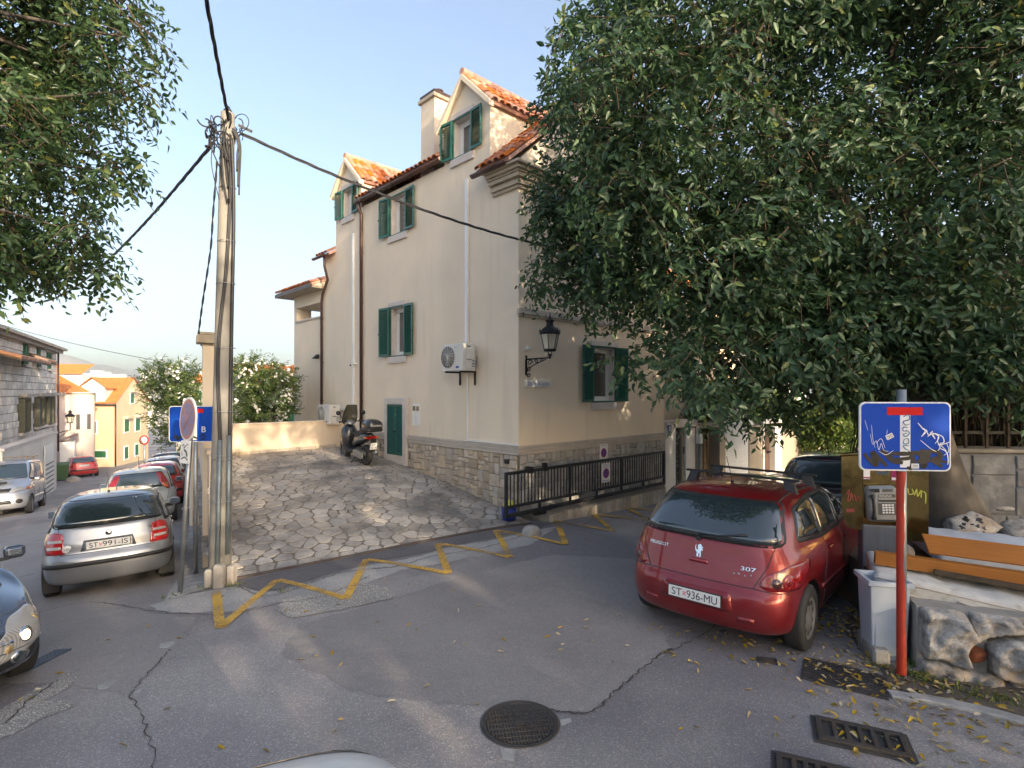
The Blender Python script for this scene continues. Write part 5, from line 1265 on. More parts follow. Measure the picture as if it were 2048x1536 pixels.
# --- the red hatchback on the right
def red_extras(t, p, bvh):
    W = p['W']; X = Vector((1,0,0)); Z = Vector((0,0,1))
    for s in (1, -1):
        D = Vector((.80, -s*.60, 0)).normalized(); U = Vector((-D.y*1, D.x, 0)) if True else None
        O = Vector((.35, s*.55, 0))-D*2; U = Vector((0,0,1)).cross(D).normalized()
        # outline of the lamp, u grows to the car's left looking forward
        a = s
        pl = [(a*.00,.66),(a*.06,.62),(a*.42,.62),(a*.60,.80),(a*.60,.86),(a*.30,.84),(a*.08,.76)]
        pl = [(u-a*.14, v+.03) for u, v in pl]
        ln = ob('tail_light', patch(bvh, roundpoly(pl, .04), O, U, Z, D, .04, .008), 'lens_dark_red', t, fix=False)
        for (u, v, r, m_) in ((.02,.715,.045,'lens_smoke'),(.14,.725,.070,'lens_red'),(.27,.76,.055,'lens_red'),(.14,.725,.035,'lens_dark_red')):
            circ = [(a*u+r*math.cos(q), v+r*math.sin(q)) for q in [2*PI*k/18 for k in range(18)]]
            ob('lens', patch(bvh, circ, O, U, Z, D, .05, .012 if r > .04 else .016), m_, ln, fix=False)
    pl = p
    # bumper cut-out with the plate, reflector, handle, badge, lettering
    p['rear']('plate_recess', roundpoly([(-.36,.40),(.36,.40),(.33,.58),(-.33,.58)], .03), 'paint_red', .006)
    p['rear']('rear_handle', roundpoly([(-.10,.79),(.10,.79),(.09,.83),(-.09,.83)], .02), 'lens_dark_red', .010)
    for s in (1,-1): p['rear']('reflector', roundpoly([(s*.40,.335),(s*.54,.335),(s*.54,.385),(s*.40,.385)][::s], .01), 'paint_red', .008)
    h = bvh.ray_cast(Vector((-1,0,.93)), X, 3)[0]; h2 = bvh.ray_cast(Vector((-1,0,.80)), X, 3)[0]; V = (h-h2).normalized()
    xx = h.x-.006
    lion = [(-.5,-1),(-.15,-1),(-.2,-.6),(.05,-.35),(.15,-.75),(.0,-1),(.4,-1),(.42,-.6),(.35,-.1),(.5,.1),(.75,.0),(.8,.2),(.5,.35),(.8,.45),(.75,.65),(.4,.6),(.45,.85),(.1,1.),(-.35,.9),(-.5,.55),(-.35,.3),(-.55,.0),(-.85,.2),(-.95,.6),(-.8,.85),(-1.,.8),(-1.1,.4),(-.95,-.1),(-.55,-.35),(-.65,-.7)]
    ob('emblem', MB().prism([(x*.042, y*.062) for x, y in lion], (xx+.004,0,.905), (0,-1,0), V, (-.008,0,0)), 'chrome', t)
    def rt(txt, y, z, hh, w):
        m = text_mb(txt, hh, (0, y, z), (0,-1,0), V, (0,0,0), width=w); o_ = []
        for v in m.v: c = bvh.ray_cast(Vector((-1, v[1], v[2])), X, 3)[0]; o_.append((c.x-.006, v[1], v[2]))
        m.v = o_; return m
    q1 = rt('PEUGEOT', .55, .88, .032, .22); q2 = rt('307', -.40, .80, .036, .13); ob('lettering', MB().add(q1.v, q1.f).add(q2.v, q2.f), 'chrome', t, fix=False)
    q3 = MB()
    for k, (y, z, r) in enumerate(((-.34,.76,.012),(-.38,.765,.014),(-.44,.755,.011),(-.49,.765,.010))):
        c = bvh.ray_cast(Vector((-1,y,z)), X, 3)[0]; q3.tube([(c.x-.004,y-r,z-r),(c.x-.004,y,z+r),(c.x-.004,y+r*.6,z-r*.3),(c.x-.004,y-r,z)], .003, 4)
    ob('lettering', q3, 'chrome', t, fix=False)
    # wiper and aerial
    w0 = bvh.ray_cast(Vector((-1,.02,1.02)), X, 3)[0]
    wp = []
    for k in range(7):
        y = .0-.42*k/6; c = bvh.ray_cast(Vector((-1,y,1.04+.012*k)), X, 3)[0]; wp.append(c+Vector((-.03,0,0)))
    ob('wiper', MB().tube(wp, .010, 5).tube([w0+Vector((0,0,0)), w0+Vector((-.035,0,0))], .02, 8), 'black_plastic', t)
    c = bvh.ray_cast(Vector((.98,0,3)), Vector((0,0,-1)), 3)[0]
    ob('aerial', MB().tube([c, c+Vector((.0,0,.03))], .018, 8).tube([c+Vector((0,0,.03)), c+Vector((-.20,.0,.30))], .0035, 5), 'black_plastic', t)
    # roof bars
    for x in (1.20, 1.95):
        rb = ob('roof_bar', MB().cbox((x,0,p['H']+.055), (.035,1.26,.028), bev=.008), 'black_plastic', t)
        for s in (1,-1):
            f = MB(); h = bvh.ray_cast(Vector((x, s*.575, 3)), Vector((0,0,-1)), 3)[0]
            f.add([(x-.05,s*.62,h.z-.04),(x+.05,s*.62,h.z-.04),(x+.05,s*.50,h.z+.02),(x-.05,s*.50,h.z+.02),(x-.03,s*.57,p['H']+.045),(x+.03,s*.57,p['H']+.045),(x+.03,s*.47,p['H']+.045),(x-.03,s*.47,p['H']+.045)], [(0,1,2,3),(7,6,5,4),(0,4,5,1),(1,5,6,2),(2,6,7,3),(3,7,4,0)])
            ob('bar_foot', f, 'black_plastic', rb)
    gm = MB()
    for s in (1,-1):
        pts = []
        for k in range(12):
            x = .66+1.75*k/11; h = bvh.ray_cast(Vector((x, s*.565, 3)), Vector((0,0,-1)), 3)[0]; pts.append(h+Vector((0,0,.001)))
        gm.tube(pts, .010, 5)
    ob('roof_gutter', gm, 'black_plastic', t, kind='stuff')
    ob('tow_point', MB().cbox((.10,-.25,.16), (.1,.05,.05)), 'black_plastic', t)
p307 = hatch(4.20, .873, 1.51, paint='paint_red', z_cowl=1.02, z_hood=.86, z_belt=.96, z_rearbase=1.04, x_rearbase=.15, x_roofrear=.60, x_rooffront=2.45, x_cowl=3.35, xw0=.74, xw1=3.35, rw=.315, xmir=3.0,
    rearglass=[(-.70,1.04),(.70,1.04),(.58,1.385),(-.58,1.385)], screen=[(-.66,1.06),(.66,1.06),(.52,1.34),(-.52,1.34)], rearw=.98,
    sideglass=[[(.64,1.08),(.82,1.32),(1.32,1.38),(1.36,1.01)],[(1.44,1.01),(1.40,1.38),(2.10,1.385),(2.16,1.02)],[(2.24,1.02),(2.18,1.385),(2.48,1.35),(2.98,1.06)]],
    sidetrim=[(.58,1.04),(.76,1.34),(1.36,1.415),(2.2,1.42),(2.52,1.38),(3.12,1.04),(2.2,.985),(1.4,.975)],
    seams=[[(1.40,1.40),(1.42,.90),(1.28,.60),(1.22,.34)],[(2.18,1.40),(2.22,.34)],[(3.14,.98),(3.20,.60),(3.12,.34)],[(1.22,.34),(3.12,.34)],[(.12,.62),(.40,.66)]], handles=[(1.56,.86),(2.38,.86)],
    rseams=[[(-.66,1.02),(-.62,.86),(-.52,.655),(.52,.655),(.62,.86),(.66,1.02)],[(-.84,.615),(-.52,.655)],[(.52,.655),(.84,.615)]], strip=(1.15,3.15,.50), stripmat='paint_red', plate=(0,.49,('ST','936-MU')))
g = G(1322, 1216); A_ = Vector((2.82,5.42,0)); fw = Vector((.66,.75,0)).normalized(); sw = Vector((-fw.y, fw.x, 0))
rc = A_+sw*.755-fw*.74
car('parked_car', 'red hatchback with black roof bars parked beside the phone box', 'car', p307, rc, fw, extras=red_extras)

# --- silver hatchback at the left
def silver_extras(t, p, bvh):
    X = Vector((1,0,0)); Z = Vector((0,0,1))
    for s in (1, -1):
        D = Vector((.92, -s*.40, 0)).normalized(); O = Vector((.2, s*.62, 0))-D*2; U = Vector((0,0,1)).cross(D).normalized(); a = s
        pl = [(-a*.15,.655),(a*.13,.655),(a*.17,.80),(a*.15,.93),(a*.02,.96),(-a*.09,.93)]
        ln = ob('tail_light', patch(bvh, roundpoly(pl, .03), O, U, Z, D, .04, .008), 'lens_red', t, fix=False)
        for v0, v1 in ((.725,.765),(.815,.85)): ob('lens', patch(bvh, [(-a*.10,v0),(a*.10,v0),(a*.11,v1),(-a*.085,v1)], O, U, Z, D, .05, .013), 'lens_clear', ln, fix=False)
    p['rear']('bumper_strip', [(-.80,.47),(.80,.47),(.80,.525),(-.80,.525)], 'black_plastic', .014)
    for s in (1,-1): p['side_']('bumper_strip', [(.06,.47),(.42,.47),(.42,.525),(.06,.525)], 'black_plastic', s, .012)
    p['rear']('plate_recess', [(-.33,.665),(.33,.665),(.29,.815),(-.29,.815)], 'paint_grey', .004)
    h = bvh.ray_cast(Vector((-1,0,.88)), X, 3)[0]
    ob('emblem', MB().lathe([(.0005,-.012),(.030,-.010),(.040,-.004),(.041,.0)], 20, (h.x-.002,0,.885), 'x'), 'chrome', t)
    q = bvh.ray_cast(Vector((-1,-.52,.88)), X, 3)[0]; ob('lettering', text_mb('FABIA', .03, (q.x-.006,-.44,.875), (0,-1,0), Z, (-.003,0,0), width=.13), 'ink_black', t, fix=False)
    q = bvh.ray_cast(Vector((-1,.48,.71)), X, 3)[0]; so = ob('country_sticker', MB().lathe([(.0005,-.004),(.055,-.003),(.056,0)], 20, (q.x-.003,.48,.72), 'x'), 'plate_white', t)
    ob('lettering', text_mb('HR', .035, (q.x-.0085,.515,.703), (0,-1,0), Z, (-.001,0,0), width=.07), 'ink_black', so, fix=False)
    wp = []
    for k in range(7):
        y = .03-.48*k/6; c = bvh.ray_cast(Vector((-1,y,1.03+.008*k)), X, 3)[0]; wp.append(c+Vector((-.028,0,0)))
    ob('wiper', MB().tube(wp, .010, 5).cbox(wp[0], (.04,.06,.03)), 'black_plastic', t)
    c = bvh.ray_cast(Vector((.78,.02,3)), Vector((0,0,-1)), 3)[0]
    ob('aerial', MB().tube([c, c+Vector((0,0,.025))], .016, 8).tube([c+Vector((0,0,.02)), c+Vector((-.16,0,.30))], .0035, 5), 'black_plastic', t)
    q = bvh.ray_cast(Vector((-1,-.24,1.34)), X, 3)[0]; V = Vector((.42,0,.9)).normalized()
    ob('window_sticker', text_mb('STADIA', .028, (q.x-.02,-.12,1.315), (0,-1,0), V, (-.002,0,0), width=.24), 'ink_white', t, fix=False)
    # passengers' headrests seen through nothing: mud flap and exhaust below
    for s in (1,-1): ob('mud_flap', MB().cbox((.43,s*.70,.22),(.02,.20,.24)), 'rubber', t)
pf = hatch(3.97, .823, 1.45, paint='paint_silver', z_rearbase=1.0, z_belt=.93, z_cowl=.98, x_rearbase=.16, x_roofrear=.50, xw0=.72, xw1=3.18, rw=.295, plate=(0,.742,('ST','991-IS')), x_step=.07,
    rearglass=[(-.66,1.02),(.66,1.02),(.56,1.345),(-.56,1.345)], rseams=[[(-.58,1.0),(-.55,.64),(.55,.64),(.58,1.0)]], strip=(1.1,2.95,.50), rearw=.99)
fs_ = Vector((-.54,.842,0)).normalized(); ss_ = Vector((-fs_.y, fs_.x, 0))
CL = P(77, 1150, 7.50); CR = P(348, 1113, 8.36)
rc2 = Vector(((CL.x+CR.x)/2, (CL.y+CR.y)/2, 0)); fs_ = Vector((-(CR.y-CL.y), CR.x-CL.x, 0)).normalized()
car('parked_car', 'silver hatchback nearest the sign posts, parked down the left street', 'car', pf, rc2, fs_, extras=silver_extras)

# --- smaller cars down the left street
def simple_rear(lm='lens_red', high=False, plate=True):
    def f(t, p, bvh):
        X = Vector((1,0,0)); Z = Vector((0,0,1)); H = p['H']
        for s in (1, -1):
            D = Vector((.92, -s*.40, 0)).normalized(); O = Vector((.2, s*.62, 0))-D*2; U = Vector((0,0,1)).cross(D).normalized(); a = s
            pl = [(-a*.05,.98),(a*.08,.90),(a*.16,1.0),(a*.02,H-.16),(-a*.10,H-.12),(-a*.13,H-.20)] if high else [(-a*.12,.70),(a*.14,.70),(a*.15,.86),(-a*.10,.86)]
            if high: pl = [(u-a*.06, v) for u, v in pl]
            ln = ob('tail_light', patch(bvh, roundpoly(pl, .02), O, U, Z, D, .05, .010), lm, t, fix=False)
            if high: ob('lens', patch(bvh, [(-a*.08,.96),(a*.03,.94),(a*.03,1.06),(-a*.10,1.08)], O, U, Z, D, .05, .014), 'lens_orange', ln, fix=False)
        p['rear']('bumper_strip', [(-.72,.46),(.72,.46),(.72,.54),(-.72,.54)], 'black_plastic', .012)
        c = bvh.ray_cast(Vector((.9,0,3)), Vector((0,0,-1)), 3)[0]
        ob('aerial', MB().tube([c, c+Vector((-.14,0,.30))], .006, 5), 'black_plastic', t)
        ob('brake_light', MB().box((.52,-.12,H-.085),(.56,.12,H-.06)), 'lens_dark_red', t)
    return f
pp = hatch(3.80, .83, 1.48, paint='paint_lightgrey', x_roofrear=.35, x_rearbase=.10, plate=(0,.78,None), sub=2, glass='car_glass_pale')
car('parked_car', 'pale green-grey hatchback with tall tail lights just beyond the silver one', 'car', pp, Vector((-9.36,13.85,0)), (-.53,.85,0), extras=simple_rear('lens_red', True))
car('parked_car', 'red car whose roof shows beyond the pale hatchback, by the boundary wall', 'car', hatch(3.9, .82, 1.42, paint='paint_brightred', sub=2, mirror='black_plastic', plate=(0,.75,None)), Vector((-11.35,17.6,0)), (-.52,.855,0), extras=simple_rear())
car('parked_car', 'white car whose roof shows behind the red roof, second from the far end', 'car', hatch(3.9, .82, 1.44, paint='paint_white', sub=2), Vector((-13.75,21.8,0)), (-.52,.855,0), extras=simple_rear())
car('parked_car', 'dark car at the far end of the row under the oleander', 'car', hatch(4.1, .84, 1.50, paint='paint_dark', sub=2, glass='car_glass_pale'), Vector((-16.35,26.2,0)), (-.52,.855,0), extras=simple_rear())
car('parked_car', 'bright red hatchback far down the left street beside the green bin', 'car', hatch(3.95, .83, 1.42, paint='paint_brightred', sub=2, glass='car_glass_pale', plate=(0,.80,('ST','404-LK')) if False else (0,.80,None)), Vector((-28.1,36.2,0)), (-.70,.71,0), extras=simple_rear())

# --- the car just beyond the red hatchback
car('parked_car', 'black car parked beyond the red hatchback, mostly hidden by the phone box', 'car', hatch(4.0, .85, 1.48, paint='paint_black', glass='car_glass_pale', rearglass=[(-.68,1.0),(.68,1.0),(.60,1.37),(-.60,1.37)], plate=(0,.75,None)), Vector((5.38,9.55,0)), (.60,.80,0), extras=simple_rear())

# --- silver van facing the camera
def van_extras(t, p, bvh):
    L = p['L']; X = Vector((1,0,0)); Z = Vector((0,0,1))
    for s in (1,-1):
        p['front']('headlight', roundpoly([(s*.42,.80),(s*.86,.86),(s*.86,1.0),(s*.50,.95)][::s], .03), 'lens_clear', .010)
        p['front']('indicator', roundpoly([(s*.74,.86),(s*.885,.88),(s*.885,.99),(s*.78,.97)][::s], .02), 'lens_orange', .014)
        c = [(s*.62+.09*math.cos(q), .50+.075*math.sin(q)) for q in [2*PI*k/16 for k in range(16)]]; p['front']('fog_light', c, 'black_plastic', .012)
    p['front']('grille', roundpoly([(-.36,.82),(.36,.82),(.42,.94),(-.42,.94)], .03), 'black_plastic', .008)
    p['front']('air_intake', roundpoly([(-.44,.44),(.44,.44),(.40,.56),(-.40,.56)], .03), 'black_plastic', .008)
    ob('emblem', MB().lathe([(.0005,.012),(.05,.01),(.06,.0)], 18, (L+.0,0,.93), 'x'), 'chrome', t)
    h = bvh.ray_cast(Vector((L-.62,0,3)), Vector((0,0,-1)), 4)[0]
    ob('hood_scoop', MB().cbox(h+Vector((0,0,.02)), (.18,.5,.06), bev=.02), 'black_plastic', t)
    m = MB()
    for x in (1.2,2.6): m.cbox((x,0,p['H']+.07), (.05,1.5,.035)).cbox((x,.6,p['H']+.02), (.05,.05,.08)).cbox((x,-.6,p['H']+.02), (.05,.05,.08))
    ob('roof_rack', m, 'wood_frame', t)
pv = dict(L=4.7, W=.91, H=1.93, z_hood=1.02, z_cowl=1.22, x_cowl=3.72, z_belt=1.10, z_rearbase=1.12, x_rearbase=.08, x_roofrear=.20, x_rooffront=3.05, z_nose=.80, tumble=.84, xw0=.95, xw1=3.95, rw=.33, xmir=3.55, z_bot=.24,
    rearglass=[(-.68,1.15),(.68,1.15),(.62,1.72),(-.62,1.72)], screen=[(-.74,1.24),(.74,1.24),(.64,1.76),(-.64,1.76)],
    sideglass=[[(.25,1.18),(.32,1.72),(1.35,1.75),(1.35,1.17)],[(1.42,1.17),(1.42,1.75),(2.45,1.75),(2.45,1.17)],[(2.55,1.17),(2.55,1.75),(3.02,1.74),(3.52,1.22)]], sidetrim=[(.22,1.14),(.28,1.76),(1.4,1.79),(3.05,1.78),(3.62,1.18),(2.4,1.13)],
    seams=[[(2.5,1.78),(2.52,.36)],[(1.38,1.78),(1.38,.40)],[(3.52,1.14),(3.56,.5)]], handles=[(2.66,1.0),(2.3,1.0)], paint='paint_van', glass='car_glass_pale', strip=(1.4,3.5,.55), stripmat='paint_van')
car('parked_van', 'silver van facing the camera at the left edge, beside the stone house', 'van', pv, Vector((-17.5,18.7,0))+Vector((-.56,.83,0))*4.2, (.56,-.83,0), group='parked vans', extras=van_extras)

# --- dark car entering at the left edge, headlamp on
def dark_extras(t, p, bvh):
    L = p['L']; W = p['W']; X = Vector((1,0,0)); Z = Vector((0,0,1))
    for s in (1,-1):
        D = Vector((-.80, -s*.60, -.12)).normalized(); U = Vector((0,0,1)).cross(D).normalized(); O = Vector((L-.35, s*.55, 0.0))-D*2; V = Vector((0,0,1)); a = -s
        # corner lamp, swept back
        pl = [(-a*.34,.56),(-a*.06,.60),(a*.20,.70),(a*.32,.86),(a*.20,.95),(-a*.05,.90),(-a*.26,.74)]
        pl = [(u, v-.26) for u, v in pl]
        ln = ob('headlight', patch(bvh, roundpoly(pl, .05), O, U, V, D, .04, .010), 'lens_clear', t, fix=False)
        for (u, v, r, m_, of) in ((-.04,.74,.060,'chrome',.013),(-.05,.735,.038,'lens_lit',.018),(.15,.84,.030,'lens_amber',.014),(-.18,.67,.03,'lens_amber',.014)):
            c = [(a*u+r*math.cos(q), v-.26+r*math.sin(q)) for q in [2*PI*k/18 for k in range(18)]]
            ob('bulb', patch(bvh, c, O, U, V, D, .04, of), m_, ln, fix=False)
        p['front']('fog_recess', roundpoly([(s*.34,.26),(s*.78,.30),(s*.78,.44),(s*.34,.40)][::s], .04), 'black_plastic', .006)
        fo = p['front']('fog_light', [(s*.60+.072*math.cos(q), .345+.052*math.sin(q)) for q in [2*PI*k/20 for k in range(20)]], 'chrome', .014)
        p['front']('fog_lens', [(s*.60+.055*math.cos(q), .345+.038*math.sin(q)) for q in [2*PI*k/20 for k in range(20)]], 'car_glass', .020)
        p['front']('chrome_strip', [(s*.10,.385),(s*.80,.425),(s*.80,.435),(s*.10,.395)][::s], 'chrome', .012)
    p['front']('bumper_strip', [(-.84,.475),(.84,.475),(.84,.50),(-.84,.50)], 'chrome', .010)
    p['front']('grille', roundpoly([(-.35,.24),(.35,.24),(.40,.42),(-.40,.42)], .03), 'black_plastic', .008)
    for s in (1,-1):
        m = seam(bvh, [(L-1.35,s*.74),(L-.75,s*.68),(L-.48,s*.52)], (0,0,3), (1,0,0), (0,1,0), (0,0,-1), .010); ob('panel_gap', m, 'black_plastic', t, kind='stuff')
pd = hatch(4.35, .90, 1.55, paint='paint_bluegrey', z_hood=.80, z_cowl=1.0, x_cowl=3.20, x_rooffront=2.4, xw0=.8, xw1=3.45, rw=.32, xmir=2.95, z_belt=.96, z_rearbase=1.05, z_nose=.60, rim='alloy',
    screen=[(-.66,1.03),(.66,1.03),(.54,1.37),(-.54,1.37)], sideglass=[[(.45,1.04),(.66,1.32),(1.30,1.41),(1.30,1.01)],[(1.38,1.01),(1.38,1.41),(2.08,1.41),(2.12,1.01)],[(2.2,1.01),(2.16,1.41),(2.40,1.38),(2.95,1.04)]], sidetrim=[(.40,1.0),(.62,1.35),(1.36,1.445),(2.42,1.42),(3.08,1.01),(2.1,.98),(1.1,.98)])
DARKP = (-4.22, 3.95); DARKF = (.86, -.51)
fd = Vector((DARKF[0], DARKF[1], 0)).normalized(); nose = Vector((DARKP[0], DARKP[1], 0))
car('moving_car', 'dark blue-grey car entering at the left edge with its headlamp lit', 'car', pd, nose-fd*4.35, fd, group='cars on the road', extras=dark_extras)

# --- white car under the camera
pw_ = hatch(4.1, .84, 1.46, paint='paint_white')
g0 = Vector((-.62, 1.75, 0))
car('parked_car', 'white car whose roof edge shows at the bottom of the picture', 'car', pw_, Vector((-1.17,1.91,0)), (.5,-.866,0), group='parked cars')
# ------------------------------------------------------------------ concrete pole with cables
PB = Vector((-4.10, 7.72, zroad(-4.10, 7.72))); PTOP = Vector((-3.985, 7.72, 6.40))
pole = thing('utility_pole', 'tall round concrete pole wrapped in black cables at the corner of the yard', 'pole', PB)
ax = PTOP-PB; AX = ax.normalized()
def onpole(z, a, k=1.0):
    """point on the pole surface at height z (world), angle a seen from the camera side (0 = towards camera, + = right)"""
    t = (z-PB.z)/(PTOP.z-PB.z); r = (.150-.062*t)*k; c = ax*t
    return c+Vector((math.sin(a)*r, -math.cos(a)*r, 0))
ob('shaft', MB().tube([ax*(-.05), ax*.3, ax*.6, ax], [.152, .131, .113, .088], 28), 'pole_concrete', pole)
bm_ = MB()
for y in (371, 480, 565, 695, 823, 911, 919, 1003):
    z = 2.5+(783-y)/F*7.6; t = (z-PB.z)/(PTOP.z-PB.z); r = .150-.062*t+.004
    wide = [onpole(z, a, 1.03 if abs(a-.7) > .9 else 1.42) for a in [2*PI*k/24 for k in range(25)]]; bm_.tube(wide, .0045, 4)
for k in range(len(bm_.v)): pass
ob('strap', bm_, 'galvanised', pole, kind='stuff')
def pz(py): return 2.5+(783-py)/F*7.55
for a, y0, y1, w in ((.30, 880, 1150, .052), (1.10, 872, 1112, .055)):
    p0, p1 = onpole(pz(y1), a, 1.12), onpole(pz(y0), a, 1.15); ob('conduit', MB().tube([p0, p0.lerp(p1, .5), p1], w*.62, 10), 'steel_conduit', pole)
def cab(spec, r, name='cable', mt='cable_black', par=pole):
    return ob(name, MB().tube(spline([onpole(pz(y), a, k) for y, a, k in spec], 5), r, 7), mt, par)
cab([(890,.30,1.15),(820,.10,1.12),(740,-.12,1.12),(690,-.10,1.12),(620,.15,1.12),(560,.45,1.12),(500,.62,1.14),(430,.75,1.2),(370,.80,1.25),(320,.55,1.3),(285,.1,1.3)], .016)
cab([(890,.42,1.15),(820,.25,1.12),(740,.03,1.12),(690,.05,1.12),(620,.30,1.12),(560,.60,1.12),(500,.78,1.14),(430,.90,1.2),(370,.95,1.25),(320,.75,1.3),(275,.3,1.3)], .014)
cab([(880,.2,1.1),(820,.15,1.08),(740,.10,1.05),(690,.12,1.05),(620,.22,1.05),(520,.5,1.05)], .006, 'cable', 'cable_grey')
cab([(880,1.15,1.15),(780,1.15,1.2),(680,1.2,1.2),(560,1.25,1.25),(450,1.25,1.35),(380,1.2,1.35),(320,1.1,1.3),(270,.9,1.3)], .024)
for a, y0 in ((1.5,330),(1.7,345),(1.35,300)): cab([(250,a-.4,1.5),(280,a,1.9),(y0,a,1.75),(y0+35,a,1.7)], .012)
# tangle at the head of the pole
rr = random.Random(8); tg = MB(); top = ax*.965
for k in range(22):
    c = top+Vector((rr.uniform(-.30,-.02) if k < 14 else rr.uniform(0,.22), rr.uniform(-.16,.10), rr.uniform(-.22,.10))); R_ = rr.uniform(.05,.15); n1 = Vector((rr.uniform(-1,1), rr.uniform(-1,1), rr.uniform(-.5,.5))).normalized(); n2 = n1.cross(Vector((0,0,1))).normalized()
    a0 = rr.uniform(0,6.28); sp = rr.uniform(3,6.5); tg.tube([c+(n2*math.cos(a0+sp*j/14)+Vector((0,0,1))*math.sin(a0+sp*j/14))*R_*(1-.02*j) for j in range(15)], rr.choice([.006,.008,.011]), 5)
for k in range(12):
    p0 = top+Vector((rr.uniform(-.25,.05), rr.uniform(-.13,.0), rr.uniform(-.05,.1))); q = ax*rr.uniform(.80,.9)+Vector((rr.uniform(-.05,.12), -.13, 0)); tg.tube(spline([p0, (p0+q)/2+Vector((rr.uniform(-.08,.08), -.05, 0)), q], 5), rr.choice([.006,.009]), 5)
ob('cable_tangle', tg, 'cable_black', pole, kind='stuff')
ob('insulator', MB().lathe([(.0005,0),(.05,.0),(.06,.03),(.04,.06),(.02,.10)], 10, ax*1.0+Vector((0,0,.0))).lathe([(.0005,0),(.035,0),(.04,.02),(.0005,.04)], 10, top+Vector((-.25,-.05,-.27))), 'black_plastic', pole)
ob('clamp', MB().cbox(top+Vector((.24,.02,.03)), (.20,.035,.03), Matrix.Rotation(.45, 3, 'Y')).cbox(top+Vector((-.22,-.05,-.18)), (.03,.03,.16)), 'cable_grey', pole)
ob('paper_scrap', MB().cbox(onpole(pz(985), -1.1, 1.02), (.05,.02,.09)), 'window_stone', pole)
# footing stubs
ob('stub', MB().cbox((.10,-.20,.14), (.145,.13,.40), bev=.03), 'rough_concrete', pole); ob('stub', MB().cbox((-.07,-.13,.10), (.13,.12,.30), bev=.03).cbox((.22,-.10,.12), (.10,.14,.36), bev=.02), 'rough_concrete', pole)
def span(name, label, pts, r, strands=3, tw=.9, cat='cable'):
    c = [Vector(p) for p in pts]; base = spline(c, 16); m = MB(); L_ = 0; prev = base[0]
    for s in range(strands):
        out = []; L_ = 0
        for i, p in enumerate(base):
            L_ += (p-base[max(i-1, 0)]).length; a = L_*tw*2*PI+s*2*PI/strands; out.append(p+Vector((math.cos(a)*r*.9, 0, math.sin(a)*r*.9)) if strands > 1 else p)
        m.tube(out, r*.75 if strands > 1 else r, 5)
    return ob(name, m, 'cable_black', label=label, cat=cat)
T0 = PB+ax*.97
def sag(a, b, s, n=7): a, b = Vector(a), Vector(b); return [a.lerp(b, i/(n-1))-Vector((0,0,s*4*(i/(n-1))*(1-i/(n-1)))) for i in range(n)]
span('overhead_cable', 'twisted black cable running from the pole over the camera, leaving the picture at the top', sag(T0+Vector((.02,0,.08)), (-.2,-1.2,7.0), .25), .015)
span('overhead_cable', 'twisted black cable running from the pole down the left street into the tree', sag(T0+Vector((-.2,0,-.22)), (-17.5,20.2,5.75), .55), .018)
span('overhead_cable', 'black cable running from the pole to the house wall behind the big tree', sag(T0+Vector((.18,0,-.08)), HW(1.1,-.05,5.55), .18), .016)
span('drop_cable', 'thin twisted cable hanging from the pole to the capped pillar', [T0+Vector((-.12,-.05,-.5)), P(426,430,7.8), P(421,500,7.95), P(406,600,8.3), P(397,668,8.7)], .011, 2, 2.2)
span('overhead_cable', 'thin wire crossing the sky from the stone house to the oleander', sag(P(-60,630,24), P(330,724,22), .15), .011, 1)

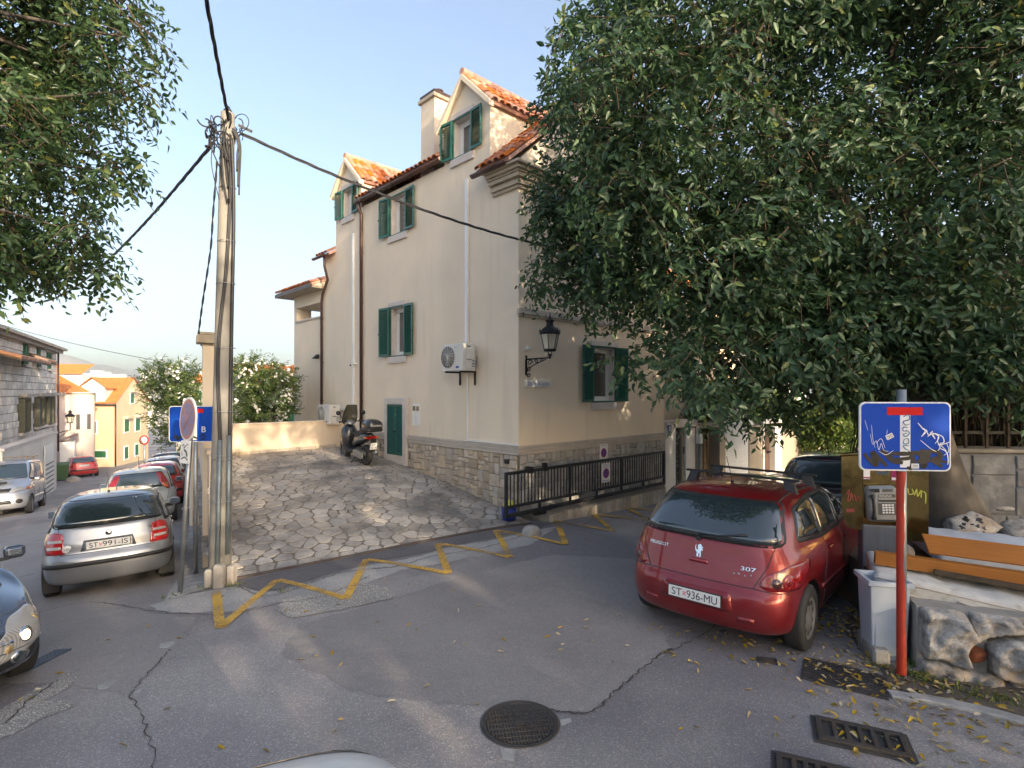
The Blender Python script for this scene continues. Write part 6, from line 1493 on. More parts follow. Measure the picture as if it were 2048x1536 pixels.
# ------------------------------------------------------------------ signs on posts
def dead_end(t, w, h, zc_, graf=True):
    """local x right, -y towards the viewer"""
    y = -.05
    ob('board', MB().prism(rpoly(-w/2, zc_-h/2, w/2, zc_+h/2, .05, 5), (0,y,0), (1,0,0), (0,0,1), (0,.022,0)), 'ink_white', t)
    ob('face', MB().prism(rpoly(-w/2+.012, zc_-h/2+.012, w/2-.012, zc_+h/2-.012, .042, 5), (0,y-.0025,0), (1,0,0), (0,0,1), (0,.002,0)), 'sign_blue', t)
    ob('symbol', MB().prism([(-.042,zc_-h/2+.03),(.042,zc_-h/2+.03),(.042,zc_+h*.345),(-.042,zc_+h*.345)], (0,y-.0045,0), (1,0,0), (0,0,1), (0,.0015,0)), 'ink_white', t)
    ob('symbol', MB().prism([(-.15,zc_+h*.31),(.14,zc_+h*.31),(.14,zc_+h*.425),(-.15,zc_+h*.425)], (0,y-.0060,0), (1,0,0), (0,0,1), (0,.0012,0)), 'sign_red', t)
    ob('bracket', MB().box((-.06,y+.023,zc_-.2),(.06,.02,zc_-.17)).box((-.06,y+.023,zc_+.17),(.06,.02,zc_+.2)), 'galvanised', t)
    def stroke(name, mt, strokes, yy):
        m = MB()
        for i, (pts, wd) in enumerate(strokes):
            sp = [(q.x, q.y) for q in spline([Vector((a, b, 0)) for a, b in pts], 5)]; ws = [wd*(.6+.5*math.sin(PI*k/(len(sp)-1))) for k in range(len(sp))]
            vs, fs = ribbon2d(sp, ws); m.add([(a, yy-i*.00012, zc_+b) for a, b in vs], fs)
        ob(name, m, mt, t, fix=False, kind=None)
    bl = y-.0072
    if graf:
        k = [([(-.34,-.15),(-.30,-.20),(-.24,-.25),(-.25,-.19),(-.27,-.14),(-.19,-.22),(-.15,-.26)], .040), ([(-.20,-.12),(-.14,-.17),(-.10,-.21),(-.02,-.23)], .045), ([(-.12,-.15),(-.02,-.15),(.06,-.15)], .035), ([(-.10,-.20),(.02,-.19),(.05,-.17)], .03),
             ([(.02,-.13),(.06,-.19),(.05,-.27),(.01,-.27)], .035), ([(.04,-.14),(.12,-.15),(.14,-.20),(.09,-.22)], .045), ([(.12,-.12),(.18,-.14),(.17,-.20),(.14,-.26),(.18,-.24)], .045), ([(.16,-.13),(.26,-.13),(.28,-.18),(.22,-.20),(.30,-.26)], .040), ([(.18,-.21),(.26,-.21),(.34,-.22)], .025)]
        stroke('graffiti', 'spray_black', k, bl)
        wv = [([(.10,.12),(.14,.07),(.16,.05),(.13,.0)], .009), ([(.13,.08),(.17,.05),(.14,.01)], .006), ([(.17,.06),(.19,.01),(.22,.05),(.18,.0)], .008), ([(.20,.04),(.24,-.02),(.22,.03),(.27,.0),(.24,-.06)], .008), ([(.27,.02),(.26,-.04),(.28,-.09),(.26,-.12)], .007), ([(.24,.03),(.30,.0),(.31,-.05),(.28,-.06),(.33,-.12)], .008), ([(.26,-.07),(.32,-.06),(.36,-.04)], .006), ([(.28,-.10),(.33,-.13),(.345,-.20),(.34,-.24)], .009), ([(.33,-.05),(.35,-.12),(.31,-.16)], .006), ([(.12,-.03),(.2,-.1),(.25,-.13)], .005)]
        stroke('graffiti', 'spray_white', wv, bl-.0016)
        th = [([(-.335,.14),(-.31,.05)], .003), ([(-.28,.10),(-.27,-.02),(-.25,-.10)], .003), ([(-.29,.02),(-.27,-.07),(-.24,-.04),(-.22,-.12),(-.20,-.06),(-.18,-.12),(-.14,-.13)], .004), ([(-.24,-.06),(-.20,-.02),(-.17,-.10)], .004), ([(-.15,.06),(-.16,-.03)], .0025), ([(-.22,-.13),(-.16,-.16),(-.10,-.12)], .004)]
        stroke('graffiti', 'spray_white', th, bl-.0032)
        bw = [([(-.02,.17),(.02,.19),(.03,.15),(-.02,.13),(.0,.10),(.03,.11)], .009), ([(.02,.08),(-.02,.08),(-.02,.05),(.02,.05)], .008), ([(.0,.06),(.03,.03),(.0,.0),(-.02,.02),(.01,.03)], .008), ([(-.01,-.02),(.02,-.02),(.02,-.06),(-.02,-.06),(-.01,-.02)], .008), ([(.03,-.08),(-.02,-.08),(.0,-.11),(.03,-.12)], .008)]
        stroke('graffiti', 'spray_blue', bw, bl-.0048)
        for (cx, cz, rot, col) in ((-.13,.0,.5,'ink_white'),(.075,-.255,0,'ink_white')):
            Rm = Matrix.Rotation(-rot, 3, 'Y'); so = ob('sticker', MB().cbox((cx,y-.009-(.005 if cz < -.1 else 0),zc_+cz), (.062,.001,.042), Rm), 'ink_white', t); U = Rm @ Vector((1,0,0)); V = Rm @ Vector((0,0,1))
            ob('lettering', text_mb('ZIMO', .024, Vector((cx,y-.0105-(.005 if cz < -.1 else 0),zc_+cz))-U*.024-V*.012, U, V, (0,-.0006,0), width=.048), 'ink_black', so, fix=False)
    else:
        stroke('graffiti', 'spray_black', [([(-.30,-.22),(-.26,-.18),(-.24,-.24),(-.2,-.2),(-.14,-.22)], .03), ([(-.18,-.18),(-.12,-.24),(-.02,-.2),(.05,-.23)], .03), ([(.08,-.2),(.14,-.17),(.16,-.22),(.10,-.25)], .02)], bl)
        ob('lettering', text_mb('B', .09, (.115,bl,zc_-.13), (1,0,0), (0,0,1), (0,-.001,0)), 'ink_white', t, fix=False)
sg = G(1803, 1352); fa = math.atan2(sg.x, sg.y)
st = thing('dead_end_sign', 'blue dead end sign covered in graffiti on a red painted post at the right', 'road sign', sg, -.10)
ztop = CAMH+(783-779)/F*sg.y-sg.z; zc_s = CAMH-(872-783)/F*sg.y-sg.z
ob('post', MB().tube([(0,0,-.05),(0,0,ztop)], .038, 20), 'galvanised', st)
# peeling red paint on the street side
rp = MB(); rr = random.Random(6); N_ = 60
for i in range(N_):
    z0 = .02+(zc_s-.33)*i/N_; z1 = .02+(zc_s-.33)*(i+1)/N_
    def edge(z): return .25+.28*math.sin(z*3.1+1)+.14*math.sin(z*11)+.06*math.sin(z*37)
    def P_(a, z): return (.0392*math.sin(a), -.0392*math.cos(a), z)
    a0, a1 = -2.1, edge(z0); b1 = edge(z1); q = []
    for k in range(7): q.append(P_(a0+(a1-a0)*k/6, z0))
    for k in range(7): q.append(P_(a0+(b1-a0)*k/6, z1))
    rp.add(q, [(k, k+1, 8+k, 7+k) for k in range(6)], 0, True)
ob('red_paint', rp, 'post_red', st, fix=False)
dead_end(st, .745, .60, zc_s, True)
# second one on the left, seen behind the pole
s2 = Vector((-5.03, 8.75, zroad(-5.03, 8.75))); st2 = thing('dead_end_sign', 'blue dead end sign half hidden behind the concrete pole', 'road sign', s2, .12)
zz2 = CAMH-(848-783)/F*8.7-s2.z
ob('post', MB().tube([(0,0,-.05),(0,0,zz2+.32)], .032, 14), 'galvanised', st2); dead_end(st2, .75, .57, zz2, False)
s1 = Vector((-4.50, 7.46, zroad(-4.50, 7.46))); r1 = thing('no_parking_sign', 'faded round no parking sign with a small plate on a leaning grey post', 'road sign', s1, 0)
q0 = Vector((0,0,-.03)); q1 = P(386, 800, 7.62)-s1
ob('post', MB().tube([q0, q1], .032, 14), 'galvanised', r1)
n = Vector((-.66,-.75,0)); U = Vector((.75,-.66,0)); V = (q1-q0).normalized(); c = P(383, 838, 7.55)-s1+n*.05
def disc(r, d, a0=0, a1=2*PI, k=36, r_in=0):
    return [(r*math.cos(a0+(a1-a0)*i/k), r*math.sin(a0+(a1-a0)*i/k)) for i in range(k)]
ob('board', MB().prism(disc(.30,0), c, U, V, n*-.02), 'ink_white', r1)
ob('border', MB().prism(disc(.275,0), c+n*.001, U, V, n*.001), 'sign_faded_red', r1)
ob('face', MB().prism(disc(.225,0), c+n*.003, U, V, n*.001), 'sign_faded_blue', r1)
ob('cross_bar', MB().prism([(-.17,.145),(-.145,.17),(.17,-.145),(.145,-.17)], c+n*.005, U, V, n*.001), 'sign_faded_red', r1)
ob('cross_bar', MB().prism([(-.17,-.145),(-.145,-.17),(.17,.145),(.145,.17)], c+n*.0066, U, V, n*.001), 'sign_faded_red', r1)
c2 = P(378, 903, 7.52)-s1+Vector((-.02,-.06,0)); n2 = Vector((-.45,-.89,0)); U2 = Vector((.89,-.45,0))
ob('small_plate', MB().prism(rpoly(-.10,-.155,.10,.155,.015), c2, U2, V, n2*-.012), 'plate_white', r1)
m = MB(); 
for pts, wd in (([(-.07,.08),(-.03,.10),(-.02,.05),(.02,.09),(.06,.11)], .012), ([(-.02,.03),(.03,.0),(.05,-.06)], .03), ([(-.07,-.10),(.0,-.07),(.07,-.11)], .018), ([(-.07,.0),(-.05,-.05)], .012)):
    vs, fs = ribbon2d([(q.x, q.y) for q in spline([Vector((a, b, 0)) for a, b in pts], 4)], wd); m.add([c2+n2*.002+U2*a+V*b for a, b in vs], fs)
ob('symbol', m, 'cable_grey', r1, fix=False)
ob('clip', MB().tube([q0.lerp(q1,.44)+Vector((-.05,-.02,0)), q0.lerp(q1,.44)+Vector((.10,.05,.0))], .01, 6).lathe([(.040,-.02),(.040,.02)], 14, q0.lerp(q1,.44)), 'galvanised', r1)

# ------------------------------------------------------------------ phone box
pb = Vector((4.20, 6.25, zroad(4.20, 6.25))); fz = math.atan2(.36, 1); ph = thing('phone_box', 'open brass coloured public phone hood with graffiti on a grey pedestal', 'phone booth', pb, -.28)
g0 = -pb.z
ob('pedestal', MB().box((-.20,-.02,-.1),(.16,.16,1.04)), 'pedestal_grey', ph, bev=.02)
ob('back_panel', MB().box((-.19,.0,1.0+g0-.1),(.20,.03,1.77+g0)), 'brass_sheet', ph, bev=.006)
# left wing: flat sheet with rolled top, right wing turned towards the street
ob('side_panel', MB().prism(roundpoly([(-.36,.93+g0),(-.195,.90+g0),(-.195,1.76+g0),(-.41,1.76+g0),(-.41,1.1+g0)], .05, 4), (0,-.02,0), (.96,-.18,0), (0,0,1), (.004,.02,0)), 'brass_sheet', ph)
ob('side_panel', MB().prism([(.20,.84+g0),(.43,.84+g0),(.43,1.72+g0),(.20,1.78+g0)], (0,.0,0), (.97,-.22,0), (0,0,1), (.004,.02,0)), 'brass_sheet', ph)
ob('hood', MB().tube([(-.41,.06,1.76+g0),(-.19,.02,1.79+g0),(.20,.0,1.80+g0),(.42,-.09,1.73+g0)], .022, 10), 'brass_sheet', ph)
ob('phone', MB().cbox((-.03,-.06,1.24+g0), (.30,.12,.40), Matrix.Rotation(-.06, 3, 'Y'), bev=.03), 'galvanised', ph)
Rm = Matrix.Rotation(-.06, 3, 'Y'); fo = Vector((-.03,-.121,1.24+g0))
def fb(x, z, w, h, d, mt, name, n_=1): return ob(name, MB().cbox(fo+Rm @ Vector((x, -.004*n_, z)), (w, .006, h), Rm), mt, ph)
fb(-.075,.155,.10,.04,0,'ink_black','display'); fb(.055,.155,.10,.03,0,'cable_grey','display'); fb(.045,.095,.16,.035,0,'cable_grey','card_slot'); fb(.045,.04,.17,.02,0,'black_plastic','slot'); fb(.04,-.05,.17,.13,0,'cable_grey','keypad_plate')
hs = ob('handset', MB().tube(spline([fo+Rm @ Vector((-.105,-.03,.11)), fo+Rm @ Vector((-.105,-.055,.06)), fo+Rm @ Vector((-.105,-.055,-.10)), fo+Rm @ Vector((-.105,-.03,-.15))], 4), [.026,.028,.026,.020,.017,.016,.016,.016,.017,.020,.026,.028,.026], 10), 'black_plastic', ph)
fb(-.105,-.01,.065,.33,0,'pedestal_grey','cradle')
kp = MB()
for i in range(4):
    for j in range(4):
        p = fo+Rm @ Vector((.0+.03*i, -.011, -.005-.028*j)); ob('key', MB().cbox(p, (.021,.008,.018), Rm), 'plate_white', ph)
ob('lettering', text_mb('REGINA', .022, fo+Rm @ Vector((-.03,-.0085,.085)), Rm @ Vector((1,0,0)), Rm @ Vector((0,0,1)), (0,-.001,0), width=.12), 'ink_white', ph, fix=False)
def stick(x0, z0, x1, z1, mt, y=-.004): return ob('poster', MB().box((x0, y-.002, z0+g0), (x1, y, z1+g0)), mt, ph)
stick(-.185,1.50,-.12,1.66,'plate_white'); stick(-.185,1.51,-.12,1.525,'sign_magenta',-.007); stick(.09,1.49,.19,1.68,'sign_magenta'); stick(.095,1.50,.185,1.53,'plate_white',-.0065); stick(-.02,1.60,.03,1.67,'plate_white')
ob('lettering', text_mb('LIZEC', .03, (-.06,-.005,1.56+g0), (1,0,0), (0,0,1), (0,-.001,0), width=.13), 'spray_blue', ph, fix=False)
def scrawl(pts, w, mt, O, U, seed=0):
    m = MB()
    for p in pts:
        vs, fs = ribbon2d([(q.x, q.y) for q in spline([Vector((a, b, 0)) for a, b in p], 5)], w); m.add([Vector(O)+Vector(U)*a+Vector((0,0,b)) for a, b in vs], fs)
    ob('graffiti', m, mt, ph, fix=False)
scrawl([[(-.36,1.31),(-.33,1.36),(-.345,1.24),(-.32,1.25),(-.31,1.33),(-.29,1.24)],[(-.28,1.31),(-.26,1.24),(-.24,1.30),(-.22,1.24)]], .010, 'spray_red', (0,-.026,g0), (.96,-.18,0))
scrawl([[(-.36,1.12),(-.28,1.13)]], .04, 'spray_red', (0,-.026,g0), (.96,-.18,0))
scrawl([[(.24,1.42),(.25,1.36),(.29,1.37),(.28,1.42)],[(.30,1.35),(.32,1.42),(.33,1.34),(.36,1.41),(.36,1.33)],[(.36,1.40),(.40,1.38),(.40,1.27)]], .010, 'spray_yellow', (0,-.005,g0), (.97,-.22,0))
scrawl([[(.25,1.60),(.28,1.66),(.30,1.60),(.33,1.66),(.34,1.59),(.38,1.63)],[(.27,1.57),(.35,1.60)]], .006, 'weed_leaf', (0,-.005,g0), (.97,-.22,0))

# ------------------------------------------------------------------ bin, mattresses, boards, rubble wall
bn = G(1783, 1322); t = thing('plastic_bin', 'pale blue-grey plastic bin without a lid standing behind the red post', 'bin', (bn.x, bn.y+.12, bn.z), -.22)
ob('tub', MB().add([(-.135,-.12,0),(.145,-.12,0),(.145,.14,0),(-.135,.14,0),(-.16,-.15,.70),(.17,-.15,.70),(.17,.17,.70),(-.16,.17,.70)], [(0,3,2,1),(0,1,5,4),(1,2,6,5),(2,3,7,6),(3,0,4,7)]).box((-.14,-.13,.64),(.15,.14,.66)), 'bin_blue', t, bev=.01)
ob('rim', MB().panel([(-.185,-.175),(.195,-.175),(.195,.195),(-.185,.195)], [[(-.15,-.14),(-.15,.16),(.16,.16),(.16,-.14)]], (0,0,.70), (1,0,0), (0,1,0), (0,0,.045)), 'bin_blue', t, bev=.006)
ob('inset', MB().box((-.115,-.137,.06),(.125,-.131,.62)), 'bin_blue', t, bev=.004)
g = G(1752, 1325); ob('kerb_block', MB().cbox((0,.20,.06), (.14,.50,.14), bev=.02), 'rough_concrete', label='worn concrete block lying on the ground left of the pale bin', cat='block', loc=(g.x+.04, g.y, g.z), rot=(0,0,-.3))
def slab(name, label, cat, a, b, depth, th, mt, z_a, z_b, sagz=.0, back=.0, tuft=False, group=None, seed=1, round_=.06):
    """soft or stiff slab: front edge from a to b (x, y), lying backwards by depth"""
    a = Vector((*a, 0)); b = Vector((*b, 0)); d = (b-a).normalized(); nb = Vector((-d.y, d.x, 0)); L_ = (b-a).length; nx, ny = 40, 12; rr = random.Random(seed)
    ph_ = [rr.uniform(0, 6.28) for _ in range(6)]
    def wob(x, y): return .010*math.sin(x*9+ph_[0])*math.cos(y*7+ph_[1])+.006*math.sin(x*23+ph_[2]+y*11)
    vs = []; prof = []; kr = 5
    for i in range(nx+1):
        u = i/nx; x = u*L_; zb_ = z_a+(z_b-z_a)*u-sagz*math.sin(PI*u)
        ring = []
        # closed ring round the section (v = depth, w = height)
        for j in range(kr+1): q = PI/2*j/kr; ring.append((round_*(1-math.cos(q)) if False else round_-round_*math.cos(q-PI/2+PI/2), 0))
        ring = []
        for (cv, cw, a0) in ((round_, round_, 180), (depth-round_, round_, 270), (depth-round_, th-round_, 0), (round_, th-round_, 90)):
            for j in range(4): q = math.radians(a0+90*j/3); ring.append((cv+round_*math.cos(q), cw+round_*math.sin(q)))
            if a0 in (270-90, 0, 180) : pass
        e = .35 if i in (0, nx) else 1
        for v, w in ring:
            if e != 1: v = depth/2+(v-depth/2)*.97; w = th/2+(w-th/2)*.80
            top = 1 if w > th*.5 else .3
            vs.append(a+d*(x+(.02 if i == 0 else -.02 if i == nx else 0))+nb*v+Vector((0,0,zb_+w+back*v/depth+wob(x, v)*top)))
    R_ = 16; fs = []
    for i in range(nx):
        for k in range(R_): fs.append((i*R_+k, i*R_+(k+1) % R_, (i+1)*R_+(k+1) % R_, (i+1)*R_+k))
    fs += [tuple(range(R_)), tuple(reversed([nx*R_+k for k in range(R_)]))]
    c = a.copy(); c.z = z_a; t = thing(name, label, cat, c, group=group)
    ob('cover', MB().add([q-c for q in vs], fs, 0, True), mt, t)
    if tuft:
        pm = MB()
        for zz_ in (.04, th-.045): pm.tube([vs[i*R_]*0+a+d*(i/nx*L_)-nb*.006+Vector((0,0,z_a+(z_b-z_a)*i/nx-sagz*math.sin(PI*i/nx)+zz_))-c for i in range(nx+1)], .008, 5)
        ob('piping', pm, 'window_stone', t)
        hp = a+d*(L_*.28)-nb*.012+Vector((0,0,z_a+(z_b-z_a)*.28-sagz*.7+th*.5))-c; ob('handle', MB().tube(spline([hp, hp+d*.10-nb*.012+Vector((0,0,-.02)), hp+d*.24+Vector((0,0,-.04))], 4), .010, 6), 'window_stone', t)
    return t
slab('mattress', 'stained white mattress drooping over the stone wall under the orange boards', 'mattress', (3.50,5.33), (5.55,4.28), .85, .185, 'mattress_cloth', .575, .33, .02, .02, True, 'dumped mattresses', 3)
slab('mattress', 'clean pale blue mattress lying behind the orange boards by the tree trunk', 'mattress', (4.75,6.15), (6.6,5.6), .9, .20, 'mattress_pale', .56, .46, 0, .06, False, 'dumped mattresses', 9)
def plank(name, label, a, b, depth, th, z_a, z_b, mt, tilt=0., mt2=None):
    a = Vector((*a, 0)); b = Vector((*b, 0)); d = (b-a); L_ = d.length; ang = math.atan2(d.y, d.x); c = a.copy(); c.z = z_a; R_ = Matrix.Rotation(ang, 3, 'Z') @ Matrix.Rotation(-math.atan2(z_b-z_a, L_), 3, 'Y') @ Matrix.Rotation(tilt, 3, 'X')
    return ob(name, MB().box((0,0,0),(L_,depth,th)), mt, label=label, cat='board', loc=c, rot=R_.to_euler(), bev=.004, group='dumped wooden boards')
plank('wooden_board', 'long orange veneered board lying on edge along the white mattress', (3.64,5.52), (5.75,4.50), .10, .125, .765, .66, 'board_dark')
plank('wooden_board', 'wide lighter orange board leaning back behind the long board', (4.15,5.48), (6.1,4.60), .32, .02, .885, .79, 'board_orange', .38)
plank('rotten_board', 'dark rotten board wedged between the mattress and the orange board', (4.05,5.28), (5.9,4.38), .45, .045, .745, .58, 'rotten_wood', .02)

def rock(sx, sy, sz, seed, sub=3, flat=.0, rough=.16):
    bm = bmesh.new(); bmesh.ops.create_icosphere(bm, subdivisions=sub, radius=1); rr = random.Random(seed)
    cuts = [(Vector((rr.gauss(0,1), rr.gauss(0,1), rr.gauss(0,1))).normalized(), rr.uniform(.62,.92)) for _ in range(16)]
    o1 = Vector((rr.uniform(0,50), rr.uniform(0,50), rr.uniform(0,50)))
    from mathutils import noise
    for v in bm.verts:
        p = v.co.copy()
        for nn, d in cuts:
            e = p.dot(nn)-d
            if e > 0: p -= nn*e
        p *= 1+rough*.6*noise.noise(p*1.6+o1)+rough*.4*noise.noise(p*4+o1)
        v.co = Vector((p.x*sx, p.y*sy, p.z*sz))
    bm.verts.index_update(); vs = [v.co.copy() for v in bm.verts]; fs = [tuple(v.index for v in f.verts) for f in bm.faces]; bm.free(); return vs, fs
W0 = Vector((3.66, 4.93, 0)); W1 = Vector((5.75, 4.10, 0)); wd = (W1-W0).normalized(); wn_ = Vector((wd.y, -wd.x, 0))
rw = thing('rubble_wall', 'rough wall of big grey boulders under the dumped mattress', 'wall', W0, math.atan2(wd.y, wd.x))
gb0 = .0
ob('core', MB().box((-.02,.05,-.25),(2.25,.55,.565)), 'rough_concrete', rw); 
cells_ = [[(-.02,-.12),(.62,-.10),(.60,.03),(.10,.12),(-.01,.10)],[(.0,.12),(.12,.13),(.30,.07),(.36,.13),(.33,.27),(.42,.36),(.34,.55),(.18,.57),(.0,.56)],[(.36,.30),(.46,.35),(.62,.42),(.80,.44),(.70,.56),(.36,.57)],[(.50,.08),(.62,.04),(.86,.02),(1.0,.10),(1.02,.30),(.92,.42),(.62,.40),(.47,.31),(.49,.20)],
 [(.64,-.12),(1.06,-.13),(1.04,.06),(.88,.0),(.64,.02)],[(1.04,.10),(1.10,.02),(1.34,.04),(1.38,.22),(1.24,.30),(1.04,.28)],[(.95,.44),(1.06,.32),(1.24,.32),(1.34,.40),(1.20,.56),(.76,.56)],[(1.08,-.13),(1.5,-.13),(1.46,.05),(1.36,.02),(1.10,.0)],[(1.40,.08),(1.52,.04),(1.74,.08),(1.76,.32),(1.58,.40),(1.40,.32)],[(1.28,.44),(1.40,.36),(1.58,.42),(1.72,.40),(1.66,.54),(1.24,.55)],[(1.78,.0),(2.2,.0),(2.2,.26),(1.80,.28)],[(1.78,.30),(2.2,.28),(2.2,.54),(1.72,.54)],[(1.52,-.13),(2.2,-.13),(2.2,-.02),(1.76,-.02),(1.52,.02)]]
from mathutils import noise
def bulge_stone(poly, thick, seed):
    bm = bmesh.new(); pr = roundpoly(poly, .025, 2); bm.faces.new([bm.verts.new((p[0], p[1], 0)) for p in pr])
    for ax in (0, 1):
        lo = min(p[ax] for p in poly); hi = max(p[ax] for p in poly); x = lo+.022
        while x < hi: co = [0,0,0]; co[ax] = x; no = [0,0,0]; no[ax] = 1; bmesh.ops.bisect_plane(bm, geom=bm.verts[:]+bm.edges[:]+bm.faces[:], plane_co=co, plane_no=no); x += .022
    bmesh.ops.triangulate(bm, faces=bm.faces); o1 = Vector((seed*7.3, seed*3.1, 0)); xy = [(v.co.x, v.co.y) for v in bm.verts]; d = pdist([q[0] for q in xy], [q[1] for q in xy], pr)
    for v, dd in zip(bm.verts, d):
        e = min(1, dd/.025); h = thick*(1-(1-e)**2); q = v.co*1.0
        rid = abs(noise.noise(q*7+o1)); h += .07*noise.noise(q*5+o1)*e-.09*rid*e+.03*noise.noise(q*19+o1)*e+.012*noise.noise(q*50+o1)
        v.co = Vector((q.x+.01*noise.noise(q*9+o1), -h, q.y+.01*noise.noise(q*11+o1)))
    bm.verts.index_update(); vs = [v.co.copy() for v in bm.verts]; fs = [tuple(v.index for v in f.verts) for f in bm.faces]; bm.free(); return vs, fs
for k, poly in enumerate(cells_):
    cx_, cy_ = np.mean(poly, 0); poly = [(cx_+(a-cx_)*1.0, cy_+(b-cy_)*.99) for a, b in poly]; vs, fs = bulge_stone(poly, [.13,.19,.15,.20][k % 4], k+1)
    ob('stone', MB().add([Vector(v)+Vector((0,.06,0)) for v in vs], fs, 0, True), 'boulder', rw)
vs, fs = rock(.085, .10, .075, 91, 3); ob('brick', MB().add([Vector(v)+Vector((.405, .03, .205)) for v in vs], fs, 0, True), 'brick_red', rw, fix=False)
# planter earth and back retaining wall
pe = [(3.75,4.98),(4.2,7.2),(5.0,7.9),(9.5,9.2),(9.5,3.0),(6.0,3.9)]
m = MB(); m.prism(pe, (0,0,-.3), (1,0,0), (0,1,0), (0,0,.82)); ob('planter_ground', m, 'earth', kind='structure')
kb = thing('retaining_wall', 'old grey cement wall with stones showing through behind the tree trunk', 'wall', (5.7,7.75,0), -.10)
ob('wall', MB().box((0,0,-.4),(5.5,.4,1.64)), 'old_concrete_wall', kb, bev=.03); rr = random.Random(33)
ob('wall_top', MB().box((-.05,-.03,1.642),(5.55,.45,1.70)), 'grey_concrete', kb, bev=.02)
lay_stones(kb, (0,-.002,.30), (1,0,0), (0,0,1), (0,-1,0), 3.4, 1.33, .22, .6, 44, 'old_block', .012, .022)
for k in range(9):
    x = rr.uniform(.15,3.4); z = rr.uniform(.6,1.5); vs, fs = rock(rr.uniform(.08,.20), .05, rr.uniform(.05,.10), 200+k, 2); ob('stone', MB().add([Vector(v)+Vector((x, -.005, z)) for v in vs], fs, 0, True), 'boulder', kb, fix=False)
m = MB()
for pts in ([(.42,1.48),(.46,1.52),(.60,1.53)],[(.36,1.08),(.34,1.12),(.38,1.2)],[(.36,1.06),(.55,1.05),(.80,1.10)],[(1.3,1.30),(1.36,1.22),(1.3,1.16)],[(.8,1.1),(.82,1.2)]):
    vs, fs = ribbon2d([(q.x, q.y) for q in spline([Vector((a, b, 0)) for a, b in pts], 4)], .018); m.add([(a, -.006, b) for a, b in vs], fs)
ob('graffiti', m, 'spray_blue', kb, fix=False)
for (x, y, z, s, sx, sy, sz, lab) in ((4.42,6.35,.62,301,.20,.16,.17,'grey rock resting behind the long orange board beside the phone box'),(5.75,6.95,.82,302,.42,.25,.20,'pale rock splashed with black paint between the trunk and the cement wall'),(6.5,7.0,.70,303,.35,.25,.22,'plain grey rock at the right edge below the cement wall')):
    vs, fs = rock(sx, sy, sz, s, 3); o = ob('rock', MB().add(vs, fs, 0, True), 'boulder', label=lab, cat='rock', loc=(x, y, z), fix=False, group='loose rocks')
    if s == 302:
        m = MB(); rr = random.Random(2); bvh = BVHTree.FromPolygons([Vector(v) for v in vs], fs)
        for k in range(16):
            h = bvh.ray_cast(Vector((rr.uniform(-.25,.05), -2, rr.uniform(-.1,.15))), Vector((0,1,0)))
            if h[0]: u_ = h[1].orthogonal().normalized(); w_ = h[1].cross(u_); r_ = rr.uniform(.012,.045); m.add([h[0]+h[1]*.004+(u_*math.cos(a)*r_+w_*math.sin(a)*r_*1.2)*rr.uniform(.3,1.2) for a in (0,.6,1.2,1.8,2.5,3.1,3.8,4.4,5,5.6)], [(0,1,2,3,4,5,6,7,8,9)])
        ob('paint_splash', m, 'spray_black', o, kind='stuff', fix=False)
# iron fence on the retaining wall with dry palm leaves hanging behind
fe = thing('iron_fence', 'dark iron fence on top of the cement wall in the shade of the tree', 'fence', (5.7,7.9,1.70), -.10)
ob('rail', MB().box((0,-.02,.20),(5.5,.02,.24)), 'black_iron', fe); ob('rail', MB().box((0,-.02,.78),(5.5,.02,.82)), 'black_iron', fe)
for k in range(18):
    x = .15+k*.28; ob('paling', MB().box((x,-.045,-.0),(x+.035,-.021,1.15)), 'rotten_wood', fe)

# ------------------------------------------------------------------ scooter
sc_p = HW(-.62, 4.98); sc_p = P(709, 913, 1); 
def CG(px, py):
    r = ray(px, py); t = 3.
    while t < 30:
        if CAMH+r.z*t < float(zc(r.x*t, t)): break
        t += .02
    return Vector((r.x*t, t, float(zc(r.x*t, t))))
rwp = Vector((-3.59, 13.65, float(zc(-3.59, 13.65))))
fwd = Vector((-.62, .785, 0)).normalized(); ang = math.atan2(fwd.y, fwd.x)
sc = thing('scooter', 'black scooter with a top box and windshield parked by the house wall', 'scooter', (rwp.x-.02, rwp.y, rwp.z+.02), ang)
def whl(x, r, w, name='wheel'):
    o = ob(name, MB().lathe([(r*.66,-w*.5),(r*.85,-w*.5),(r*.97,-w*.3),(r,0),(r*.97,w*.3),(r*.85,w*.5),(r*.66,w*.5),(r*.60,0)], 28, axis='y'), 'rubber', sc, fix=False); o.location = (x, 0, r)
    m = MB().lathe([(r*.66,-w*.3),(r*.62,-w*.35),(r*.62,w*.35),(r*.66,w*.3)], 24, axis='y').lathe([(.0005,-w*.5),(.045,-w*.45),(.045,w*.45),(.0005,w*.5)], 12, axis='y')
    for k in range(5): a = 2*PI*k/5; m.tube([(.03*math.cos(a),0,.03*math.sin(a)),(r*.64*math.cos(a+.2),0,r*.64*math.sin(a+.2))], .018, 5)
    ob('rim', m, 'galvanised', o, fix=False)
whl(0, .255, .14); whl(1.36, .265, .11)
def body(name, rings, mt, par=sc, n=12):
    """rings: (x, zc, half width, half height, tilt)"""
    vs = []; 
    for x, z, hw, hh in rings:
        for k in range(n): a = 2*PI*k/n; c_, s_ = math.cos(a), math.sin(a); vs.append((x, hw*abs(c_)**.8*(1 if c_ > 0 else -1), z+hh*abs(s_)**.8*(1 if s_ > 0 else -1)))
    fs = [(i*n+k, i*n+(k+1) % n, (i+1)*n+(k+1) % n, (i+1)*n+k) for i in range(len(rings)-1) for k in range(n)]+[tuple(range(n)), tuple(reversed([(len(rings)-1)*n+k for k in range(n)]))]
    return ob(name, MB().add(vs, fs, 0, True), mt, par)
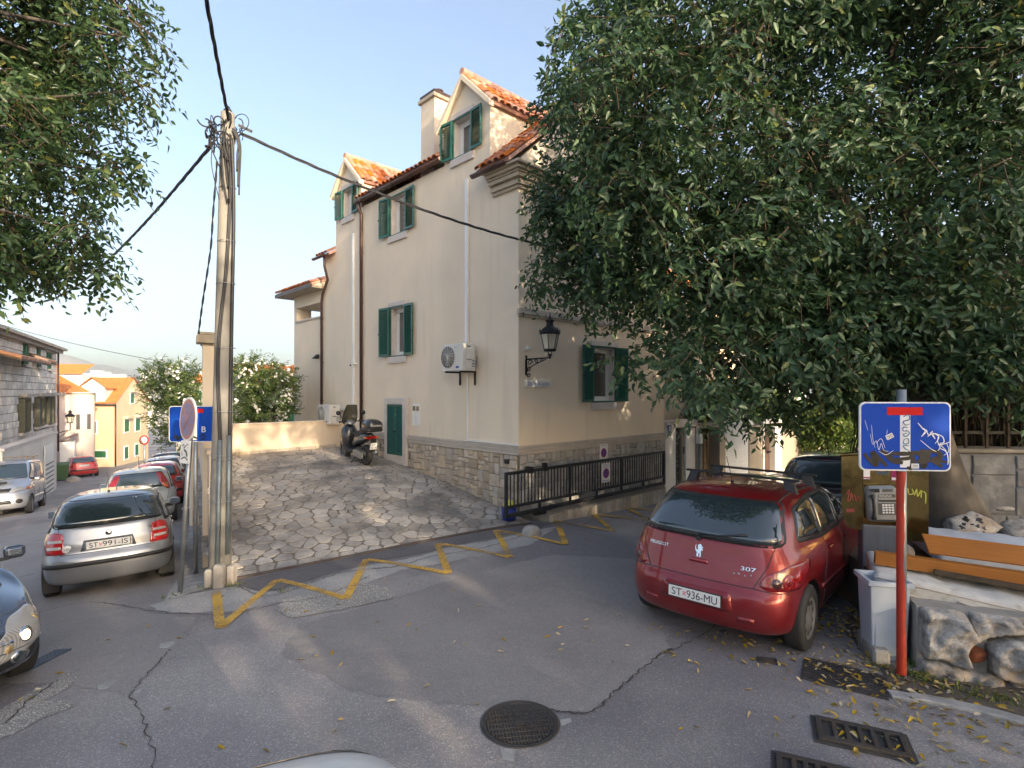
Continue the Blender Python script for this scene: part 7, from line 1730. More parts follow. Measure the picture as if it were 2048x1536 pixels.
body('tail', [(-.30,.74,.06,.04),(-.18,.72,.13,.08),(.05,.68,.17,.12),(.35,.62,.18,.14),(.52,.52,.16,.12)], 'paint_dark')
body('side_trim', [(-.26,.70,.10,.02),(-.05,.655,.185,.03),(.25,.60,.192,.03),(.45,.55,.17,.02)], 'galvanised')
body('seat', [(-.16,.82,.10,.03),(0,.80,.15,.045),(.22,.76,.16,.05),(.40,.75,.14,.06),(.62,.77,.10,.05),(.66,.74,.07,.03)], 'black_plastic')
body('floor', [(.42,.36,.16,.08),(.62,.30,.17,.06),(.85,.30,.17,.06),(1.0,.40,.18,.10)], 'black_plastic')
body('leg_shield', [(.92,.55,.12,.28),(1.02,.62,.20,.36),(1.12,.64,.22,.34),(1.24,.66,.16,.26),(1.32,.66,.06,.12)], 'paint_dark')
body('front_fender', [(1.08,.42,.05,.06),(1.22,.52,.075,.05),(1.40,.55,.08,.04),(1.58,.46,.06,.05),(1.66,.38,.03,.03)], 'paint_dark')
ob('fork', MB().tube([(1.34,.075,.27),(1.24,.075,.62)], .02, 8).tube([(1.34,-.075,.27),(1.24,-.075,.62)], .02, 8), 'galvanised', sc)
body('handlebar_cover', [(.94,.98,.06,.03),(1.02,1.02,.13,.06),(1.12,1.03,.12,.06),(1.20,1.0,.05,.03)], 'alloy')
ob('handlebar', MB().tube(spline([(.88,-.34,1.04),(.98,-.2,1.05),(1.02,0,1.03),(.98,.2,1.05),(.88,.34,1.04)], 4), .015, 8).tube([(.90,-.24,1.045),(.86,-.36,1.04)], .022, 8).tube([(.90,.24,1.045),(.86,.36,1.04)], .022, 8), 'black_plastic', sc)
for s in (1,-1):
    ob('mirror', MB().tube([(.95,s*.2,1.06),(.98,s*.30,1.24)], .007, 6).lathe([(.0005,-.015),(.055,-.01),(.06,.01),(.0005,.015)], 14, (.98,s*.34,1.27), 'x'), 'black_plastic', sc)
ws = []; 
for i in range(9):
    for j in range(7): a = (i-4)/4; zz_ = .98+.50*j/6; w_ = .21*(1-.35*(j/6)**2.5)*(1 if j else .8); ws.append((1.22-.20*(j/6)-.10*a*a, a*w_, zz_))
ob('windshield', MB().add(ws, [(i*7+j, i*7+j+1, (i+1)*7+j+1, (i+1)*7+j) for i in range(8) for j in range(6)], 0, True), 'visor', sc, fix=False)
body('engine', [(-.06,.27,.08,.06),(.10,.28,.14,.10),(.34,.32,.13,.11),(.50,.36,.08,.08)], 'cable_grey')
body('exhaust', [(-.22,.32,.001,.001),(-.21,.32,.055,.06),(.10,.28,.055,.06),(.30,.24,.03,.03)], 'galvanised').location = (0,-.17,0)
ob('belt_cover', MB().prism(roundpoly([(-.10,.16),(.38,.22),(.46,.34),(.30,.38),(-.08,.34)], .06), (0,.13,0), (1,0,0), (0,0,1), (0,.05,0)), 'galvanised', sc)
ob('plate_holder', MB().cbox((-.37,0,.52), (.03,.14,.34), Matrix.Rotation(-.35, 3, 'Y')), 'black_plastic', sc)
po = ob('number_plate', MB().cbox((-.42,0,.50), (.008,.17,.17), Matrix.Rotation(-.35, 3, 'Y')), 'plate_white', sc)
V = Vector((-.343,0,.94)); V.x = -V.x*-1; V = Matrix.Rotation(-.35, 3, 'Y') @ Vector((0,0,1))
ob('lettering', text_mb('ST', .045, Vector((-.428,.05,.50))+V*.015, (0,-1,0), V, (-.002,0,0), width=.10).add(*[(lambda q: (q.v, q.f))(text_mb('12-8', .045, Vector((-.428,.065,.50))-V*.065, (0,-1,0), V, (-.002,0,0), width=.13))][0]), 'ink_black', po, fix=False)
ob('tail_light', MB().cbox((-.30,0,.70), (.06,.24,.075), Matrix.Rotation(-.3, 3, 'Y'), bev=.015), 'lens_red', sc)
ob('indicator', MB().cbox((-.27,.16,.70), (.07,.05,.05), bev=.012).cbox((-.27,-.16,.70), (.07,.05,.05), bev=.012), 'lens_orange', sc)
tbx = body('top_box', [(-.56,1.0,.10,.07),(-.53,1.0,.19,.12),(-.40,1.01,.21,.15),(-.20,1.01,.21,.15),(-.08,.99,.17,.12),(-.05,.99,.10,.06)], 'paint_dark')
ob('box_base', MB().cbox((-.30,0,.90), (.46,.40,.10), bev=.03), 'black_plastic', tbx); ob('box_trim', MB().cbox((-.565,0,1.0), (.012,.30,.035), bev=.004), 'alloy', tbx)
ob('rack', MB().cbox((-.22,0,.84), (.30,.16,.03)).cbox((-.05,0,.82), (.05,.12,.06)), 'galvanised', sc)
ob('stand', MB().tube([(.30,.10,.26),(.42,.26,.0)], .012, 6), 'black_iron', sc)
# ------------------------------------------------------------------ left street: old stone house
FE = Vector((-28.2, 34.0, 0)); FD = Vector((-.5145, .8575, 0)); FN = Vector((.8575, .5145, 0))       # facade runs along FD, looks to FN
def FL(px, py):
    r = ray(px, py); t = FE.dot(FN)/r.xy.to_3d().dot(FN); p = Vector((r.x*t, t, CAMH+r.z*t)); return (p-FE).dot(-FD), p.z   # u from the far corner towards the camera
sh = thing('stone_house', 'old grey limestone house with weathered shutters along the left street', 'house', FE, math.atan2(-FD.y, -FD.x))
# local x = towards the camera along the facade, local y = FD rotated: outward normal is +y or -y
ny = 1 if Vector((-(-FD.y), -FD.x, 0)).dot(FN) > 0 else -1
ob('wall', MB().box((0,-ny*.001,-5),(16,-ny*8,5.02)), 'mortar', sh)
def fpt(px, py): u, z = FL(px, py); return u, z
wins = []
for (x0,x1,y0,y1,k) in ((43,53,683,730,'u'),(71.6,78,696,735,'u'),(92.6,99.3,705,739,'u'),(35.5,56.5,797,861,'l'),(66.5,87.5,795,849,'l'),(88,106,793,846,'l')):
    ua, za = fpt(x0, y0); ub, zb_ = fpt(x1, y1); uc, zc2 = fpt((x0+x1)/2, (y0+y1)/2); wins.append((ub, ua, zb_ if k == 'l' else zb_, za, k))
def fhole(u, z): return any(a-.05 < u < b+.05 and c-.05 < z < d+.05 for a, b, c, d, k in wins)
rr = random.Random(17); z = -2.6; row = 0; nst = 0; mass = MB()
while z < 4.95:
    hgt = rr.uniform(.30,.42) if z > -1 else rr.uniform(.3,.45); u = rr.uniform(-.3,0) if row % 2 else 0; u = 0 if row % 2 == 0 else -.0
    x = 0 if row % 2 == 0 else 0; first = True
    while x < 12.2:
        w = rr.uniform(.38,.95)*(.6 if first and row % 2 else 1); first = False; x1 = x+w
        ok = True
        for a, b, c, d, k in wins:
            if x1 > a and x < b and z+hgt > c and z < d: ok = False
        if ok:
            m = MB().cbox(((x+x1)/2, ny*(.02+rr.uniform(-.012,.018)), z+hgt/2), (w-.022, .09, hgt-.022), bev=.018)
            if nst < 292 and z > -1.0 and x < 11: ob('stone', m, 'house_stone', sh); nst += 1
            else: mass.add(m.v, m.f)
        x = x1
    z += hgt; row += 1
ob('stone_remainder', mass, 'house_stone', sh, kind='stuff')
for a, b, c, d, k in wins:
    ob('window', MB().box((a,-ny*.12,c),(b,ny*.0,d)) if False else MB().panel([(a,c),(b,c),(b,d),(a,d)], [], (0,ny*.01,0), (1,0,0), (0,0,1), (0,-ny*.05,0)), 'house_glass', sh)
    w = (b-a)/2
    for s, (p, q) in enumerate(((a, a+w-.03), (b-w+.03, b))):
        so = ob('shutter', MB().panel([(p,c),(q,c),(q,d),(p,d)], [[(p+.05,c+.06),(p+.05,d-.06),(q-.05,d-.06),(q-.05,c+.06)]], (0,ny*.02,0), (1,0,0), (0,0,1), (0,ny*(.06 if k == 'u' else .10+.14*s),0)), 'old_green' if k == 'l' else 'far_green', sh)
        n = int((d-c)/.09); SM = fixn(MB().cbox((0,0,0),(q-p-.10,.012,.055), Matrix.Rotation(.7, 3, 'X')).mesh('slat')); SM.materials.append(MATS['old_green' if k == 'l' else 'far_green'])
        for i in range(n): o = bpy.data.objects.new('slat', SM); COL.objects.link(o); o.parent = so; o.location = ((p+q)/2, ny*(.06 if k == 'u' else .08+.08*s), c+.1+(d-c-.2)*i/(n-1))
    if k == 'l': ob('window_hood', MB().prism([(a-.12,0),(b+.12,0),(b+.05,.16),(a-.05,.16)], (0,ny*.06,d+.05), (1,0,0), (0,0,1), (0,ny*.30,0)), 'rough_concrete', sh)
    ob('sill', MB().box((a-.1,min(ny*.05,ny*.2),c-.12),(b+.1,max(ny*.05,ny*.2),c-.01)), 'window_stone', sh)
ob('eaves', MB().box((-.35,-8.2 if ny > 0 else -.55,5.02),(16.3,.55 if ny > 0 else 8.2,5.16)).box((-.25,min(ny*.0,ny*.35),4.86),(16,max(0,ny*.35),5.02)), 'rough_concrete', sh)
ob('roof', MB().add([(-.3,ny*.5,5.165),(16.3,ny*.5,5.165),(16.3,-ny*3.8,6.0),(-.3,-ny*3.8,6.0),(16.3,-ny*8.2,5.165),(-.3,-ny*8.2,5.165)], [(0,1,2,3),(3,2,4,5),(0,3,5),(1,4,2)]), 'old_tile', sh)
# little tiled awnings projecting from the wall
def awning(px0, py0, px1, py1, out=.8):
    u1, z1 = FL(px0, py0); u0, z0 = FL(px1, py1); zt = (z0+z1)/2
    m = MB(); n = max(3, int((u1-u0)/.2))
    for i in range(n):
        x = u0+(u1-u0)*(i+.5)/n; m.tube([(x,ny*.02,zt+.32),(x,ny*out,zt)], .09, 6)
    ob('awning_tiles', m, 'old_tile', sh, kind='stuff'); ob('awning', MB().add([(u0,ny*.03,zt+.24),(u1,ny*.03,zt+.24),(u1,ny*out,zt-.06),(u0,ny*out,zt-.06),(u0,ny*.03,zt+.16),(u1,ny*.03,zt+.16),(u1,ny*out,zt-.14),(u0,ny*out,zt-.14)], [(0,1,2,3),(7,6,5,4),(0,4,5,1),(1,5,6,2),(2,6,7,3),(3,7,4,0)]), 'rotten_wood', sh)
awning(-30,722,44,718,1.1); awning(55,722,76,724,.8)
ob('downpipe', MB().tube([(.02,ny*.14,4.9),(.02,ny*.14,-1.2)], .05, 8), 'brown_metal', sh)
ob('downpipe', MB().tube([FL(66,870) and (FL(66,870)[0],ny*.13,.1),(FL(66,870)[0],ny*.13,-2.2)], .035, 8), 'galvanised', sh)
# sloping garden wall and white gate wall in front of it
gw = thing('garden_wall', 'whitewashed wall with sloping top in front of the stone house', 'wall', FE+FN*1.1, math.atan2(-FD.y, -FD.x))
def FL2(px, py, off=1.1):
    r = ray(px, py); t = (FE.dot(FN)+off)/r.xy.to_3d().dot(FN); p = Vector((r.x*t, t, CAMH+r.z*t)); return (p-FE).dot(-FD), p.z
a, za = FL2(113, 867); b, zb_ = FL2(5, 903)
ob('wall', MB().prism([(a,-5),(b,-5),(b,zb_),(a,za)], (0,0,0), (1,0,0), (0,0,1), (0,-ny*.3,0)), 'pale_plaster', gw)
ob('coping', MB().prism([(a-.1,za+.002),(b,zb_+.002),(b,zb_+.10),(a-.1,za+.10)], (0,ny*.05,0), (1,0,0), (0,0,1), (0,-ny*.4,0)), 'window_stone', gw)
# white louvred gate
u0, z0 = FL2(92,893,1.2); u1, z1 = FL2(109,928,1.2)
gt = ob('gate', MB().panel([(min(u0,u1),-3.3),(max(u0,u1),-3.3),(max(u0,u1),z0),(min(u0,u1),z0)], [], (0,ny*.02,0), (1,0,0), (0,0,1), (0,ny*.05,0)), 'white_paint', gw)
m = MB(); 
for k in range(10): m.box((min(u0,u1)+.1,min(ny*.072,ny*.09),-3.0+k*.22),(max(u0,u1)-.1,max(ny*.072,ny*.09),-2.95+k*.22))
ob('louvre', m, 'cable_grey', gt, kind='stuff')
t = thing('street_lantern', 'black street lantern on an arm at the corner of the old stone house', 'street lamp', FE+FN*.05, math.atan2(-FD.y, -FD.x), group=None)
lz = CAMH-(842-783)/F*34.5; lc = Vector((-.1, ny*.65, lz-.1)); lantern(t, lc, 1.05)
ob('arm', MB().tube([(0,ny*.0,lz-.75),(-.05,ny*.3,lz-.65),lc+Vector((0,0,-.45)),lc+Vector((0,0,-.03))], .03, 6).tube([(0,0,lz-1.1),(-.05,ny*.3,lz-.85),(-.05,ny*.55,lz-.6)], .02, 6), 'black_iron', t)

def prism_house(name, label, foot, z0, z1, mt, cat='house'):
    c = Vector((*foot[0], 0)); t = thing(name, label, cat, c); t2 = [(p[0]-c.x, p[1]-c.y) for p in foot]
    ob('wall', MB().prism(t2, (0,0,z0), (1,0,0), (0,1,0), (0,0,z1-z0)), mt, t); return t, c
def rolled_roof(parent, q, mt='far_tile', pitch=.22, amp=.035, name='roof'):
    """tiled slope q = eave left, eave right, ridge right, ridge left; rolls run from eave to ridge"""
    q = [Vector(p) for p in q]; n = max(2, int((q[1]-q[0]).length/pitch))*4; nn = (q[1]-q[0]).cross(q[3]-q[0]).normalized()
    if nn.z < 0: nn = -nn
    vs = []; rows = 9
    for j in range(rows+1):
        for i in range(n+1):
            a = q[0].lerp(q[1], i/n); b = q[3].lerp(q[2], i/n); vs.append(a.lerp(b, j/rows)+nn*(amp*math.sin(2*PI*i/4)+.012*(j % 2)))
    fs = [(j*(n+1)+i, j*(n+1)+i+1, (j+1)*(n+1)+i+1, (j+1)*(n+1)+i) for j in range(rows) for i in range(n)]
    return ob(name, MB().add(vs, fs, 0, True), mt, parent, fix=False)
# pinkish house with the rounded corner
foot = [(-34.6,38.9),(-32.0,39.9),(-31.8,41.3),(-35.5,46),(-40,44)]
ph_, c = prism_house('rounded_house', 'pinkish house with a rounded tower corner and low orange roof', foot, -5, 2.25, 'pink_plaster')
cyl = Vector((-31.75, 40.6, 0))-c
ob('wall', MB().lathe([(.0005,-5),(.78,-5),(.78,2.35),(.0005,2.35)], 32, cyl), 'pink_plaster', ph_)
ob('cornice', MB().lathe([(.0005,2.351),(.92,2.351),(.92,2.45),(.0005,2.45)], 32, cyl).prism([(p[0]-c.x-.2*(1 if p[0] > -34 else -1), p[1]-c.y-.25) for p in foot], (0,0,2.26), (1,0,0), (0,1,0), (0,0,.1)), 'window_stone', ph_)
z1 = 2.4
rolled_roof(ph_, [Vector((-38,38.2,2.40))-c, Vector((-31.7,39.6,2.40))-c, Vector((-34.9,42.2,3.8))-c, Vector((-38,42.3,3.8))-c])
rolled_roof(ph_, [Vector((-31.7,39.6,2.40))-c, Vector((-31.5,41.3,2.40))-c, Vector((-34.9,42.3,3.8))-c, Vector((-34.9,42.2,3.8))-c])
ub_ = [(-40,45),(-35.9,46),(-36.8,49),(-41,48)]
ob('wall', MB().prism([(p[0]-c.x, p[1]-c.y) for p in ub_], (0,0,1.3), (1,0,0), (0,1,0), (0,0,2.65)), 'white_paint', ph_)
rolled_roof(ph_, [Vector((-40.5,44.5,3.96))-c, Vector((-35.7,45.7,3.96))-c, Vector((-36.2,47.8,4.85))-c, Vector((-40.5,46.8,4.85))-c])
for a_ in (-1.15,-.35):
    q = cyl+Vector((.79*math.cos(a_), .79*math.sin(a_), .3)); ob('window', MB().cbox(q, (.10,.22,1.1), Matrix.Rotation(a_, 3, 'Z')), 'house_glass', ph_)
ob('downpipe', MB().tube([(-32.95-c.x,39.5-c.y,2.2),(-32.95-c.x,39.5-c.y,-3)], .06, 8), 'galvanised', ph_)
# low outbuilding with a red mono-pitch roof in front of it
foot = [(-31.6,38.6),(-30.65,37.3),(-30.2,38.0),(-31.2,39.4)]
ol, c = prism_house('lean_to', 'small whitewashed lean-to with a red tiled roof before the rounded house', foot, -5, -.95, 'white_paint', 'outbuilding')
rolled_roof(ol, [Vector((-31.8,38.2,-1.0))-c, Vector((-30.75,36.9,-1.0))-c, Vector((-30.0,38.1,-.5))-c, Vector((-31.2,39.6,-.5))-c], 'old_tile')
# cream house at the bottom of the street
A = Vector((-32.4,45,0)); B = A+Vector((-1,.12,0))*6.0; C2 = A+Vector((-.319,1,0)).normalized()*8.2; D2 = B+Vector((-.319,1,0)).normalized()*8.2
h3, c = prism_house('cream_house', 'cream house with big orange roof and green shutters at the bottom of the street', [(A.x,A.y),(C2.x,C2.y),(D2.x,D2.y),(B.x,B.y)], -5.5, 1.5, 'sand_plaster')
rd = Vector((-.319,1,0)).normalized(); ld = Vector((-1,.12,0)).normalized(); ze, zrg = 1.52, 3.75
def hp(p, z): return Vector((p.x-c.x, p.y-c.y, z))
E0 = A-ld*.15-rd*.35; E1 = B-rd*.35; R0 = A+rd*4.1-ld*.15; R1 = B+rd*4.1
rolled_roof(h3, [hp(E1,ze), hp(E0,ze), hp(R0,zrg), hp(R1,zrg)])
rolled_roof(h3, [hp(D2+rd*.3,ze), hp(C2-ld*.15+rd*.3,ze), hp(R0,zrg), hp(R1,zrg)])
gm = MB(); vs = [hp(A,1.5), hp(C2,1.5), hp(A+rd*4.1,zrg-.05)]; gm.add(vs+[v+ld*.3 for v in vs], [(0,1,2),(3,5,4),(0,3,4,1),(1,4,5,2),(2,5,3,0)]); ob('wall', gm, 'sand_plaster', h3)
ob('gutter', MB().tube([hp(E1,ze-.06), hp(E0,ze-.06)], .07, 8).tube([hp(A-rd*.08-ld*.02,1.4), hp(A-rd*.08-ld*.02,-3.7)], .06, 8), 'gutter_grey', h3)
def onface(P0, d, px, py, off=.03):
    n_ = Vector((d.y, -d.x, 0)); 
    if n_.dot(P0) > 0: n_ = -n_
    r = ray(px, py); t = P0.dot(n_)/r.xy.to_3d().dot(n_); p = Vector((r.x*t, t, CAMH+r.z*t)); return (p-P0).dot(d), p.z, n_
def fwin(parent, P0, d, box, mt='far_green', frame=True, c=c):
    x0, x1, y0, y1 = box; u0, z1_, n_ = onface(P0, d, x0, (y0+y1)/2); u1, _, _ = onface(P0, d, x1, (y0+y1)/2); um = (x0+x1)/2; _, zt, _ = onface(P0, d, um, y0); _, zb2, _ = onface(P0, d, um, y1)
    u0, u1 = min(u0, u1), max(u0, u1); O = hp(P0, 0); N3 = n_
    fr = ob('window', MB().panel([(u0-.12,zb2-.12),(u1+.12,zb2-.12),(u1+.12,zt+.12),(u0-.12,zt+.12)], [[(u0,zb2),(u0,zt),(u1,zt),(u1,zb2)]], O+N3*.005, d, (0,0,1), N3*.06), 'white_paint', parent)
    w = (u1-u0)/2
    for k in (0, 1):
        a_, b_ = u0+w*k+.01, u0+w*(k+1)-.01; ob('shutter', MB().prism([(a_,zb2),(b_,zb2),(b_,zt),(a_,zt)], O+N3*.01, d, (0,0,1), N3*.04), mt, fr)
    return fr, (u0, u1, zb2, zt, O, N3)
for bx in ((175.5,193,843,866),(190.5,213,902,915),(178,186,882,887)):
    fwin(h3, A, ld, bx, 'far_green' if bx[0] != 178 else 'brown_metal')
for bx in ((247.5,257,840,863),(270,279,837,861),(248,255.5,894,917),(269,276,889,910),(260,267,787,806)):
    f_, (u0,u1,zb2,zt,O,N3) = fwin(h3, A, rd, bx)
    if bx[2] in (840,837,787): ob('window_hood', MB().prism([(u0-.3,0),(u1+.3,0),(u1+.15,.18),(u0-.15,.18)], O+Vector((0,0,zt+.16))+N3*.005, rd, (0,0,1), N3*.4), 'sand_plaster', h3)
# dormer
q = A+ld*2.35; dz = MB(); 
fr0, fr1 = hp(A+ld*1.0-rd*.02,1.5), hp(A+ld*3.3-rd*.02,1.5)
dz.prism([(0,0),(2.3,0),(2.3,1.3),(1.15,2.0),(0,1.3)], hp(A+ld*.95-rd*.03,1.55), ld, (0,0,1), rd*2.6); ob('dormer_wall', dz, 'white_paint', h3)
p0 = hp(A+ld*.7-rd*.25,2.75); p1 = hp(A+ld*2.1-rd*.25,3.65); p2 = hp(A+ld*3.5-rd*.25,2.75)
rolled_roof(h3, [p0, p0+rd*2.8, p1+rd*2.8, p1]); rolled_roof(h3, [p2, p2+rd*2.8, p1+rd*2.8, p1])
fwin(h3, A-rd*.05, ld, (176.5,193,786,805)); 
# round sign, bin, dome and wall at the bottom of the street
t = thing('round_traffic_sign', 'small round white road sign with a red rim far down the left street', 'road sign', P(289, 935, 34).xy.to_3d()+Vector((0,0,-3.1)))
zz_ = CAMH-(880-783)/F*34+3.1
ob('post', MB().tube([(0,0,0),(0,0,zz_+.2)], .045, 8), 'galvanised', t); ob('board', MB().lathe([(.0005,-.03),(.29,-.03),(.29,-.06),(.0005,-.06)], 24, (0,0,zz_), 'y'), 'sign_red', t); ob('face', MB().lathe([(.0005,-.065),(.21,-.065),(.21,-.0605)], 24, (0,0,zz_), 'y'), 'plate_white', t)
t = thing('wheelie_bin', 'green wheeled rubbish bin standing left of the bright red car', 'bin', Vector((-28.0,34.2,zroad(-28.0,34.2))), .6)
t.scale = (.68, .68, .85)
ob('tub', MB().add([(-.42,-.35,0.1),(.42,-.35,0.1),(.42,.35,.1),(-.42,.35,.1),(-.55,-.45,1.15),(.55,-.45,1.15),(.55,.45,1.15),(-.55,.45,1.15)], [(0,3,2,1),(4,5,6,7),(0,1,5,4),(1,2,6,5),(2,3,7,6),(3,0,4,7)]), 'green_bin', t, bev=.03)
ob('lid', MB().add([(-.60,-.5,1.16),(.60,-.5,1.16),(.60,.5,1.16),(-.60,.5,1.16),(-.55,-.45,1.24),(.55,-.45,1.24),(.55,.45,1.34),(-.55,.45,1.34)], [(0,3,2,1),(4,5,6,7),(0,1,5,4),(1,2,6,5),(2,3,7,6),(3,0,4,7)]), 'green_bin', t)
ob('wheel', MB().tube([(-.45,.4,.1),(.45,.4,.1)], .1, 12), 'rubber', t)
dm = Vector((-26.3,33.0,zroad(-26.3,33.0))); ob('stone_bollard', MB().lathe([(.40,-.1),(.38,.12),(.28,.25),(.14,.31),(.0005,.33)], 18), 'rough_concrete', label='low pale stone dome in front of the bright red car', cat='bollard', loc=dm)
tw = thing('terrace_wall', 'pale rubble terrace wall behind the oleander at the bottom of the street', 'wall', (-26.5,44,0), 1.75)
ob('wall', MB().box((0,-.3,-5),(20,.3,-1.6)), 'house_stone', tw); 
# houses further back
cr = [(-25.8,50,3.2,5,-5,1.2,'sand_plaster','plain cream block glimpsed through the oleander'),]
for i, (x, y, w, d_, z0, z1, mt, lab) in enumerate(((-28.5,56,5,6,-6,3.4,'white_paint','pale far house standing right of the orange roof behind the oleander'),(-22,52,6,6,-6,3.0,'sand_plaster','cream far house with an orange roof behind the oleander'),(-13,34,7,7,-6,2.5,'pale_plaster','pale house with an orange roof behind the white flowered shrub'))):
    t = thing('far_house', lab, 'house', (x, y, 0), .5*i-.3); ob('wall', MB().box((-w/2,-d_/2,z0),(w/2,d_/2,z1)), mt, t)
    rolled_roof(t, [(-w/2-.2,-d_/2-.3,z1),(w/2+.2,-d_/2-.3,z1),(w/2+.2,0,z1+1.6),(-w/2-.2,0,z1+1.6)]); rolled_roof(t, [(-w/2-.2,d_/2+.3,z1),(w/2+.2,d_/2+.3,z1),(w/2+.2,0,z1+1.6),(-w/2-.2,0,z1+1.6)])
    for s in (-1,1):
        m = MB(); m.add([(s*w/2,-d_/2,z1),(s*w/2,d_/2,z1),(s*w/2,0,z1+1.5)], [(0,1,2)]); ob('gable', m, mt, t, fix=False)
    for k in range(2):
        f_ = ob('window', MB().box((-w/4+k*w/2-.5,-d_/2-.03,z1-2.2),(-w/4+k*w/2+.5,-d_/2-.002,z1-.8)), 'far_green', t)
# distant white town blocks and the mountain
for i, (px0, px1, py, Y) in enumerate(((166,183,747,150),(186,211,748,220),(281,302,746,140))):
    a_ = P(px0, py, Y); b_ = P(px1, py, Y); t = thing('tower_block', ['white flat roofed block with a roof hut beyond the orange roof', 'longer white block on the skyline right of the roof hut', 'white block on the skyline above the gable of the cream house'][i], 'building', ((a_.x+b_.x)/2, Y, 0))
    w = (b_.x-a_.x)/2; ob('wall', MB().box((-w,0,-20),(w,12,a_.z)), 'city_white', t); ob('roof_hut', MB().box((-w*.5,2,a_.z),(w*.1,6,a_.z+.9)), 'city_white', t)
    for k in range(4): ob('window', MB().box((-w*.8+k*w*.42,-.06,a_.z-2.6),(-w*.8+k*w*.42+w*.2,-.001,a_.z-1.2)), 'house_glass', t)
def mountain(name, Y, prof, mt, seed, depth=1500):
    from mathutils import noise
    vs = []; nx, ny_ = 160, 24; xs = [p[0] for p in prof]
    for j in range(ny_+1):
        for i in range(nx+1):
            px = prof[0][0]+(prof[-1][0]-prof[0][0])*i/nx
            k = max(q for q in range(len(prof)-1) if prof[q][0] <= px+1e-6); f = (px-prof[k][0])/(prof[k+1][0]-prof[k][0]); py = prof[k][1]+(prof[k+1][1]-prof[k][1])*f
            x = (px-CX)/F*Y; h = CAMH+(783-py)/F*Y; u = j/ny_; s = 1-abs(u-.55)/.55; s = max(0, s)**.8
            vs.append((x, Y-depth*.55+depth*u, -40+(h+40)*s*(1+.10*noise.noise(Vector((x*.002+seed, u*3, 0)))*(1-abs(s-.5)))+(noise.noise(Vector((x*.006, u*9, seed)))*26*s*(1-s)*2)))
    fs = [(j*(nx+1)+i, j*(nx+1)+i+1, (j+1)*(nx+1)+i+1, (j+1)*(nx+1)+i) for j in range(ny_) for i in range(nx)]
    ob(name, MB().add(vs, fs, 0, True), mt, kind='structure', fix=False)
mat('mountain_rock', (.34, .33, .30), .95, col2=(.22, .235, .17), ns=.004)
mountain('mountain', 7000, [(-900,770),(-300,735),(-100,722),(60,712),(110,703),(150,712),(185,728),(215,728),(260,740),(300,745),(360,742),(460,756),(600,760),(900,765)], 'mountain_rock', 3, 2500)

# ------------------------------------------------------------------ right street beyond the house
rwall = thing('street_front', 'row of old plastered walls and doorways beyond the corner house', 'wall', HW(5.45, -.02), HA)
# local x continues the right face
def rb(name, x0, x1, z0, z1, mt, y0=0, y1=.3, par=rwall, bev=0.): return ob(name, MB().box((x0,y0,z0),(x1,y1,z1)), mt, par, bev=bev)
rb('pillar', .0, .55, -1, 1.50, 'white_paint', bev=.01); rb('pillar', 1.10, 1.62, -1, 1.46, 'white_paint', bev=.01); rb('lintel', -.02, 1.66, 1.505, 1.70, 'window_stone', -.06, .35, bev=.01)
do = rb('ornate_door', .56, .95, -.25, 1.50, 'dark_iron', .12, .16); m = MB(); rr = random.Random(9)
for k in range(46):
    x, z = rr.uniform(.60,.92), rr.uniform(-.18,1.42); R_ = rr.uniform(.02,.045); a0 = rr.uniform(0,6); m.tube([(x+R_*(1-.08*j)*math.cos(a0+j*.7), .112, z+R_*(1-.08*j)*math.sin(a0+j*.7)) for j in range(8)], .007, 4)
ob('scrollwork', m, 'galvanised', do, kind='stuff'); rb('reveal', .951, 1.099, -1, 1.50, 'grey_concrete', .05, .3); rb('intercom', 1.02, 1.08, .75, .95, 'black_plastic', .03, .05)
rb('threshold', .2, 1.7, -.6, -.20, 'window_stone', -.12, .3)
t = thing('grey_pipe', 'tall grey cable pipe with a white box beside the pale pillar', 'pipe', HW(7.18,-.10), HA)
ob('pipe', MB().tube([(0,0,-.4),(0,0,1.0)], .045, 10), 'steel_conduit', t); ob('meter_box', MB().box((-.09,-.06,1.0),(.07,.06,1.28)), 'white_paint', t, bev=.01)
rb('wall', 1.63, 1.85, -1, 1.52, 'grey_concrete'); rb('rubble', 1.63, 1.84, 1.0, 1.50, 'house_stone', -.03, 0)
rb('passage_wall', 1.851, 3.05, -1, .98, 'brown_wall', .35, .6); rb('green_screen', 1.86, 2.6, .98, 1.40, 'green_panel', .38, .42); rb('lintel', 1.851, 3.2, 1.42, 1.56, 'grey_concrete', -.02, .3)
rb('post', 3.05, 3.24, -1, 1.62, 'grey_concrete', -.04, .3); rb('post', 3.25, 3.48, -1, 1.12, 'grey_concrete', -.02, .3); rb('iron_stain', 2.74, 2.80, -.2, .9, 'rust_rail', .33, .349)
rl = rb('roller_door', 3.49, 5.24, -1, 1.62, 'roller_white', .04, .1)
for k in range(26): ob('slat', MB().box((3.50,.018,-.30+k*.073),(5.23,.039,-.30+k*.073+.062)), 'roller_white', rl, bev=.006)
rb('shutter_box', 3.45, 5.28, 1.621, 1.95, 'white_paint', -.02, .3)
rb('wall', 5.25, 6.30, -1, 1.35, 'grey_concrete'); df = rb('door_frame', 6.31, 6.43, -1, 1.36, 'white_paint', -.03, .3); rb('door_frame', 7.35, 7.95, -1, 1.22, 'white_paint', -.03, .3); rb('door_frame', 6.31, 7.95, 1.37, 1.50, 'white_paint', -.03, .3)
dr = rb('door', 6.44, 7.34, -.33, 1.36, 'door_brown', .16, .2); ob('handle', MB().cbox((6.62,.13,.55), (.03,.05,.16)).cbox((6.66,.11,.60), (.10,.02,.02)), 'galvanised', dr)
rb('door_step', 6.3, 7.96, -.8, -.33, 'window_stone', -.14, .3)
rb('wall', 7.96, 13.5, -2, 1.05, 'grey_concrete'); rb('wall', 13.5, 26, -2, 1.6, 'grey_concrete')
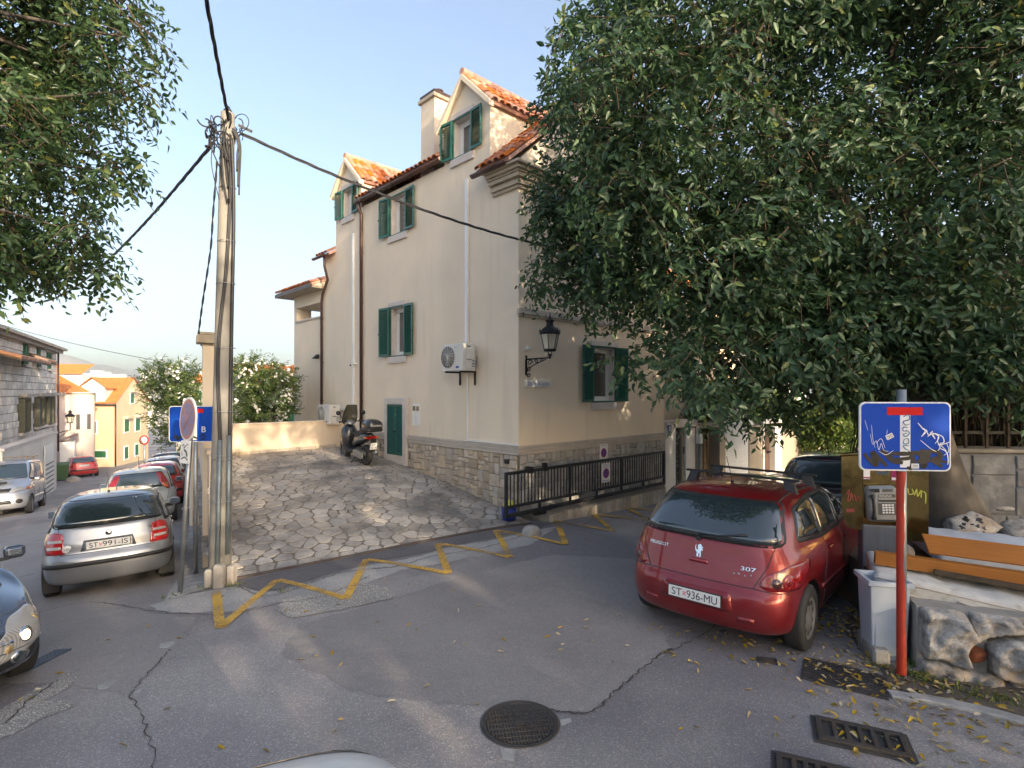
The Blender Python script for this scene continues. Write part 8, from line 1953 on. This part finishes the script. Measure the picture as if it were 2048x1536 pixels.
ts = thing('handrail', 'thin pale handrail and steps at the far end of the right street', 'railing', HW(16.5,-1.0), HA)
ob('rail', MB().tube([(0,0,.2),(4.5,0,1.35)], .035, 6), 'white_pvc', ts); m = MB()
for k in range(5): m.tube([(k*1.1,0,-.6),(k*1.1,0,.2+k*.28)], .02, 5)
ob('baluster', m, 'white_pvc', ts, kind='stuff'); m = MB()
for k in range(9): m.box((k*.5,.1,-1),(k*.5+.6,2.0,-.45+k*.14))
ob('steps', m, 'window_stone', ts)
# houses standing behind these walls
for i, (x, y, w, d_, z1, mt, lab, rz) in enumerate(((9.5,4.5,7,6,5.8,'sand_plaster','cream house with an orange roof behind the big tree','0'),(20,5.5,7,6,5.2,'white_paint','white house seen in slivers through the leaves at the end of the right street','0'))):
    t = thing('background_house', lab, 'house', HW(x, y), HA); ob('wall', MB().box((-w/2,-d_/2,-2),(w/2,d_/2,z1)), mt, t)
    rolled_roof(t, [(-w/2-.2,-d_/2-.3,z1),(w/2+.2,-d_/2-.3,z1),(w/2+.2,0,z1+1.9),(-w/2-.2,0,z1+1.9)]); rolled_roof(t, [(-w/2-.2,d_/2+.3,z1),(w/2+.2,d_/2+.3,z1),(w/2+.2,0,z1+1.9),(-w/2-.2,0,z1+1.9)])
    ob('gable', MB().add([(-w/2,-d_/2,z1),(-w/2,d_/2,z1),(-w/2,0,z1+1.85)], [(0,1,2)]), mt, t, fix=False)
    for k in range(3): ob('window', MB().box((-w/3+k*w/3-.45,-d_/2-.03,2.2),(-w/3+k*w/3+.45,-d_/2-.002,3.6)), 'far_green', t)
# ------------------------------------------------------------------ foliage
def unit(a): return a/np.maximum(np.linalg.norm(a, axis=-1, keepdims=True), 1e-9)
def leaf_mesh(name, pos, d, nrm, L_, W_, curl=.18):
    """every leaf a folded pointed blade: two quads along the midrib"""
    n = len(pos); d = unit(d); nrm = unit(nrm-d*np.sum(nrm*d, 1, keepdims=True)); s = np.cross(d, nrm)
    L_ = L_[:, None]; W_ = W_[:, None]
    P0 = pos; tip = pos+d*L_-nrm*L_*curl
    l1 = pos+d*L_*.28+s*W_*.46+nrm*W_*.16; l2 = pos+d*L_*.62+s*W_*.36+nrm*(W_*.10-L_*curl*.35); r1 = l1-2*s*W_*.46; r2 = l2-2*s*W_*.36
    mid = pos+d*L_*.45-nrm*L_*curl*.12
    v = np.stack([P0, l1, l2, tip, r2, r1], 1).reshape(-1, 3); b = np.arange(n)[:, None]*6
    f = np.concatenate([b+np.array([[0, 1, 2, 3]]), b+np.array([[0, 3, 4, 5]])], 1).reshape(-1, 4)
    me = bpy.data.meshes.new(name); me.vertices.add(len(v)); me.vertices.foreach_set('co', v.ravel().astype(np.float32))
    me.loops.add(f.size); me.loops.foreach_set('vertex_index', f.ravel().astype(np.int32)); me.polygons.add(len(f))
    me.polygons.foreach_set('loop_start', (np.arange(len(f))*4).astype(np.int32)); me.polygons.foreach_set('loop_total', np.full(len(f), 4, np.int32)); me.update(calc_edges=True); me.validate(); return me
def sprays(rng, centres, radii, nspray, nleaf=9, tw=.42, leaf=(.085, .13), wr=.46, droop=.8, shell=.55, flat=.8, up=.35):
    """hanging sprays on lumpy clumps: leaves strung alternately along drooping twigs"""
    c = np.repeat(centres, nspray, 0); R_ = np.repeat(radii, nspray); n = len(c)
    o = unit(rng.normal(size=(n, 3))); rad = R_*(shell+(1-shell)*rng.random(n)**.6); base = c+o*rad[:, None]*np.array([1, 1, flat])
    az = rng.normal(size=(n, 3)); td = unit(o*.8+unit(az)*.7+np.array([0, 0, -droop*.5])); tl = tw*(.6+.7*rng.random(n))
    pos = []; ds = []; ns = []; Ls = []
    side = unit(np.cross(td, np.array([0, 0, 1.])+1e-3))
    for k in range(nleaf):
        t = (k+.5)/nleaf; p = base+td*(tl*t)[:, None]+np.array([0, 0, -1])*(droop*.5*tl*t*t)[:, None]
        sg_ = 1 if k % 2 else -1; dd = unit(td*(.55)+side*sg_*.75+np.array([0, 0, -droop])*(.5+.5*rng.random(n))[:, None]+rng.normal(size=(n, 3))*.42)
        nn = unit(np.array([0, 0, 1.])*up+o*.8+rng.normal(size=(n, 3))*.5)
        pos.append(p); ds.append(dd); ns.append(nn); Ls.append(leaf[0]+(leaf[1]-leaf[0])*rng.random(n))
    pos = np.concatenate(pos); Ls = np.concatenate(Ls); return pos, np.concatenate(ds), np.concatenate(ns), Ls, Ls*wr*(.85+.3*rng.random(len(Ls))), (base, td, tl)
def twigs(mb, tw, k, r=.004):
    base, td, tl = tw
    for i in range(0, len(base), k):
        a = Vector(base[i]-td[i]*.25); b = Vector(base[i]+td[i]*tl[i]*.5); c_ = Vector(base[i]+td[i]*tl[i]); c_.z -= tl[i]*.35; mb.tube([a, b, c_], [r*1.5, r, r*.5], 3, caps=False)
def limb(mb, pts, r0, r1, n=9):
    p = spline(pts, 6); mb.tube(p, [r0+(r1-r0)*(i/(len(p)-1))**.8 for i in range(len(p))], n)
def sample_clumps(rng, poly, n, y0, y1, r0, r1, avoid=None, mind=.5):
    poly = np.array(poly, float); lo = poly.min(0); hi = poly.max(0); C_ = []; R_ = []; t = 0
    while len(C_) < n and t < n*60:
        t += 1; px, py = lo+(hi-lo)*rng.random(2); Y = y0+(y1-y0)*rng.random(); r = r0+(r1-r0)*rng.random(); rp_ = r*F/Y*.9
        if not inpoly([px], [py], poly.tolist())[0] or pdist([px], [py], poly.tolist())[0] < rp_: continue
        if avoid and avoid(px, py, Y, rp_): continue
        p = P(px, py, Y)
        if any((Vector(q)-p).length < mind for q in C_): continue
        C_.append(tuple(p)); R_.append(r)
    return np.array(C_), np.array(R_)
# --- the big tree on the right
g7 = np.random.default_rng(11)
TB = Vector((5.75, 7.35, .45)); tree = thing('street_tree', 'big dark leafy tree with a flared grey trunk hiding the right side of the house', 'tree', TB)
CRP = [(1110,-420),(1130,30),(1088,90),(1078,190),(1118,250),(1062,330),(1050,420),(1098,470),(1048,540),(1070,610),(1130,650),(1188,680),(1200,750),(1250,815),(1330,842),(1390,826),(1440,842),(1500,890),(1560,950),(1612,905),(1640,820),(1690,890),(1740,830),(1900,760),(2100,800),(2500,800),(2500,-420)]
av = lambda px, py, Y, r: (1785-r*.2 < px < 1862+r*.2 and 700-r*.3 < py < 830+r and Y < 8.0) or (px > 1700 and py > 880-r) or (px > 1865-r*.4 and py > 770-r*.5 and Y < 8.6) or (px < 1330 and py > 480 and Y < 6.6)
cA, rA = sample_clumps(g7, CRP, 150, 6.0, 8.6, .45, .85, av, .42)
cB, rB = sample_clumps(g7, CRP, 60, 8.4, 10.2, .6, 1.0, av, .6)
cE, rE = sample_clumps(g7, CRP, 230, 7.0, 8.4, .22, .34, av, .22)          # small tufts that fill the outline
o = unit(g7.normal(size=(60, 3)))*np.array([4.4, 3.6, 2.6])*(.5+.5*g7.random((60, 1))); cT = np.array([6.4, 8.2, 8.6])+o; cT = cT[cT[:, 2] > 5.5]; rT = .6+.5*g7.random(len(cT))
wood = MB()
cX = [(1610,690,6.8,.42),(1660,735,6.9,.36),(1720,640,6.6,.5),(1700,700,6.9,.34),(1900,640,6.6,.5),(1960,700,6.5,.42),(2020,680,6.4,.5),(1860,590,6.4,.5),(1990,620,6.3,.5),(1920,730,6.8,.3),(1800,620,6.5,.4),(2040,760,6.6,.36),(1770,720,6.9,.26),(1880,700,6.7,.3),(1112,545,8.3,.36),(1190,560,8.0,.42),(1150,490,8.2,.4),(1110,400,8.4,.38),(1125,440,8.3,.34),(1165,420,8.2,.45),(1130,210,8.3,.34)]; cA = np.concatenate([cA, [tuple(P(a, b, c)) for a, b, c, d in cX]]); rA = np.r_[rA, [q[3] for q in cX]]
kw7 = dict(nleaf=7, tw=.34, droop=.55); p1 = sprays(g7, cA, rA, 82, **kw7); p2 = sprays(g7, cB, rB, 60, leaf=(.10, .15), **kw7); p3 = sprays(g7, cE, rE, 19, **kw7); p4 = sprays(g7, cT, rT, 24, leaf=(.12, .17), **kw7)
def joined(ps): return [np.concatenate([q[k] for q in ps]) for k in range(5)]
TBa = np.array(TB)
P_, D_, N_2, L_, W_ = joined([p1, p3, p2, p4])
# leaves of the sprays that hang closest to the camera are picked out one by one
near = np.argsort(np.linalg.norm(P_-np.array([0, 0, 2.5]), axis=1)+np.where(np.abs(P_[:, 0]/P_[:, 1]) > .92, 50, 0)+np.where((P_[:, 2]-2.5)/P_[:, 1] > .70, 50, 0))
for i in near[:260]: ob('leaf', leaf_mesh('leaf', P_[i:i+1]-TBa, D_[i:i+1], N_2[i:i+1], L_[i:i+1], W_[i:i+1]), 'tree_leaf', tree)
k = near[260:]; ob('crown', leaf_mesh('crown', P_[k]-TBa, D_[k], N_2[k], L_[k], W_[k]), 'tree_leaf', tree, kind='stuff')
tr = MB()
def trk(z): return Vector((5.62-.07*(z-.45), 7.35, z))
pts = [Vector((5.85,7.30,.2)), Vector((5.78,7.32,.8)), Vector((5.60,7.35,1.5)), Vector((5.50,7.36,2.1)), Vector((5.45,7.38,2.7)), Vector((5.42,7.40,3.3))]
vs = []; n = 26
for i, (p, r) in enumerate(zip(spline(pts, 4), np.interp(np.arange(21), [0, 3, 7, 12, 16, 20], [.62, .46, .33, .27, .26, .30]))):
    for j in range(n):
        a = 2*PI*j/n; fl = 1+(.20*math.cos(3*a+.6)+.13*math.cos(5*a+2))*max(0, 1-i/11)+.04*math.cos(4*a+i*.3); vs.append(p+Vector((math.cos(a)*r*fl, math.sin(a)*r*fl, 0)))
tr.add(vs, [(i*n+j, i*n+(j+1) % n, (i+1)*n+(j+1) % n, (i+1)*n+j) for i in range(20) for j in range(n)], 0, True)
fork = Vector((5.42, 7.40, 3.2))
limb(tr, [Vector((5.50,7.36,2.25)), Vector((5.2,7.3,2.7)), Vector((4.6,7.2,3.0)), Vector((3.7,7.4,3.3)), Vector((2.6,7.7,3.9))], .17, .05)
limb(tr, [fork, Vector((4.9,7.3,4.2)), Vector((4.0,7.2,5.4)), Vector((3.0,7.4,6.8))], .2, .05); limb(tr, [fork, Vector((5.5,7.6,4.6)), Vector((5.4,7.9,6.2)), Vector((5.6,8,8.4))], .24, .06)
limb(tr, [fork, Vector((6.2,7.2,3.9)), Vector((7.0,7.0,4.8)), Vector((7.6,7.0,6.0))], .19, .05); limb(tr, [Vector((5.45,7.38,2.8)), Vector((6.0,7.5,3.3)), Vector((6.7,7.9,3.9)), Vector((7.3,8.2,4.6))], .11, .03)
limb(tr, [fork, Vector((4.8,8.2,4.0)), Vector((3.6,8.8,4.6)), Vector((2.0,8.8,5.2))], .15, .04)
for v_ in (tr,): v_.v = [tuple(Vector(q)-TB) for q in v_.v]
ob('trunk', tr, 'bark', tree, fix=False)
seeds_ = [Vector(q) for q in ((2.6,7.7,3.9),(3.7,7.4,3.3),(4.6,7.2,3.0),(4.0,7.2,5.4),(3.0,7.4,6.8),(5.4,7.9,6.2),(5.6,8,8.4),(7.0,7.0,4.8),(7.6,7,6),(6.7,6.7,3.3),(3.6,8.8,4.6),(2,8.8,5.2),(4.9,7.3,4.2))]
for c_ in np.concatenate([cA, cB]):
    c_ = Vector(c_); s_ = min(seeds_, key=lambda q: (q-c_).length); m_ = (s_+c_)/2+Vector((0,0,.15)); wood.tube(spline([s_, m_, c_], 3), [.028,.022,.018,.013,.010,.007,.005], 5, caps=False)
twigs(wood, p1[5], 5); twigs(wood, p2[5], 8)
wood.v = [tuple(Vector(q)-TB) for q in wood.v]; ob('branches', wood, 'twig', tree, kind='stuff', fix=False)

def simple_tree(label, base, trunk_pts, r0, centres, radii, nsp, leaf, mt='tree_leaf', seed=1, name='street_tree', cat='tree', group=None, wr=.46, nleaf=9, tw=.42, bt=True, **kw):
    g = np.random.default_rng(seed); b = Vector(base); t = thing(name, label, cat, b, group=group)
    s = sprays(g, np.array(centres, float), np.array(radii, float), nsp, nleaf, tw, leaf, wr, **kw); ba = np.array(b)
    ob('crown', leaf_mesh('crown', s[0]-ba, s[1], s[2], s[3], s[4]), mt, t, kind='stuff'); m = MB()
    if trunk_pts:
        limb(m, [Vector(q)-b for q in trunk_pts], r0, r0*.35); tip = Vector(trunk_pts[-1]); mid = Vector(trunk_pts[-2])
        for c_ in centres: c_ = Vector(c_); q = tip if c_.z > tip.z else mid; m.tube([q-b, (q+c_)/2-b+Vector((0,0,.2)), c_-b], [r0*.16, r0*.09, r0*.03], 5)
        ob('trunk', m, 'bark', t, fix=False)
    if bt: w = MB(); twigs(w, (s[5][0]-ba, s[5][1], s[5][2]), 6, .005); ob('branches', w, 'twig', t, kind='stuff', fix=False)
    return t
# --- the tree overhanging the top left corner
g8 = np.random.default_rng(23)
LP = [(-700,-500),(300,-500),(318,20),(322,90),(298,150),(322,180),(270,225),(280,330),(262,400),(245,440),(262,520),(285,545),(230,575),(215,618),(130,600),(90,580),(70,612),(0,585),(-300,600),(-700,560)]
cL, rL = sample_clumps(g8, LP, 95, 4.8, 7.6, .35, .62, None, .34); cS, rS = sample_clumps(g8, LP, 130, 5.4, 6.6, .16, .25, None, .16)
lt_ = simple_tree('leafy tree overhanging the top left corner of the picture', (-7.6, 4.2, -.3), [(-7.6,4.2,-.4),(-7.4,4.4,2.0),(-7.0,4.8,4.4),(-6.4,5.2,6.0)], .26, np.concatenate([cL, cS]), np.concatenate([rL, rS]), 50, (.065,.105), 'tree_leaf_light', seed=5, nleaf=7, tw=.32, droop=.5)
# --- oleanders behind the yard wall
def flowers(t, base, centres, radii, n, seed):
    g = np.random.default_rng(seed); m = MB(); base = Vector(base)
    for i in range(n):
        k = g.integers(len(centres)); o = unit(g.normal(size=3)); o[1] = -abs(o[1])*.6+.2*o[1]; c_ = Vector(centres[k])+Vector(o)*radii[k]*1.06-base
        for q in range(g.integers(2, 6)):
            p = c_+Vector(g.normal(size=3)*.05); u = Vector(unit(g.normal(size=3))); w = Vector(o).cross(u).normalized(); u = w.cross(Vector(o)).normalized(); r = .04
            m.add([p]+[p+(u*math.cos(a)+w*math.sin(a))*r+Vector(o)*.008 for a in [2*PI*j/10 for j in range(10)]], [(0, j+1, (j+1) % 10+1) for j in range(0, 10)] )
    ob('flowers', m, 'white_flower', t, kind='stuff', fix=False)
for lab, poly, Y0, Y1, base, sd_, nb in (('white flowered oleander left of the concrete pole, spilling over the street wall', [(268,740),(300,722),(345,706),(392,714),(412,760),(412,880),(372,920),(330,905),(305,860),(280,800)], 15.5, 17.5, (-8.9,16.9,.2), 3, 34),
                                ('white flowered oleander right of the concrete pole, behind the yard wall', [(455,720),(490,704),(525,700),(560,718),(592,740),(592,862),(455,866)], 16.0, 17.8, (-7.9,16.9,.2), 4, 38)):
    gO = np.random.default_rng(sd_); cc, rr_ = sample_clumps(gO, poly, nb, Y0, Y1, .26, .48, None, .18)
    t = simple_tree(lab, base, None, .1, cc, rr_, 34, (.11,.17), 'oleander_leaf', sd_, 'oleander', 'shrub', 'oleanders behind the yard wall', .24, 8, .30, False, droop=-.15, up=.7)
    m = MB(); b = Vector(base)
    for c_ in cc[::2]: m.tube([Vector((0,0,0)), (Vector(c_)-b)*.5+Vector((.1,0,.1)), Vector(c_)-b], [.03,.02,.008], 5)
    ob('stem', m, 'bark', t, kind='stuff', fix=False); flowers(t, base, cc, rr_, 260, sd_)
# --- greenery behind the right street walls and beyond the fence
def bush(lab, px, py, Y, rx, rz, n, seed, mt='shrub_leaf', leaf=(.12,.2), group='greenery behind the walls', name='shrub', cat='shrub', nsp=30, zb=None):
    g = np.random.default_rng(seed); c = P(px, py, Y); low = rz < 1.6; o = unit(g.normal(size=(n, 3)))*(g.random((n, 1))**.5)*np.array([rx, rx*.8, rz]); cc = np.array(c)+o
    return simple_tree(lab, (c.x, c.y, c.z-rz-.6 if zb is None else zb), None if low else [(c.x,c.y,c.z-rz-.6),(c.x+.1,c.y,c.z-rz*.4),(c.x,c.y,c.z)], .09, cc, .3+.25*g.random(n), nsp, leaf, mt, seed, name, cat, group, bt=False)
bush('light green shrub showing over the doorways beyond the house', 1420, 800, 19.5, 1.9, .8, 26, 31)
bush('yellow-green shrub above the brown door on the right street', 1570, 815, 22, 1.8, .8, 22, 32)
bush('bright green creeper hanging over the far wall of the right street', 1665, 850, 21, 1.2, 1.4, 22, 33)
bush('dark bush filling the gap behind the iron fence', 1990, 790, 11.5, 2.4, 1.8, 36, 34, 'tree_leaf', (.14,.2))
bush('sunlit green bush at the right edge behind the iron fence', 2040, 860, 10.4, 1.2, .5, 14, 35, 'weed_leaf', (.07,.11))
bush('tall dark tree standing behind the big tree', 1850, 640, 13.5, 4.2, 2.6, 60, 36, 'tree_leaf', (.2,.3), 'trees beyond the fence', 'street_tree', 'tree', 34)
bush('tall dark tree behind the right end of the house', 1560, 560, 15.5, 3.0, 2.6, 44, 37, 'tree_leaf', (.18,.28), 'trees beyond the fence', 'street_tree', 'tree', 26)
# dry palm leaves hanging behind the fence
pl = thing('dry_palm_leaves', 'curtain of dry brown palm leaves hanging behind the iron fence', 'dry leaves', (7.3,8.7,1.2)); g = np.random.default_rng(3); n = 2600
pos = np.c_[-1.7+4.6*g.random(n), -.25+.7*g.random(n), .6+1.5*g.random(n)]; d = np.c_[g.normal(size=n)*.14, g.normal(size=n)*.14, -np.ones(n)]
ob('fronds', leaf_mesh('fronds', pos, d, g.normal(size=(n, 3)), .5+.6*g.random(n), np.full(n, .03), .03), 'reed', pl, kind='stuff')
# --- unseen trees added behind the camera to dapple street and house with shade
lat = Vector((.8, .6, 0)); bk = Vector((.6, -.8, 0))
for i, (u, v, h, w) in enumerate(((-9,13.5,8.6,3.0),(-4.2,15,10.,3.2),(.6,13.5,11.0,3.4),(5.4,15,11.6,3.5),(10.2,13.8,10.4,3.3),(15,15,9.6,3.3),(-2,22,10.8,3.6),(7.8,22.5,11.4,3.6),(3,23,11.2,3.4),(12.6,22,11,3.6))):
    g = np.random.default_rng(70+i); b = lat*u+bk*v; n = 40; o = unit(g.normal(size=(n, 3)))*(g.random((n, 1))**.45)*np.array([w, w, h*.40]); cc = np.array([b.x, b.y, h*.62])+o
    simple_tree(['','rounded ','tall ','wide ','thin ','dense ','leaning ','spreading ','young ','old '][i]+'tree added behind the viewer for its shade, outside the picture', (b.x, b.y, .2), [(b.x,b.y,-.2),(b.x+.1,b.y,h*.3),(b.x,b.y,h*.6)], .22, cc, .75+.4*g.random(n), 14, (.18,.30), 'tree_leaf', 70+i, 'street_tree', 'tree', 'trees added behind the viewer for shade', wr=.6, bt=False)

# --- fallen leaves, weeds
g = np.random.default_rng(12); spots = [((1790,1370),.55,190),((1700,1340),.5,110),((1650,1250),.45,150),((1730,1240),.35,190),((1720,1460),.5,60),((1930,1420),.6,90),((1560,1310),.6,50),((1330,1290),.8,40),((1000,1380),2.6,60),((1900,1480),.6,50),((500,1300),2.5,30),((1660,1160),.5,70),((1745,1200),.3,90)]
pp_ = []
for (px, py), s, n in spots:
    c = G(px, py)
    for k in range(int(n*.7)): x, y = c.x+g.normal()*s*.6, c.y+g.normal()*s*.5; pp_.append((x, y, zroad(x, y)+.016+.012*g.random()))
pp_ = np.array(pp_); n = len(pp_); d = g.normal(size=(n, 3))*np.array([1, 1, .15]); nn = np.c_[g.normal(size=(n, 2))*.35, np.ones(n)]
me = leaf_mesh('fallen_leaves', pp_, d, nn, .05+.04*g.random(n), .018+.018*g.random(n), .25); tag(ob('fallen_leaves', me, 'dry_leaf'), 'yellow fallen leaves scattered on the asphalt around the sign and drain', 'leaves', kind='stuff')
def tufts(lab, pts, n, h, seed, zf=zroad):
    g = np.random.default_rng(seed); P0_ = []; 
    for (x, y), m_ in pts:
        for k in range(m_): a, b = x+g.normal()*.07, y+g.normal()*.07; P0_.append((a, b, zf(a, b)))
    P0_ = np.array(P0_); n = len(P0_); d = np.c_[g.normal(size=(n, 2))*.5, np.ones(n)]
    tag(ob('weeds', leaf_mesh('weeds', P0_, d, g.normal(size=(n, 3)), h*(.4+.8*g.random(n)), np.full(n, .012), .3), 'weed_leaf'), lab, 'weeds', kind='stuff')
wp_ = []
for px, py, k in ((470,1172,26),(420,1178,12),(405,1175,10),(560,1186,10),(1822,1330,60),(1815,1300,50),(1835,1352,50),(1850,1358,30),(1900,1380,26),(1960,1392,30),(2020,1405,30),(1745,1328,20),(340,1195,12),(1105,1044,10)): q = G(px, py); wp_.append(((q.x, q.y), k))
tufts('small weeds in the joints by the pole and along the rubble wall', wp_, 0, .07, 4)
cw = []
for y in np.arange(.1, 7.2, .22): q = HW(-.09, y); cw.append(((q.x, q.y), int(g.integers(0, 9))))
for x in np.arange(-3.9, -.2, .25): q = HW(x, 7.33); cw.append(((q.x, q.y), int(g.integers(0, 9))))
tufts('small weeds along the foot of the walls round the paved yard', cw, 0, .05, 5, lambda a, b: float(zc(a, b))+.01)

# ------------------------------------------------------------------ thin summer haze over the far town and the mountain
hz = MB().box((-5200, -300, -60), (4200, 9000, 1400)); hm = bpy.data.materials.new('haze_air'); hm.use_nodes = True; hn = hm.node_tree; hn.nodes.remove(hn.nodes['Principled BSDF'])
pv_ = hn.nodes.new('ShaderNodeVolumePrincipled'); pv_.inputs['Density'].default_value = 9e-5; pv_.inputs['Color'].default_value = (.86, .92, 1, 1); pv_.inputs['Anisotropy'].default_value = .2
hn.links.new(pv_.outputs[0], hn.nodes['Material Output'].inputs['Volume']); MATS['haze_air'] = hm
ob('haze', hz, 'haze_air', kind='stuff')
scn.cycles.volume_bounces = 0
